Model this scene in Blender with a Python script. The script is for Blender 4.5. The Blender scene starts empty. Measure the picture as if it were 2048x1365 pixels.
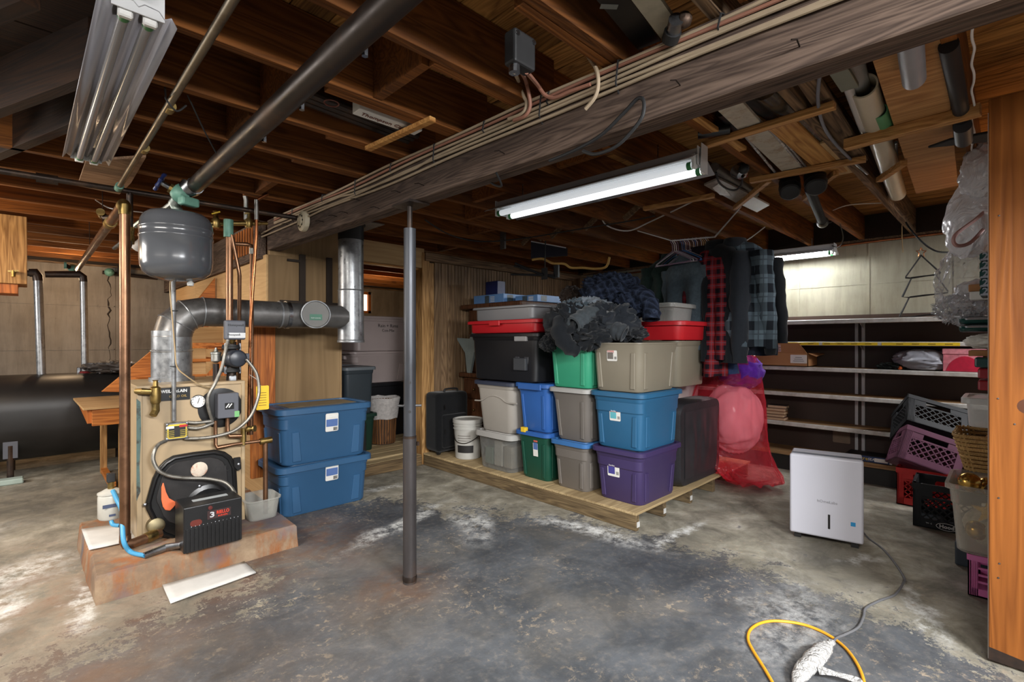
import bpy, bmesh, math, random
from mathutils import Vector, Matrix, noise
random.seed(7)
SC = bpy.context.scene
COL = SC.collection

# ---------------------------------------------------------------- camera
EYE = 1.338
YAW = math.radians(44.47)
FOC = 980.0                      # focal length in pixels of a 2048 px wide frame
cd = bpy.data.cameras.new('camera')
cd.sensor_width = 36.0
cd.lens = FOC / 2048 * 36.0
cd.clip_start = 0.05
cam = bpy.data.objects.new('camera', cd)
cam.location = (0, 0, EYE)
cam.rotation_euler = (math.pi / 2, 0, -YAW)
COL.objects.link(cam)
SC.camera = cam

# ---------------------------------------------------------------- world, lights, exposure
w = bpy.data.worlds.new('world'); SC.world = w; w.use_nodes = True
bg = w.node_tree.nodes['Background']
bg.inputs[0].default_value = (0.86, 0.93, 1.0, 1)
bg.inputs[1].default_value = 0.20
SC.view_settings.view_transform = 'Standard'
SC.view_settings.look = 'None'
SC.view_settings.exposure = 0.45
SC.view_settings.gamma = 1.0
SC.view_settings.use_curve_mapping = False
SC.cycles.max_bounces = 7
SC.cycles.diffuse_bounces = 4
SC.cycles.transparent_max_bounces = 12
SC.cycles.caustics_reflective = False
SC.cycles.caustics_refractive = False
SC.cycles.sample_clamp_indirect = 4.0

def area(name, loc, aim, sx, sy, power, color, spread=180, spec=0.35):
    l = bpy.data.lights.new(name, 'AREA'); l.shape = 'RECTANGLE'; l.size = sx; l.size_y = sy
    l.energy = power; l.color = color; l.specular_factor = spec; l.spread = math.radians(spread)
    o = bpy.data.objects.new(name, l); o.location = loc
    o.rotation_euler = (Vector(aim) - Vector(loc)).to_track_quat('-Z', 'Y').to_euler()
    COL.objects.link(o); return o
def bulb(name, loc, power, color, r=0.06):
    l = bpy.data.lights.new(name, 'POINT'); l.energy = power; l.color = color; l.shadow_soft_size = r
    o = bpy.data.objects.new(name, l); o.location = loc; COL.objects.link(o); return o
area('window_light_left', (-2.6, 5.4, 1.9), (1.0, 5.2, 0.2), 1.6, 0.9, 62, (1.0, 0.95, 0.90))
area('shop_light_behind', (1.1, -2.0, 2.3), (2.9, 1.3, 0.0), 1.4, 0.4, 120, (0.96, 0.98, 1.0), 120, 1.0)
area('fill_light_left', (-0.2, -0.7, 2.3), (0.9, 1.7, 0.0), 1.4, 0.4, 56, (1.0, 0.97, 0.93), 120)  # added fill for the left of the room, no fixture modelled
area('fill_light_stairs', (-1.3, 2.2, 2.3), (0.1, 3.5, 0.0), 1.4, 0.4, 40, (1.0, 0.94, 0.86), 120)  # added fill for the boiler side, no fixture modelled
area('fill_light_right', (4.6, -1.2, 2.3), (4.7, 0.8, 0.0), 1.4, 0.4, 32, (0.98, 0.98, 1.0), 120, 0.5)  # added fill to brighten the shelves and floor at the right
bulb('bulb_light_left', (-0.7, 5.0, 2.0), 16, (1.0, 0.74, 0.45))
bulb('bulb_light_stairs', (0.3, 7.6, 2.1), 16, (1.0, 0.70, 0.42))
bulb('point_light_far_room', (4.0, 6.9, 2.0), 16, (1.0, 0.72, 0.45))  # unseen warm point light in the far room

# ---------------------------------------------------------------- picture-to-room helpers (surveying)
FV = (math.sin(YAW), math.cos(YAW)); RV = (FV[1], -FV[0])
def ray(px, py):
    u = (px - 1024) / FOC
    return Vector((FV[0] + RV[0] * u, FV[1] + RV[1] * u, (682.5 - py) / FOC))
def pd(px, py, d):
    r = ray(px, py) * d; r.z += EYE; return r
def pz(px, py, z=0.0):
    r = ray(px, py); return pd(px, py, (z - EYE) / r.z)
def pX(px, py, X):
    return pd(px, py, X / ray(px, py).x)
def pY(px, py, Y):
    return pd(px, py, Y / ray(px, py).y)
def depth(x, y):
    return x * FV[0] + y * FV[1]

# ---------------------------------------------------------------- materials
MATS = {}
def _nt(name):
    m = bpy.data.materials.new(name); m.use_nodes = True
    nt = m.node_tree
    return m, nt, nt.nodes['Principled BSDF']
def lk(nt, a, b): nt.links.new(a, b)
def ramp(nt, fac, stops):
    r = nt.nodes.new('ShaderNodeValToRGB')
    e = r.color_ramp.elements
    while len(e) < len(stops): e.new(0.5)
    for i, (p, c) in enumerate(stops):
        e[i].position = p; e[i].color = (c[0], c[1], c[2], 1)
    lk(nt, fac, r.inputs[0]); return r.outputs[0]
def ntex(nt, vec, scale, detail=4.0, rough=0.55, dist=0.0):
    n = nt.nodes.new('ShaderNodeTexNoise')
    n.inputs['Scale'].default_value = scale; n.inputs['Detail'].default_value = detail
    n.inputs['Roughness'].default_value = rough; n.inputs['Distortion'].default_value = dist
    if vec is not None: lk(nt, vec, n.inputs['Vector'])
    return n.outputs['Fac']
def objco(nt, scale=(1, 1, 1), rot=(0, 0, 0), loc=(0, 0, 0)):
    t = nt.nodes.new('ShaderNodeTexCoord'); mp = nt.nodes.new('ShaderNodeMapping')
    mp.inputs['Scale'].default_value = scale; mp.inputs['Rotation'].default_value = rot; mp.inputs['Location'].default_value = loc
    lk(nt, t.outputs['Object'], mp.inputs['Vector']); return mp.outputs[0]
def math_(nt, op, a, b=None, clamp=False):
    n = nt.nodes.new('ShaderNodeMath'); n.operation = op; n.use_clamp = clamp
    for i, v in enumerate((a, b)):
        if v is None: continue
        if isinstance(v, (int, float)): n.inputs[i].default_value = v
        else: lk(nt, v, n.inputs[i])
    return n.outputs[0]
def mixc(nt, fac, a, b, mode='MIX'):
    n = nt.nodes.new('ShaderNodeMix'); n.data_type = 'RGBA'; n.blend_type = mode
    if isinstance(fac, (int, float)): n.inputs[0].default_value = fac
    else: lk(nt, fac, n.inputs[0])
    for i, v in ((6, a), (7, b)):
        if isinstance(v, tuple): n.inputs[i].default_value = (v[0], v[1], v[2], 1)
        else: lk(nt, v, n.inputs[i])
    return n.outputs[2]
def bump(nt, bs, h, strength=0.3, dist=0.01):
    b = nt.nodes.new('ShaderNodeBump'); b.inputs['Strength'].default_value = strength; b.inputs['Distance'].default_value = dist
    lk(nt, h, b.inputs['Height']); lk(nt, b.outputs[0], bs.inputs['Normal'])
def sh(c, k): return (c[0] * k, c[1] * k, c[2] * k)
def srgb(r, g, b):
    f = lambda v: (v / 255 / 12.92) if v / 255 < 0.04045 else ((v / 255 + 0.055) / 1.055) ** 2.4
    return (f(r), f(g), f(b))

def plain(name, col, rough=0.5, metal=0.0, var=0.12, scale=9.0, bmp=0.0, spec=0.5, coat=0.0):
    if name in MATS: return MATS[name]
    m, nt, bs = _nt(name)
    v = objco(nt)
    n = ntex(nt, v, scale, 5)
    c = ramp(nt, n, [(0.25, sh(col, 1 - var)), (0.75, sh(col, 1 + var))])
    lk(nt, c, bs.inputs['Base Color'])
    bs.inputs['Roughness'].default_value = rough; bs.inputs['Metallic'].default_value = metal
    bs.inputs['Specular IOR Level'].default_value = spec
    bs.inputs['Coat Weight'].default_value = coat
    if bmp: bump(nt, bs, ntex(nt, v, scale * 5, 4), bmp, 0.004)
    MATS[name] = m; return m

def wood(name, lo, hi, axis='X', rough=0.75, scale=1.0, knots=0.5, rnd=0.25, stain=None, bmp=0.25):
    """grain stretched along an axis, knots, a little tone change from piece to piece"""
    if name in MATS: return MATS[name]
    m, nt, bs = _nt(name)
    st = {'X': (0.06, 1, 1), 'Y': (1, 0.06, 1), 'Z': (1, 1, 0.06)}[axis]
    t = nt.nodes.new('ShaderNodeTexCoord'); oi = nt.nodes.new('ShaderNodeObjectInfo')
    add = nt.nodes.new('ShaderNodeVectorMath'); add.operation = 'MULTIPLY_ADD'
    cmb = nt.nodes.new('ShaderNodeCombineXYZ')
    for i in range(3): lk(nt, oi.outputs['Random'], cmb.inputs[i])
    lk(nt, cmb.outputs[0], add.inputs[0]); add.inputs[1].default_value = (17, 23, 31); lk(nt, t.outputs['Object'], add.inputs[2])
    mp = nt.nodes.new('ShaderNodeMapping'); mp.inputs['Scale'].default_value = tuple(s * scale for s in st)
    lk(nt, add.outputs[0], mp.inputs['Vector'])
    n1 = ntex(nt, mp.outputs[0], 9, 3, 0.5, 0.6)
    wv = math_(nt, 'FRACT', math_(nt, 'MULTIPLY', n1, 14.0))
    tri = math_(nt, 'ABSOLUTE', math_(nt, 'SUBTRACT', wv, 0.5))
    n2 = ntex(nt, mp.outputs[0], 60, 3, 0.7)
    g = math_(nt, 'ADD', math_(nt, 'MULTIPLY', tri, 0.8), math_(nt, 'MULTIPLY', n2, 0.6))
    c = ramp(nt, g, [(0.2, lo), (0.75, hi)])
    if knots:
        mk = nt.nodes.new('ShaderNodeMapping'); mk.inputs['Scale'].default_value = tuple(0.35 + 0.65 * (s == 1) for s in st)
        lk(nt, add.outputs[0], mk.inputs['Vector'])
        vo = nt.nodes.new('ShaderNodeTexVoronoi'); vo.inputs['Scale'].default_value = 3.4
        lk(nt, mk.outputs[0], vo.inputs['Vector'])
        k = ramp(nt, vo.outputs['Distance'], [(0.045, (1, 1, 1)), (0.085, (0, 0, 0))])
        c = mixc(nt, math_(nt, 'MULTIPLY', k, knots), c, sh(lo, 0.35))
    if stain:
        s = ntex(nt, mp.outputs[0], 3.0, 5, 0.65)
        c = mixc(nt, ramp(nt, s, [(0.48, (0, 0, 0)), (0.72, (0.8, 0.8, 0.8))]), c, stain)
    if rnd:
        br = math_(nt, 'ADD', math_(nt, 'MULTIPLY', oi.outputs['Random'], rnd * 2), 1 - rnd)
        mm = nt.nodes.new('ShaderNodeVectorMath'); mm.operation = 'SCALE'
        lk(nt, c, mm.inputs[0]); lk(nt, br, mm.inputs['Scale']); c = mm.outputs[0]
    lk(nt, c, bs.inputs['Base Color'])
    bs.inputs['Roughness'].default_value = rough; bs.inputs['Specular IOR Level'].default_value = 0.3
    if bmp: bump(nt, bs, g, bmp, 0.004)
    MATS[name] = m; return m

def metal(name, col, rough=0.35, spots=None, scale=14.0, amt=0.5, met=1.0, stretch=(1, 1, 1)):
    if name in MATS: return MATS[name]
    m, nt, bs = _nt(name)
    v = objco(nt, stretch)
    n = ntex(nt, v, scale, 6, 0.65)
    c = ramp(nt, n, [(0.3, sh(col, 0.75)), (0.7, sh(col, 1.12))])
    if spots:
        n3 = ntex(nt, v, scale * 0.6, 6, 0.7)
        c = mixc(nt, math_(nt, 'MULTIPLY', ramp(nt, n3, [(0.5, (0, 0, 0)), (0.62, (1, 1, 1))]), amt), c, spots)
    lk(nt, c, bs.inputs['Base Color'])
    bs.inputs['Metallic'].default_value = met
    lk(nt, ramp(nt, n, [(0.3, (rough * .7,) * 3), (0.7, (min(1, rough * 1.4),) * 3)]), bs.inputs['Roughness'])
    MATS[name] = m; return m

def glow(name, col, strength):
    if name in MATS: return MATS[name]
    m, nt, bs = _nt(name)
    bs.inputs['Base Color'].default_value = (*col, 1)
    bs.inputs['Emission Color'].default_value = (*col, 1); bs.inputs['Emission Strength'].default_value = strength
    MATS[name] = m; return m

def film(name, col, alpha=0.35, rough=0.12, bmp=0.4, scale=14, tint=None):
    """thin translucent plastic: part see-through, part glossy, part milky"""
    if name in MATS: return MATS[name]
    m, nt, bs = _nt(name)
    out = nt.nodes['Material Output']
    tr = nt.nodes.new('ShaderNodeBsdfTransparent'); tr.inputs[0].default_value = (*(tint or [c ** 0.5 for c in col]), 1)
    mx = nt.nodes.new('ShaderNodeMixShader'); mx.inputs[0].default_value = alpha
    lw = nt.nodes.new('ShaderNodeLayerWeight'); lw.inputs[0].default_value = 0.35
    mr = nt.nodes.new('ShaderNodeMapRange'); mr.inputs['To Min'].default_value = alpha * 0.8; mr.inputs['To Max'].default_value = min(1.0, alpha * 2.6)
    lk(nt, lw.outputs['Facing'], mr.inputs['Value']); lk(nt, mr.outputs[0], mx.inputs[0])
    bs.inputs['Base Color'].default_value = (*col, 1); bs.inputs['Roughness'].default_value = rough
    bs.inputs['Specular IOR Level'].default_value = 0.8
    v = objco(nt)
    if bmp: bump(nt, bs, ntex(nt, v, scale, 3, 0.5, 1.6), bmp, 0.06)
    lk(nt, tr.outputs[0], mx.inputs[1]); lk(nt, bs.outputs[0], mx.inputs[2]); lk(nt, mx.outputs[0], out.inputs[0])
    MATS[name] = m; return m

def cloth(name, col, rough=0.95, var=0.25, scale=30):
    if name in MATS: return MATS[name]
    m, nt, bs = _nt(name)
    v = objco(nt)
    c = ramp(nt, ntex(nt, v, scale, 5, 0.7), [(0.3, sh(col, 1 - var)), (0.7, sh(col, 1 + var))])
    lk(nt, c, bs.inputs['Base Color']); bs.inputs['Roughness'].default_value = rough
    bs.inputs['Sheen Weight'].default_value = 0.15; bs.inputs['Specular IOR Level'].default_value = 0.2
    bump(nt, bs, ntex(nt, v, 120, 3), 0.25, 0.002)
    MATS[name] = m; return m

def plaid(name, base, c2, line, size=0.09):
    if name in MATS: return MATS[name]
    m, nt, bs = _nt(name)
    t = nt.nodes.new('ShaderNodeTexCoord')
    sp = nt.nodes.new('ShaderNodeSeparateXYZ'); lk(nt, t.outputs['UV'], sp.inputs[0])
    def stripe(src, period, width, off=0.0):
        fr = math_(nt, 'FRACT', math_(nt, 'ADD', math_(nt, 'DIVIDE', src, period), off))
        return math_(nt, 'LESS_THAN', fr, width)
    a = stripe(sp.outputs[0], size, 0.5); b = stripe(sp.outputs[1], size, 0.5)
    f = math_(nt, 'MULTIPLY', math_(nt, 'ADD', a, b), 0.5)
    c = mixc(nt, f, base, c2)
    l1 = stripe(sp.outputs[0], size, 0.07, 0.25); l2 = stripe(sp.outputs[1], size, 0.07, 0.25)
    c = mixc(nt, math_(nt, 'MULTIPLY', math_(nt, 'MAXIMUM', l1, l2), 0.75), c, line)
    lk(nt, c, bs.inputs['Base Color']); bs.inputs['Roughness'].default_value = 0.95; bs.inputs['Specular IOR Level'].default_value = 0.15
    MATS[name] = m; return m

# ---------------------------------------------------------------- mesh builder
def wm(o):
    m = o.matrix_basis.copy()
    while o.parent is not None:
        o = o.parent; m = o.matrix_basis @ m
    return m

class MB:
    """collects shapes given in room coordinates; build() links them as ONE mesh object"""
    def __init__(s): s.v = []; s.f = []; s.uv = {}
    def add(s, vs, fs):
        n = len(s.v); s.v += [Vector(p) for p in vs]; s.f += [tuple(i + n for i in q) for q in fs]; return s
    def box(s, a, b):
        x0, y0, z0 = a; x1, y1, z1 = b
        x0, x1 = min(x0, x1), max(x0, x1); y0, y1 = min(y0, y1), max(y0, y1); z0, z1 = min(z0, z1), max(z0, z1)
        return s.add([(x0, y0, z0), (x1, y0, z0), (x1, y1, z0), (x0, y1, z0), (x0, y0, z1), (x1, y0, z1), (x1, y1, z1), (x0, y1, z1)],
                     [(0, 3, 2, 1), (4, 5, 6, 7), (0, 1, 5, 4), (1, 2, 6, 5), (2, 3, 7, 6), (3, 0, 4, 7)])
    def obox(s, c, size, M):
        """oriented box: centre, size, 3x3 frame"""
        h = [k / 2 for k in size]; c = Vector(c)
        vs = [c + M @ Vector((sx * h[0], sy * h[1], sz * h[2])) for sz in (-1, 1) for sx, sy in ((-1, -1), (1, -1), (1, 1), (-1, 1))]
        return s.add(vs, [(0, 3, 2, 1), (4, 5, 6, 7), (0, 1, 5, 4), (1, 2, 6, 5), (2, 3, 7, 6), (3, 0, 4, 7)])
    def bar(s, a, b, w, h, up=(0, 0, 1)):
        """a stick from a to b, w across, h along 'up'"""
        a = Vector(a); b = Vector(b); d = (b - a); L = d.length; x = d.normalized()
        y = Vector(up).cross(x).normalized(); z = x.cross(y)
        return s.obox((a + b) / 2, (L, w, h), Matrix((x, y, z)).transposed())
    def rings(s, rs, caps=True, closed=True):
        n = len(rs[0]); base = len(s.v)
        for r in rs: s.v += [Vector(p) for p in r]
        for i in range(len(rs) - 1):
            for j in range(n if closed else n - 1):
                k = (j + 1) % n
                s.f.append((base + i * n + j, base + i * n + k, base + (i + 1) * n + k, base + (i + 1) * n + j))
        if caps:
            s.f.append(tuple(base + j for j in reversed(range(n))))
            s.f.append(tuple(base + (len(rs) - 1) * n + j for j in range(n)))
        return s
    def tube(s, pts, r, seg=10, caps=True, smooth=0):
        pts = [Vector(p) for p in pts]
        if smooth: pts = spline(pts, smooth)
        rr = r if isinstance(r, (list, tuple)) else None
        rs = []; prev = None
        for i, p in enumerate(pts):
            a = pts[max(i - 1, 0)]; b = pts[min(i + 1, len(pts) - 1)]
            t = (b - a)
            if t.length < 1e-9: t = Vector((0, 0, 1))
            t.normalize()
            if prev is None:
                u = t.cross(Vector((0, 0, 1)))
                if u.length < 1e-3: u = t.cross(Vector((1, 0, 0)))
            else:
                u = prev - t * prev.dot(t)
                if u.length < 1e-4: u = t.cross(Vector((1, 0, 0)))
            u.normalize(); prev = u; v = t.cross(u)
            q = (rr[min(len(rr) - 1, int(i * len(rr) / len(pts)))] if rr else r)
            if 0 < i < len(pts) - 1:
                ca = (pts[i] - pts[i - 1]).normalized().dot((pts[i + 1] - pts[i]).normalized())
                q = q / max(0.6, math.sqrt(max(0.05, (1 + ca) / 2)))
            rs.append([p + (u * math.cos(2 * math.pi * k / seg) + v * math.sin(2 * math.pi * k / seg)) * q for k in range(seg)])
        return s.rings(rs, caps)
    def lathe(s, prof, o, ax=(0, 0, 1), seg=24, caps=True):
        """profile of (radius, distance along axis) turned about an axis through o"""
        o = Vector(o); ax = Vector(ax).normalized()
        u = ax.cross(Vector((0, 0, 1)))
        if u.length < 1e-3: u = Vector((1, 0, 0))
        u.normalize(); v = ax.cross(u)
        rs = [[o + ax * h + (u * math.cos(2 * math.pi * k / seg) + v * math.sin(2 * math.pi * k / seg)) * max(r, 1e-4) for k in range(seg)] for r, h in prof]
        return s.rings(rs, caps)
    def prism(s, pts, vec):
        vec = Vector(vec); n = len(pts)
        a = [Vector(p) for p in pts]; b = [p + vec for p in a]
        return s.add(a + b, [tuple(reversed(range(n))), tuple(range(n, 2 * n))] + [(i, (i + 1) % n, n + (i + 1) % n, n + i) for i in range(n)])
    def grid(s, fn, nu, nv, uv=None):
        base = len(s.v)
        for j in range(nv + 1):
            for i in range(nu + 1):
                s.v.append(Vector(fn(i / nu, j / nv)))
        for j in range(nv):
            for i in range(nu):
                a = base + j * (nu + 1) + i
                s.f.append((a, a + 1, a + nu + 2, a + nu + 1))
        return s
    def ball(s, c, r, nu=14, nv=9, amp=0.0, freq=3.0, seed=0.0, sc=(1, 1, 1)):
        c = Vector(c); rs = []
        for j in range(nv + 1):
            th = math.pi * (0.02 + 0.96 * j / nv); ring = []
            for i in range(nu):
                ph = 2 * math.pi * i / nu
                d = Vector((math.sin(th) * math.cos(ph), math.sin(th) * math.sin(ph), -math.cos(th)))
                k = 1 + amp * noise.noise(d * freq + Vector((seed, seed * 1.7, 0)))
                ring.append(c + Vector((d.x * sc[0], d.y * sc[1], d.z * sc[2])) * r * k)
            rs.append(ring)
        return s.rings(rs)
    def build(s, name, mat, parent=None, smooth=35, bevel=0.0, seg=1, recalc=True, solid=0.0, subd=0):
        me = bpy.data.meshes.new(name)
        if parent is not None:
            inv = wm(parent).inverted(); vs = [inv @ p for p in s.v]
        else: vs = s.v
        me.from_pydata([tuple(p) for p in vs], [], s.f)
        if recalc:
            bm = bmesh.new(); bm.from_mesh(me); bmesh.ops.recalc_face_normals(bm, faces=bm.faces); bm.to_mesh(me); bm.free()
        me.materials.append(mat)
        o = bpy.data.objects.new(name, me); COL.objects.link(o)
        if parent is not None: o.parent = parent
        if smooth:
            for p in me.polygons: p.use_smooth = True
            me.set_sharp_from_angle(angle=math.radians(smooth))
        if solid:
            md = o.modifiers.new('thickness', 'SOLIDIFY'); md.thickness = solid; md.offset = 0
        if subd:
            md = o.modifiers.new('subdivision', 'SUBSURF'); md.levels = subd; md.render_levels = subd
        if bevel:
            md = o.modifiers.new('bevel', 'BEVEL'); md.width = bevel; md.segments = seg; md.limit_method = 'ANGLE'; md.angle_limit = math.radians(40)
        return o
    def build_at(s, name, mat, loc, **k):
        """like build(), for a thing that is one mesh, with its origin at loc"""
        loc = Vector(loc); s.v = [p - loc for p in s.v]
        o = s.build(name, mat, None, **k); o.location = loc; return o

def spline(pts, n):
    out = []
    P = [pts[0]] + list(pts) + [pts[-1]]
    for i in range(1, len(P) - 2):
        p0, p1, p2, p3 = P[i - 1], P[i], P[i + 1], P[i + 2]
        for k in range(n):
            t = k / n
            out.append(0.5 * ((2 * p1) + (p2 - p0) * t + (2 * p0 - 5 * p1 + 4 * p2 - p3) * t * t + (3 * p1 - p0 - 3 * p2 + p3) * t ** 3))
    out.append(pts[-1].copy()); return out
def rrect(cx, cy, w, d, r, z, n=4):
    """rounded rectangle ring"""
    r = min(r, w / 2 - 1e-4, d / 2 - 1e-4); out = []
    for qx, qy, a0 in ((1, 1, 0), (-1, 1, 90), (-1, -1, 180), (1, -1, 270)):
        for k in range(n + 1):
            a = math.radians(a0 + 90 * k / n)
            out.append(Vector((cx + qx * (w / 2 - r) + r * math.cos(a), cy + qy * (d / 2 - r) + r * math.sin(a), z)))
    return out
def rotz(pts, c, a):
    c = Vector(c); M = Matrix.Rotation(a, 3, 'Z'); return [c + M @ (Vector(p) - c) for p in pts]

# ---------------------------------------------------------------- tagging
def thing(name, label, cat, loc=(0, 0, 0), rz=0.0, group=None):
    o = bpy.data.objects.new(name, None); o.empty_display_size = 0.1
    o.location = loc; o.rotation_euler = (0, 0, rz); COL.objects.link(o)
    o['label'] = label; o['category'] = cat
    if group: o['group'] = group
    return o
def tag(o, label, cat, group=None, kind=None):
    o['label'] = label; o['category'] = cat
    if group: o['group'] = group
    if kind: o['kind'] = kind
    return o
def struct(o): o['kind'] = 'structure'; return o
def copy_tree(o, parent=None):
    c = o.copy(); COL.objects.link(c)
    if parent is not None: c.parent = parent
    for ch in list(o.children): copy_tree(ch, c)
    return c
DG = None
def text(body, size, org, xd, yd, mat, parent, name='lettering', ext=0.0008, align='CENTER', bold=0.0, squash=1.0):
    """flat lettering laid on a surface: origin, reading direction, up direction"""
    cu = bpy.data.curves.new('txt', 'FONT'); cu.body = body; cu.size = size; cu.align_x = align; cu.align_y = 'CENTER'
    cu.extrude = ext; cu.offset = bold; cu.resolution_u = 2
    tmp = bpy.data.objects.new('txt', cu); COL.objects.link(tmp)
    dg = bpy.context.evaluated_depsgraph_get(); dg.update()
    me = bpy.data.meshes.new_from_object(tmp.evaluated_get(dg)); me.name = name
    bpy.data.objects.remove(tmp); bpy.data.curves.remove(cu)
    x = Vector(xd).normalized(); y = Vector(yd).normalized(); z = x.cross(y)
    M = Matrix((x * squash, y, z)).transposed().to_4x4(); M.translation = Vector(org) + z * (ext + 0.0006)
    me.transform(wm(parent).inverted() @ M if parent is not None else M)
    me.materials.clear(); me.materials.append(mat)
    o = bpy.data.objects.new(name, me); COL.objects.link(o)
    if parent is not None: o.parent = parent
    return o
def sticker(name, org, xd, yd, w, h, mat, parent, t=0.0012, r=0.0):
    x = Vector(xd).normalized(); y = Vector(yd).normalized(); z = x.cross(y); M = Matrix((x, y, z)).transposed()
    m = MB()
    ring = rrect(0, 0, w, h, r or min(w, h) * 0.06, 0, 3)
    m.prism([Vector(org) + M @ p for p in ring], z * t)
    return m.build(name, mat, parent, smooth=0)
X, Y, Z = Vector((1, 0, 0)), Vector((0, 1, 0)), Vector((0, 0, 1))
# ================================================================ STRUCTURE
JZ = 2.35            # underside of the joists
SUBZ = 2.588         # underside of the subfloor boards
WX = 5.92            # inner face of the wall behind the shelves
WY = 8.5             # inner face of the wall behind the oil tank
PY = 4.49            # beadboard partition
# --- materials
M_joist = wood('old_joist_wood', srgb(84, 48, 18), srgb(138, 84, 36), 'X', 0.8, 0.8, 0.6, 0.2, srgb(58, 32, 12))
M_joist_grey = wood('grey_joist_wood', srgb(58, 44, 34), srgb(140, 112, 84), 'X', 0.85, 1.0, 0.6, 0.2)
M_sub = wood('subfloor_wood', srgb(106, 70, 34), srgb(190, 138, 76), 'Y', 0.8, 1.0, 0.8, 0.25, srgb(70, 40, 18))
M_beam = wood('beam_wood', srgb(56, 44, 38), srgb(112, 94, 82), 'Y', 0.85, 1.3, 0.2, 0.1, srgb(36, 28, 26), bmp=0.5)
M_pine_X = wood('pine_x', srgb(150, 96, 44), srgb(214, 162, 96), 'X', 0.6, 1.0, 0.5, 0.12)
M_pine_Y = wood('pine_y', srgb(140, 92, 46), srgb(206, 156, 98), 'Y', 0.65, 1.0, 0.5, 0.15)
M_pine_Z = wood('pine_z', srgb(128, 90, 50), srgb(196, 152, 98), 'Z', 0.65, 1.0, 0.7, 0.12)
M_bead = wood('beadboard_wood', srgb(92, 70, 50), srgb(146, 118, 88), 'Z', 0.6, 0.8, 0.15, 0.14)
M_ply = wood('plywood_x', srgb(180, 146, 102), srgb(200, 168, 122), 'X', 0.7, 0.5, 0.25, 0.08, srgb(150, 112, 66))
M_ply_Y = wood('plywood_y', srgb(186, 150, 104), srgb(202, 166, 118), 'Y', 0.7, 0.5, 0.2, 0.08)
M_ply_Z = wood('plywood_tan', srgb(140, 114, 80), srgb(158, 130, 94), 'Z', 0.75, 0.35, 0.0, 0.05, srgb(98, 76, 50))
M_orange = wood('orange_wood', srgb(128, 66, 22), srgb(196, 116, 52), 'Z', 0.5, 0.8, 0.4, 0.1)
M_orange_X = wood('orange_wood_x', srgb(140, 76, 28), srgb(206, 130, 62), 'X', 0.5, 0.8, 0.3, 0.1)
M_dark_shaded = wood('dark_shaded_wood', srgb(28, 16, 8), srgb(54, 32, 16), 'X', 0.85, 1.0, 0.4, 0.1)  # dark header wood, also holds the stair bay's shade in its colour
M_dark = plain('dark_brown_wood', srgb(46, 36, 28), 0.85, 0, 0.3, 6)  # plain dark brown for backing, rim and strap pieces

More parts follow.
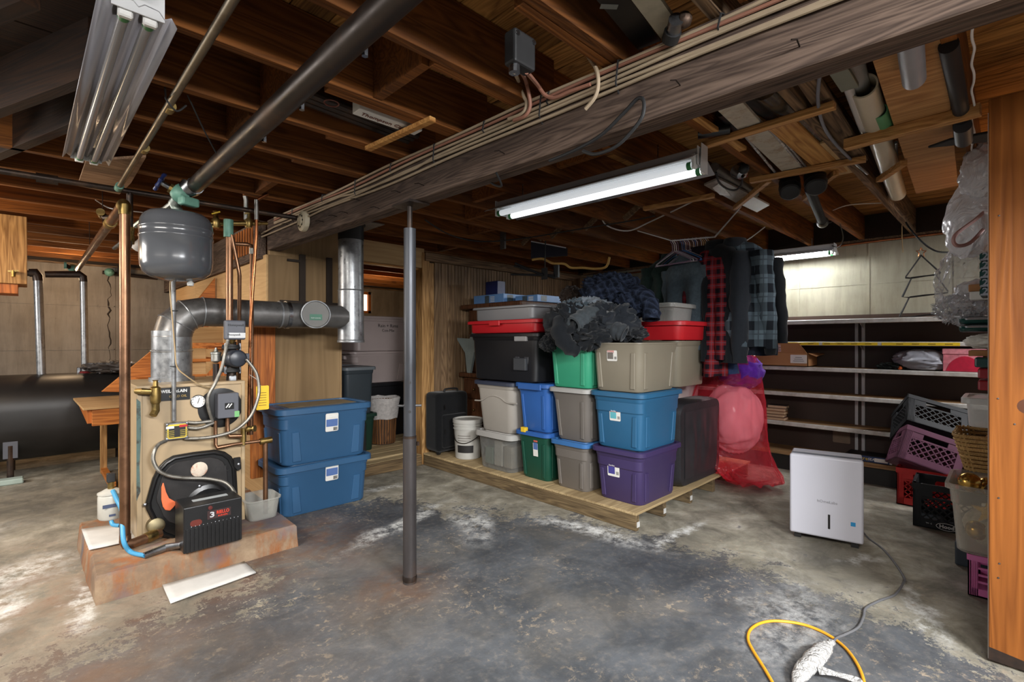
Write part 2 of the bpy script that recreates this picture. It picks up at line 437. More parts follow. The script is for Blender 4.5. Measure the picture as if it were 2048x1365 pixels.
def floor_material():
    m, nt, bs = _nt('worn_painted_concrete')
    v = objco(nt)
    def blob(x, y, rx, ry, rot=0.0, soft=0.5, k=1.0):
        c = nt.nodes.new('ShaderNodeMapping'); c.vector_type = 'TEXTURE'
        c.inputs['Location'].default_value = (x, y, 0); c.inputs['Rotation'].default_value = (0, 0, math.radians(rot)); c.inputs['Scale'].default_value = (rx, ry, 1)
        lk(nt, v, c.inputs['Vector'])
        ln = nt.nodes.new('ShaderNodeVectorMath'); ln.operation = 'LENGTH'; lk(nt, c.outputs[0], ln.inputs[0])
        mr = nt.nodes.new('ShaderNodeMapRange'); mr.interpolation_type = 'SMOOTHSTEP'
        mr.inputs['From Min'].default_value = 1.0; mr.inputs['From Max'].default_value = 1.0 - soft; mr.inputs['To Max'].default_value = k
        lk(nt, ln.outputs['Value'], mr.inputs['Value']); return mr.outputs[0]
    def sumup(l):
        a = l[0]
        for b in l[1:]: a = math_(nt, 'MAXIMUM', a, b)
        return a
    big = ntex(nt, v, 1.1, 6, 0.6, 0.4); mid = ntex(nt, v, 4.5, 7, 0.68, 0.5); fine = ntex(nt, v, 26, 6, 0.7); grit = ntex(nt, v, 120, 3, 0.7)
    bare = ramp(nt, mid, [(0.3, srgb(112, 106, 94)), (0.5, srgb(150, 144, 128)), (0.72, srgb(186, 180, 166))])
    paint = ramp(nt, big, [(0.3, srgb(66, 69, 74)), (0.5, srgb(88, 91, 95)), (0.7, srgb(116, 112, 106))])
    paint = mixc(nt, math_(nt, 'MULTIPLY', ramp(nt, fine, [(0.5, (0, 0, 0)), (0.7, (1, 1, 1))]), 0.35), paint, srgb(142, 134, 124))
    # where paint is left: a broad area in the middle of the room, chipped by noise
    region = sumup([blob(1.7, 1.3, 1.75, 2.6, 0, 0.5), blob(1.6, 3.2, 1.0, 1.0, 0, 0.6), blob(0.4, 2.0, 1.3, 1.5, 0, 0.8, 0.85)])
    cover = math_(nt, 'ADD', region, math_(nt, 'MULTIPLY', math_(nt, 'SUBTRACT', mid, 0.5), 1.9))
    cover = math_(nt, 'ADD', cover, math_(nt, 'MULTIPLY', math_(nt, 'SUBTRACT', fine, 0.5), 1.5))
    cover = math_(nt, 'ADD', cover, math_(nt, 'MULTIPLY', math_(nt, 'SUBTRACT', grit, 0.5), 0.7))
    pm = ramp(nt, cover, [(0.40, (0, 0, 0)), (0.52, (1, 1, 1))])
    c = mixc(nt, pm, bare, paint)
    # chips showing pale concrete
    chip = math_(nt, 'MULTIPLY', ramp(nt, ntex(nt, v, 22, 8, 0.8, 0.3), [(0.55, (0, 0, 0)), (0.60, (1, 1, 1))]),
                 ramp(nt, ntex(nt, v, 2.1, 4), [(0.46, (0, 0, 0)), (0.58, (1, 1, 1))]))
    c = mixc(nt, math_(nt, 'MULTIPLY', chip, 0.7), c, srgb(172, 156, 134))
    smudge = ramp(nt, ntex(nt, v, 2.6, 7, 0.7, 0.6), [(0.40, (0.62, 0.62, 0.62)), (0.62, (1.06, 1.06, 1.06))])
    c = mixc(nt, 1.0, c, smudge, 'MULTIPLY')
    brown = math_(nt, 'MULTIPLY', sumup([blob(0.0, 2.2, 1.5, 1.9, 0, 0.9), blob(1.3, 2.3, 0.6, 0.6, 0, 0.9, 0.8)]), ramp(nt, ntex(nt, v, 3.3, 6, 0.65), [(0.38, (0.25, 0.25, 0.25)), (0.6, (1, 1, 1))]))
    c = mixc(nt, math_(nt, 'MULTIPLY', brown, 0.7), c, srgb(96, 82, 70))
    # rusty dirt at the boiler side
    rust = math_(nt, 'MULTIPLY', sumup([blob(0.1, 3.6, 0.9, 1.5, 20, 0.9), blob(0.9, 3.1, 0.8, 0.5, 0, 0.9), blob(1.45, 2.35, 0.35, 0.35, 0, 0.9), blob(-0.3, 2.4, 1.1, 0.8, 0, 0.9), blob(1.4, 3.3, 0.5, 0.8, 0, 0.9)]), ramp(nt, mid, [(0.36, (0, 0, 0)), (0.66, (1, 1, 1))]))
    c = mixc(nt, math_(nt, 'MULTIPLY', rust, 0.72), c, srgb(112, 76, 48))
    # dark damp grime
    dk = math_(nt, 'MULTIPLY', sumup([blob(3.45, 0.75, 0.5, 0.28, 20, 0.8), blob(3.05, 1.55, 0.35, 0.22, 0, 0.8), blob(0.4, 5.6, 0.9, 0.5, 0, 0.8), blob(4.7, 1.6, 0.6, 0.12, 8, 0.9), blob(2.75, 0.85, 0.5, 0.14, -28, 0.9), blob(0.2, 2.1, 0.7, 0.3, 30, 0.8), blob(0.0, 5.6, 1.8, 0.9, 0, 0.8)]), ramp(nt, mid, [(0.38, (0, 0, 0)), (0.56, (1, 1, 1))]))
    c = mixc(nt, math_(nt, 'MULTIPLY', dk, 0.7), c, srgb(62, 58, 52))
    # white lime bloom along the damp edges
    dn = nt.nodes.new('ShaderNodeTexNoise'); dn.inputs['Scale'].default_value = 3.2; dn.inputs['Detail'].default_value = 6; dn.inputs['Roughness'].default_value = 0.65; lk(nt, v, dn.inputs['Vector'])
    vm = nt.nodes.new('ShaderNodeVectorMath'); vm.operation = 'MULTIPLY_ADD'; lk(nt, dn.outputs['Color'], vm.inputs[0]); vm.inputs[1].default_value = (0.42, 0.42, 0); lk(nt, v, vm.inputs[2])
    off = nt.nodes.new('ShaderNodeVectorMath'); off.operation = 'SUBTRACT'; lk(nt, vm.outputs[0], off.inputs[0]); off.inputs[1].default_value = (0.21, 0.21, 0)
    v0 = v; v = off.outputs[0]
    lime = sumup([blob(3.15, 0.31, 0.50, 0.07, 20, 0.95), blob(3.62, 0.66, 0.28, 0.06, -30, 0.95, 0.7), blob(2.82, 2.1, 0.16, 0.75, 8, 0.95), blob(1.95, 3.12, 0.75, 0.13, 18, 0.95), blob(2.3, 2.75, 0.5, 0.2, 60, 0.95, 0.75),
                  blob(2.3, 4.0, 0.5, 0.10, -8, 0.95), blob(3.2, 1.60, 0.5, 0.08, -10, 0.95), blob(-0.05, 4.0, 0.45, 0.3, 40, 0.95, 0.75), blob(-0.12, 3.55, 0.16, 0.35, 0, 0.95, 0.7), blob(2.6, 0.75, 0.7, 0.3, 10, 0.95, 0.42), blob(-0.6, 5.0, 0.7, 0.5, 0, 0.95, 0.6), blob(0.18, 3.3, 0.07, 0.5, 0, 0.95, 0.7)])
    v = v0
    lm = math_(nt, 'MULTIPLY', math_(nt, 'MULTIPLY', lime, ramp(nt, ntex(nt, v, 9, 8, 0.8), [(0.42, (0, 0, 0)), (0.62, (1, 1, 1))])), 1.35, True)
    c = mixc(nt, math_(nt, 'MULTIPLY', lm, 0.9), c, srgb(226, 226, 222))
    c = mixc(nt, math_(nt, 'MULTIPLY', ramp(nt, grit, [(0.6, (0, 0, 0)), (0.75, (1, 1, 1))]), 0.3), c, srgb(50, 46, 42))
    lk(nt, c, bs.inputs['Base Color'])
    lk(nt, ramp(nt, pm, [(0, (0.85,) * 3), (1, (0.55,) * 3)]), bs.inputs['Roughness'])
    bump(nt, bs, math_(nt, 'ADD', math_(nt, 'MULTIPLY', pm, 0.25), math_(nt, 'ADD', math_(nt, 'MULTIPLY', fine, 0.5), mid)), 0.35, 0.012)
    return m
def wall_material(name, lo, hi, streak):
    m, nt, bs = _nt(name)
    v = objco(nt); vz = objco(nt, (3.0, 3.0, 0.35))
    a = ntex(nt, v, 1.6, 6, 0.6); b = ntex(nt, vz, 3.5, 6, 0.7); g = ntex(nt, objco(nt, (1, 1, 0.12)), 60, 3, 0.6)
    c = ramp(nt, math_(nt, 'ADD', math_(nt, 'MULTIPLY', a, 0.5), math_(nt, 'MULTIPLY', b, 0.5)), [(0.35, lo), (0.62, hi)])
    c = mixc(nt, math_(nt, 'MULTIPLY', ramp(nt, b, [(0.56, (0, 0, 0)), (0.72, (1, 1, 1))]), 0.55), c, streak)
    pit = ramp(nt, ntex(nt, v, 17, 5, 0.7), [(0.66, (0, 0, 0)), (0.72, (1, 1, 1))])
    c = mixc(nt, math_(nt, 'MULTIPLY', pit, 0.5), c, sh(streak, 0.6))
    lk(nt, c, bs.inputs['Base Color']); bs.inputs['Roughness'].default_value = 0.9
    bump(nt, bs, math_(nt, 'ADD', math_(nt, 'MULTIPLY', g, 0.6), a), 0.3, 0.008)
    return m
M_floor = floor_material()
M_wall_grey = wall_material('board_marked_concrete', srgb(112, 102, 90), srgb(150, 140, 126), srgb(76, 64, 54))
M_wall_pale = wall_material('pale_concrete', srgb(140, 136, 118), srgb(180, 176, 156), srgb(104, 98, 82))

floor = struct(MB().box((-4.5, -3.5, -0.12), (WX + 0.3, WY + 0.3, 0)).build('floor', M_floor, smooth=0))

# --- far wall with its small window, as solid pieces round the hole
m = MB(); wx0, wx1, wz0, wz1 = 4.02, 4.62, 1.86, 2.27
m.box((-4.5, WY, 0), (wx0, WY + 0.25, 2.33)); m.box((wx1, WY, 0), (WX + 0.25, WY + 0.25, 2.33)); m.box((wx0, WY, 0), (wx1, WY + 0.25, wz0)); m.box((wx0, WY, wz1), (wx1, WY + 0.25, 2.33))
wall_back = struct(m.build('wall_back', M_wall_grey, smooth=0))
mm = MB()
for zz in (0.62, 1.22, 1.8):
    mm.box((-4.5, WY - 0.006, zz), (WX, WY + 0.01, zz + 0.009))
for xx in (-1.6, -0.4, 0.8, 2.0, 3.2, 5.2):
    mm.box((xx, WY - 0.006, 0), (xx + 0.014, WY + 0.01, 2.33))
mm.build('form_seam', M_wall_grey, wall_back, smooth=0)
fw = MB()
for a, b in (((wx0, WY + 0.05, wz0), (wx0 + 0.05, WY + 0.16, wz1)), ((wx1 - 0.05, WY + 0.05, wz0), (wx1, WY + 0.16, wz1)), ((wx0, WY + 0.05, wz0), (wx1, WY + 0.16, wz0 + 0.05)), ((wx0, WY + 0.05, wz1 - 0.05), (wx1, WY + 0.16, wz1)), ((4.30, WY + 0.07, wz0), (4.335, WY + 0.13, wz1))):
    fw.box(a, b)
win = struct(fw.build('window_1', M_orange, smooth=0))
M_glass = glow('daylit_pane', (1.0, 0.86, 0.66), 1.6)
MB().box((wx0 + 0.04, WY + 0.1, wz0 + 0.04), (wx1 - 0.04, WY + 0.106, wz1 - 0.04)).build('pane', M_glass, win, smooth=0)

random.seed(21)
cp_ = []; zz = 1.05
while zz < 2.3:
    p = pY(219 + random.uniform(-4, 4), 500, WY); cp_.append((p.x, WY + 0.002, zz)); zz += 0.05
MB().tube(cp_, [0.004, 0.008, 0.005, 0.010, 0.004, 0.007], 5).build('crack', M_dark, wall_back, smooth=0)
# --- wall behind the shelves: concrete with vertical form joints
wr = struct(MB().box((WX, -3.5, 0), (WX + 0.25, WY + 0.25, 2.325)).build('wall_right', M_wall_pale, smooth=0))
mm = MB()
for yy in (0.35, 0.98, 1.6, 2.2, 2.8, 3.4):
    mm.box((WX - 0.006, yy, 0), (WX + 0.01, yy + 0.012, 2.325))
mm.box((WX - 0.005, -3.5, 1.9), (WX + 0.01, PY, 1.909))
mm.build('form_seam', M_wall_pale, wr, smooth=0)

# --- partition: beadboard, end stud, top plate, header over the doorway
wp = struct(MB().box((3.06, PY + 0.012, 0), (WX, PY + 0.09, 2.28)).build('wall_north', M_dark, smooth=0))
bead = None
random.seed(3)
x = 3.20; bw = 0.094
while x < WX - 0.01:
    if bead is None:
        m = MB(); pts = [(0, 0), (0, -0.012), (0.004, -0.016), (0.040, -0.016), (0.044, -0.010), (0.048, -0.010), (0.052, -0.016), (0.086, -0.016), (0.090, -0.012), (0.0905, 0)]
        m.prism([(p[0], p[1], 0.0) for p in pts], (0, 0, 2.17))
        bead = m.build('bead_board', M_bead, None, smooth=0); bead.parent = wp
        bead.location = (x, PY + 0.012, 0.09)
    else:
        c = bead.copy(); COL.objects.link(c); c.parent = wp; c.location = (x, PY + 0.012 - random.random() * 0.002, 0.09)
    x += bw
MB().box((3.02, PY - 0.03, 0.0), (3.115, PY + 0.10, 2.30)).build('stud', M_pine_Z, wp, smooth=0, bevel=0.004)
MB().box((3.115, PY - 0.008, 0.0), (3.19, PY + 0.06, 2.2)).build('stud', M_pine_Z, wp, smooth=0, bevel=0.003)
MB().box((3.05, PY - 0.05, 2.21), (WX, PY + 0.10, 2.30)).build('top_plate', M_joist_grey, wp, smooth=0)
MB().box((2.04, PY - 0.02, 2.13), (3.05, PY + 0.04, 2.34)).build('header', M_ply, wp, smooth=0)
MB().box((2.04, PY + 0.04, 2.115), (3.05, PY + 0.08, 2.135)).build('header_trim', M_pine_X, wp, smooth=0)
# return of the partition at the far wall
MB().box((WX - 0.30, PY - 0.16, 0.1), (WX - 0.02, PY - 0.006, 2.24)).build('corner_panel', M_bead, wp, smooth=0)

# --- ceiling: subfloor boards, joists, bridging
ceil = struct(MB().box((-4.5, -3.5, SUBZ + 0.022), (WX + 0.25, WY + 0.25, SUBZ + 0.05)).build('ceiling', M_dark, smooth=0))
sb = None; x = -3.2
while x < WX + 0.1:
    if sb is None:
        sb = MB().box((0, 0, 0), (0.146, 12.0, 0.02)).build('subfloor_board', M_sub, None, smooth=0, bevel=0.002); sb.parent = ceil; o = sb
    else:
        o = sb.copy(); COL.objects.link(o); o.parent = ceil
    o.location = (x, -3.45, SUBZ + random.random() * 0.0015); x += 0.1495
JT, JH = 0.042, SUBZ - JZ
def joist(x0, x1, y, mat=None, t=JT, key={}):
    k = (round(x1 - x0, 3), t, (mat or M_joist).name)
    if k not in key:
        key[k] = MB().box((0, 0, 0), (x1 - x0, t, JH - 0.002)).build('joist', mat or M_joist, None, smooth=0, bevel=0.002); o = key[k]
    else:
        o = key[k].copy(); COL.objects.link(o)
    o.parent = ceil; o.location = (x0, y, JZ); return o
JY = []
for k in range(-7, 15):
    yf = 1.912 + 0.447 * k; JY.append(yf)
    left0 = 0.272 if -4 <= k <= 3 else -3.2
    joist(left0, 1.66 if k != -3 else 1.52, yf - JT)
    if yf < 4.3:
        joist(1.05 if k % 3 else 0.85, WX + 0.02, yf + 0.002 if k != -3 else 0.625, M_joist if k != -3 else M_joist_grey)
    else:
        joist(1.2, WX + 0.02, yf + 0.002)
# bridging boards of the stair opening (run askew to the joists) and short blocks
def plank_h(a, b, z0, z1, t, name, mat, parent):
    a = Vector((a[0], a[1], 0)); b = Vector((b[0], b[1], 0)); d = b - a
    o = MB().box((0, 0, 0), (d.length, t, z1 - z0)).build(name, mat, None, smooth=0, bevel=0.002)
    o.parent = parent; o.location = (a.x, a.y, z0); o.rotation_euler = (0, 0, math.atan2(d.y, d.x)); return o
a = pz(-60, 240, JZ); b = pz(176, 150, JZ); plank_h(a, b, JZ, SUBZ, 0.05, 'stair_header', M_dark_shaded, ceil)
a = pz(-60, 331, JZ); b = pz(182, 229, JZ); plank_h(a, b, JZ, SUBZ, 0.05, 'stair_header', M_dark_shaded, ceil)
a = pz(-60, 42, JZ); b = pz(40, 0, JZ); plank_h(a, b, JZ, SUBZ, 0.05, 'stair_header', M_dark_shaded, ceil)
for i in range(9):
    MB().box((-3.2, -0.6 + i * 0.47, SUBZ - 0.016), (0.226, -0.135 + i * 0.47, SUBZ - 0.002)).build('shade_board', M_dark_shaded, ceil, smooth=0, bevel=0.003)  # boards added dark to stand in for shade over the stair bay
MB().box((0.228, 0.1, JZ), (0.27, 3.68, SUBZ)).build('trimmer', M_joist, ceil, smooth=0, bevel=0.002)
blk = None
for bx, k in ((1.02, -1), (0.72, 0), (0.70, 1), (0.78, 2), (1.1, 3), (1.95, 0), (2.3, 1), (2.6, 2), (3.0, 3), (2.2, -1), (3.5, 4), (3.3, 5)):
    y0 = 1.912 + 0.447 * k
    if blk is None:
        blk = MB().box((0, 0, 0), (0.04, 0.447 - 2 * JT - 0.006, JH - 0.01)).build('blocking', M_joist, None, smooth=0); o = blk
    else: o = blk.copy(); COL.objects.link(o)
    o.parent = ceil; o.location = (bx, y0 + JT + 0.004, JZ + 0.006)
# cross bridging between the joists over the platform
xb = None
for k, xx in ((1, 3.55), (2, 3.6), (3, 3.65), (0, 3.5)):
    y0 = 1.912 + 0.447 * k; y1 = y0 + 0.447 - 2 * JT
    MB().bar((xx, y0 + JT + 0.004, JZ + 0.01), (xx, y1, SUBZ - 0.03), 0.02, 0.045).build('cross_bridge', M_joist_grey, ceil, smooth=0)
    MB().bar((xx + 0.05, y0 + JT + 0.004, SUBZ - 0.03), (xx + 0.05, y1, JZ + 0.01), 0.02, 0.045).build('cross_bridge', M_joist_grey, ceil, smooth=0)
# sill and rim over the concrete walls
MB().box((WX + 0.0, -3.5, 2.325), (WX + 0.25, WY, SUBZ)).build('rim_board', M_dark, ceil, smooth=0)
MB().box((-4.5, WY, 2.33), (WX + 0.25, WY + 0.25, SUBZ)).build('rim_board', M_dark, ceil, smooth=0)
MB().box((WX - 0.02, -3.5, 2.318), (WX + 0.2, PY, 2.349)).build('sill_plate', M_joist_grey, ceil, smooth=0)
MB().box((-4.5, WY - 0.02, 2.325), (WX, WY + 0.2, 2.349)).build('sill_plate', M_joist_grey, ceil, smooth=0)
# board that carries the joists over the stair enclosure
MB().box((1.36, 4.42, 2.03), (1.42, WY, JZ)).build('ledger_board', M_beam, ceil, smooth=0)

# --- main beam of two planks, askew by a hair, with nails and the loose cables stapled to it
def bx(y): return 1.535 - 0.03 * (y - 0.3)
beam = thing('support_beam', 'long weathered timber beam carrying the ceiling joists, cables stapled along it', 'beam', (1.5, 1.0, 2.1))
for dx in (0.0, 0.052):
    ya, yb = -2.6, 4.37
    MB().prism([(bx(ya) + dx, ya, 2.1), (bx(yb) + dx, yb, 2.1), (bx(yb) + dx + 0.05, yb, 2.1), (bx(ya) + dx + 0.05, ya, 2.1)], (0, 0, JZ - 2.101)).build('beam_plank', M_beam, beam, smooth=0, bevel=0.004)
M_nail = metal('rusty_nail', srgb(52, 44, 40), 0.6)
for px_, py_ in ((680, 435), (722, 402), (760, 418), (800, 386), (700, 428), (845, 371), (655, 446), (1000, 305), (1345, 160), (1100, 345), (552, 470), (590, 452), (1585, 75)):
    p = pX(px_, py_, 1.47); p.x = bx(p.y) - 0.002
    if 2.11 < p.z < JZ:
        MB().tube([p + Vector((0.01, 0, 0)), p + Vector((-0.035, -0.004, 0.004)), p + Vector((-0.055, 0.004, -0.002))], 0.0022, 6).build('nail', M_nail, beam)

# --- stair enclosure: plywood on the beam side, plywood face toward the doorway
st = struct(MB().box((1.43, 4.36, 0), (1.47, 7.6, 2.03)).build('wall_stairs', M_dark, smooth=0))
y = 4.34
for i, L in enumerate((1.22, 1.22, 1.22)):
    MB().box((1.395, y + 0.004, 0.0), (1.413, y + L - 0.004, 2.06)).build('plywood_sheet', M_ply_Y, st, smooth=0, bevel=0.002); y += L
MB().box((1.413, 4.335, 0.0), (2.03, 4.355, 2.06)).build('plywood_sheet', M_ply_Z, st, smooth=0, bevel=0.002)
MB().box((2.03, 4.335, 0.0), (2.05, 5.1, 2.06)).build('plywood_sheet', M_ply_Z, st, smooth=0)
MB().box((1.27, 4.30, 0.22), (1.455, 4.334, 1.47)).build('corner_board', M_orange, st, smooth=0, bevel=0.003)
# dark framing on the upper face and the header above
for x0 in (1.66, 1.90):
    MB().box((x0, 4.31, 1.66), (x0 + 0.05, 4.334, 2.09)).build('strap', M_dark, st, smooth=0)
MB().box((1.50, 4.312, 1.655), (2.02, 4.333, 1.685)).build('strap', M_dark, st, smooth=0)
MB().box((1.56, 4.312, 2.02), (1.70, 4.333, 2.04)).build('strap', M_dark, st, smooth=0)
MB().box((1.43, 4.36, 2.03), (2.05, 4.42, 2.34)).build('head_board', M_ply_Z, st, smooth=0)
# slatted vent boards above the enclosure
for i in range(9):
    y = 4.55 + i * 0.075
    MB().box((1.352, y, 2.10), (1.372, y + 0.036, 2.33)).build('slat', M_orange, st, smooth=0)
# ================================================================ BOILER CORNER
M_copper = metal('aged_copper', srgb(132, 98, 74), 0.34, srgb(96, 70, 54), 7, 0.6, 0.85)
M_copper_bright = metal('bright_copper', srgb(178, 114, 76), 0.3, srgb(130, 80, 50), 8, 0.5, 1.0)
M_brass = metal('brass', srgb(158, 134, 82), 0.38, srgb(96, 84, 60), 18, 0.6)
M_solder = metal('solder', srgb(170, 168, 162), 0.45, srgb(80, 110, 100), 20, 0.5)
M_galv = metal('galvanized', srgb(156, 158, 160), 0.34, srgb(104, 104, 106), 22, 0.5, 0.7)
M_galv_dark = metal('dull_galvanized', srgb(118, 116, 114), 0.36, srgb(74, 70, 68), 8, 0.5, 0.65)
M_steel = metal('steel', srgb(150, 152, 156), 0.28, srgb(96, 92, 88), 12, 0.4)
M_iron = metal('black_iron', srgb(62, 54, 50), 0.45, srgb(110, 84, 64), 10, 0.35, 0.8)
M_iron_pipe = metal('stained_iron_pipe', srgb(58, 50, 46), 0.4, srgb(92, 68, 50), 5, 0.5, 0.6)
M_black = plain('black_enamel', srgb(20, 20, 21), 0.32, 0.0, 0.3, 12)
M_blackm = plain('matt_black', srgb(24, 24, 25), 0.6, 0.0, 0.3, 20)
M_tan = plain('tan_boiler_enamel', srgb(170, 148, 116), 0.42, 0.0, 0.10, 5)
M_greybox = plain('grey_control_box', srgb(84, 86, 94), 0.5, 0.0, 0.08, 12)
M_white = plain('white_plastic', srgb(226, 226, 224), 0.45, 0.0, 0.03, 6)
M_paper = plain('paper_white', srgb(192, 190, 186), 0.8, 0.0, 0.08, 14)
M_red = plain('red_paint', srgb(170, 30, 28), 0.45)
M_yellow = plain('yellow_card', srgb(222, 184, 44), 0.6, 0, 0.06)
M_cord_w = plain('tag_string', srgb(190, 186, 176), 0.7)
M_ink = plain('ink_black', srgb(26, 24, 24), 0.6)
M_inkw = plain('ink_white', srgb(232, 232, 230), 0.5)
M_inkr = plain('ink_red', srgb(206, 62, 40), 0.5)
M_blueh = plain('blue_hose', srgb(66, 142, 184), 0.45, 0, 0.1)
M_orangeflag = plain('orange_plastic', srgb(214, 106, 66), 0.5, 0, 0.1)
M_verd = plain('green_valve_paint', srgb(96, 140, 124), 0.5, 0.1, 0.2, 18)

# concrete pad, rust stained
def pad_material():
    m, nt, bs = _nt('stained_pad_concrete')
    v = objco(nt); vz = objco(nt, (1, 1, 0.3))
    a = ntex(nt, v, 5, 6, 0.65); b = ntex(nt, vz, 7, 6, 0.7)
    c = ramp(nt, a, [(0.3, srgb(96, 82, 70)), (0.5, srgb(128, 104, 82)), (0.75, srgb(160, 138, 112))])
    c = mixc(nt, ramp(nt, b, [(0.47, (0, 0, 0)), (0.6, (0.9, 0.9, 0.9))]), c, srgb(138, 84, 44))
    c = mixc(nt, ramp(nt, ntex(nt, v, 3.1, 5), [(0.52, (0, 0, 0)), (0.66, (0.8, 0.8, 0.8))]), c, srgb(92, 92, 102))
    lk(nt, c, bs.inputs['Base Color']); bs.inputs['Roughness'].default_value = 0.85
    bump(nt, bs, ntex(nt, v, 24, 6, 0.7), 0.4, 0.01)
    return m
M_pad = pad_material()
PADZ = 0.142
m = MB()
nx = 14
def padedge(t): return 0.008 * noise.noise(Vector((t * 7, 1.3, 0)))
ring0 = [(0.225 + 0.01, 3.245), (1.235, 3.262), (1.262, 4.30), (0.225, 4.30)]
def sub(ring, n=9):
    out = []
    for i in range(4):
        a = Vector(ring[i] + (0,)); b = Vector(ring[(i + 1) % 4] + (0,))
        for k in range(n): out.append(a.lerp(b, k / n))
    return out
rs = []
for zz, g in ((0, 0.012), (PADZ * 0.5, 0.004), (PADZ - 0.012, 0.0), (PADZ, -0.012)):
    r = []
    for p in sub(ring0):
        c = Vector((0.74, 3.78, 0)); d = (p - c); k = 1 + g / d.length
        q = c + d * k + Vector((noise.noise(p * 6 + Vector((0, 0, zz * 9))), noise.noise(p * 6 + Vector((5, 0, zz * 9))), 0)) * 0.009
        r.append((q.x, q.y, zz))
    rs.append(r)
m.rings(rs)
pad = m.build_at('concrete_pad', M_pad, (0.74, 3.78, 0), smooth=50)
tag(pad, 'low rust-stained concrete pad under the tan boiler', 'pad')

# ---------------- boiler
BX0, BX1, BY0, BY1, BZ0, BZ1 = 0.447, 1.018, 3.60, 4.22, PADZ + 0.002, 1.065
boil = thing('boiler', 'tan sheet-metal oil boiler with black burner door on a concrete pad', 'boiler', (0.73, 3.9, PADZ))
def Bf(px, py, off=0.0): return pY(px, py, BY0 - off)
MB().box((BX0, BY0, BZ0), (BX1, BY1, BZ1)).build('jacket', M_tan, boil, smooth=0, bevel=0.008, seg=2)
MB().box((BX0 - 0.004, BY0 - 0.012, BZ0), (BX0 + 0.022, BY0 + 0.03, BZ1 - 0.006)).build('corner_trim', M_tan, boil, smooth=0, bevel=0.003)
MB().box((BX1 - 0.018, BY0 - 0.012, BZ0), (BX1 + 0.004, BY0 + 0.03, BZ1 - 0.006)).build('corner_trim', M_tan, boil, smooth=0, bevel=0.003)
MB().box((BX0 - 0.006, BY0 - 0.008, BZ1 - 0.012), (BX1 + 0.006, BY1 + 0.006, BZ1 + 0.008)).build('top_panel', M_tan, boil, smooth=0, bevel=0.003)
m = MB()   # corroded strip down the left corner
m.prism([(BX0 - 0.006, BY0 - 0.013, 0.40), (BX0 - 0.006, BY0 - 0.013, 1.0), (BX0 + 0.012, BY0 - 0.0135, 0.98), (BX0 + 0.016, BY0 - 0.0135, 0.8), (BX0 + 0.008, BY0 - 0.0135, 0.6), (BX0 + 0.012, BY0 - 0.0135, 0.45)], (0, 0.004, 0))
m.build('corroded_edge', metal('corroded_edge', srgb(96, 118, 112), 0.8, srgb(60, 44, 36), 26, 0.8, 0.1), boil, smooth=0)
# name plate
c = Bf(348, 788)
pl = sticker('name_plate', c, X, Z, 0.166, 0.082, M_black, boil, 0.004)
text('WEIL-McLAIN', 0.026, c + Vector((0, -0.005, 0.016)), X, Z, M_inkw, boil, bold=0.0006, squash=0.86)
text('GOLD OIL', 0.020, c + Vector((0.020, -0.005, -0.016)), X, Z, plain('ink_gold', srgb(170, 140, 70), 0.5), boil)
# burner door plate: an arch cast with a rim
outl = [(290, 1006), (297, 980), (304, 956), (314, 936), (328, 921), (345, 911), (385, 904), (428, 899), (448, 903), (461, 912), (470, 930), (472, 960), (474, 1000), (476, 1040), (420, 1072), (360, 1085), (322, 1072), (308, 1056), (302, 1040), (291, 1018)]
P = [Bf(x, y, 0.002) for x, y in outl]
MB().prism(P, (0, -0.03, 0)).build('door_plate', M_black, boil, smooth=20, bevel=0.006, seg=2)
cx_ = sum(p.x for p in P) / len(P); cz_ = sum(p.z for p in P) / len(P)
rim = [Vector((cx_ + (p.x - cx_) * 0.93, p.y - 0.032, cz_ + (p.z - cz_) * 0.93)) for p in P]
MB().tube(rim + rim[:1], 0.011, 8).build('door_rim', M_black, boil)
inn = [Vector((cx_ + (p.x - cx_) * 0.78, p.y - 0.03, cz_ + 0.02 + (p.z - cz_) * 0.74)) for p in P]
MB().prism(inn, (0, -0.008, 0)).build('door_panel', plain('sooty_iron', srgb(40, 38, 38), 0.5, 0.3, 0.4, 14), boil, smooth=20, bevel=0.003)
cpt = Bf(398, 939, 0.043)
MB().lathe([(0.044, 0), (0.046, 0.008), (0.03, 0.012), (0.0, 0.010)], cpt, (0, -1, 0), 18).build('port_cover', metal('burnt_white', srgb(206, 192, 176), 0.7, srgb(160, 80, 34), 16, 1.0, 0.0), boil)
ear = [Bf(x, y, 0.03) for x, y in ((466, 916), (480, 914), (481, 938), (474, 942), (467, 934))]
MB().prism(ear, (0, -0.016, 0)).build('door_ear', M_black, boil, smooth=0, bevel=0.003)
for x, y in ((290, 1010), (399, 973), (477, 929)):
    MB().lathe([(0.0, 0), (0.011, 0), (0.011, 0.010), (0.006, 0.013), (0, 0.013)], Bf(x, y, 0.036), (0, -1, 0), 6).build('bolt', M_steel, boil)
text('OIL', 0.055, Bf(443, 938, 0.034), X, Z, M_blackm, boil, 'cast_lettering', 0.003)
MB().lathe([(0.13, 0), (0.13, 0.012), (0.105, 0.02), (0.10, 0.006)], Bf(415, 1010, 0.034), (0, -1, 0), 32).build('burner_flange', M_black, boil)
fl = [Bf(x, y, 0.05) for x, y in ((325, 966), (330, 985), (336, 997), (352, 1006), (345, 1015), (338, 1022), (330, 1021), (325, 1014), (322, 1000), (322, 975))]
MB().prism(fl, (0.006, -0.006, 0)).build('orange_tab', M_orangeflag, boil, smooth=0, bevel=0.002)
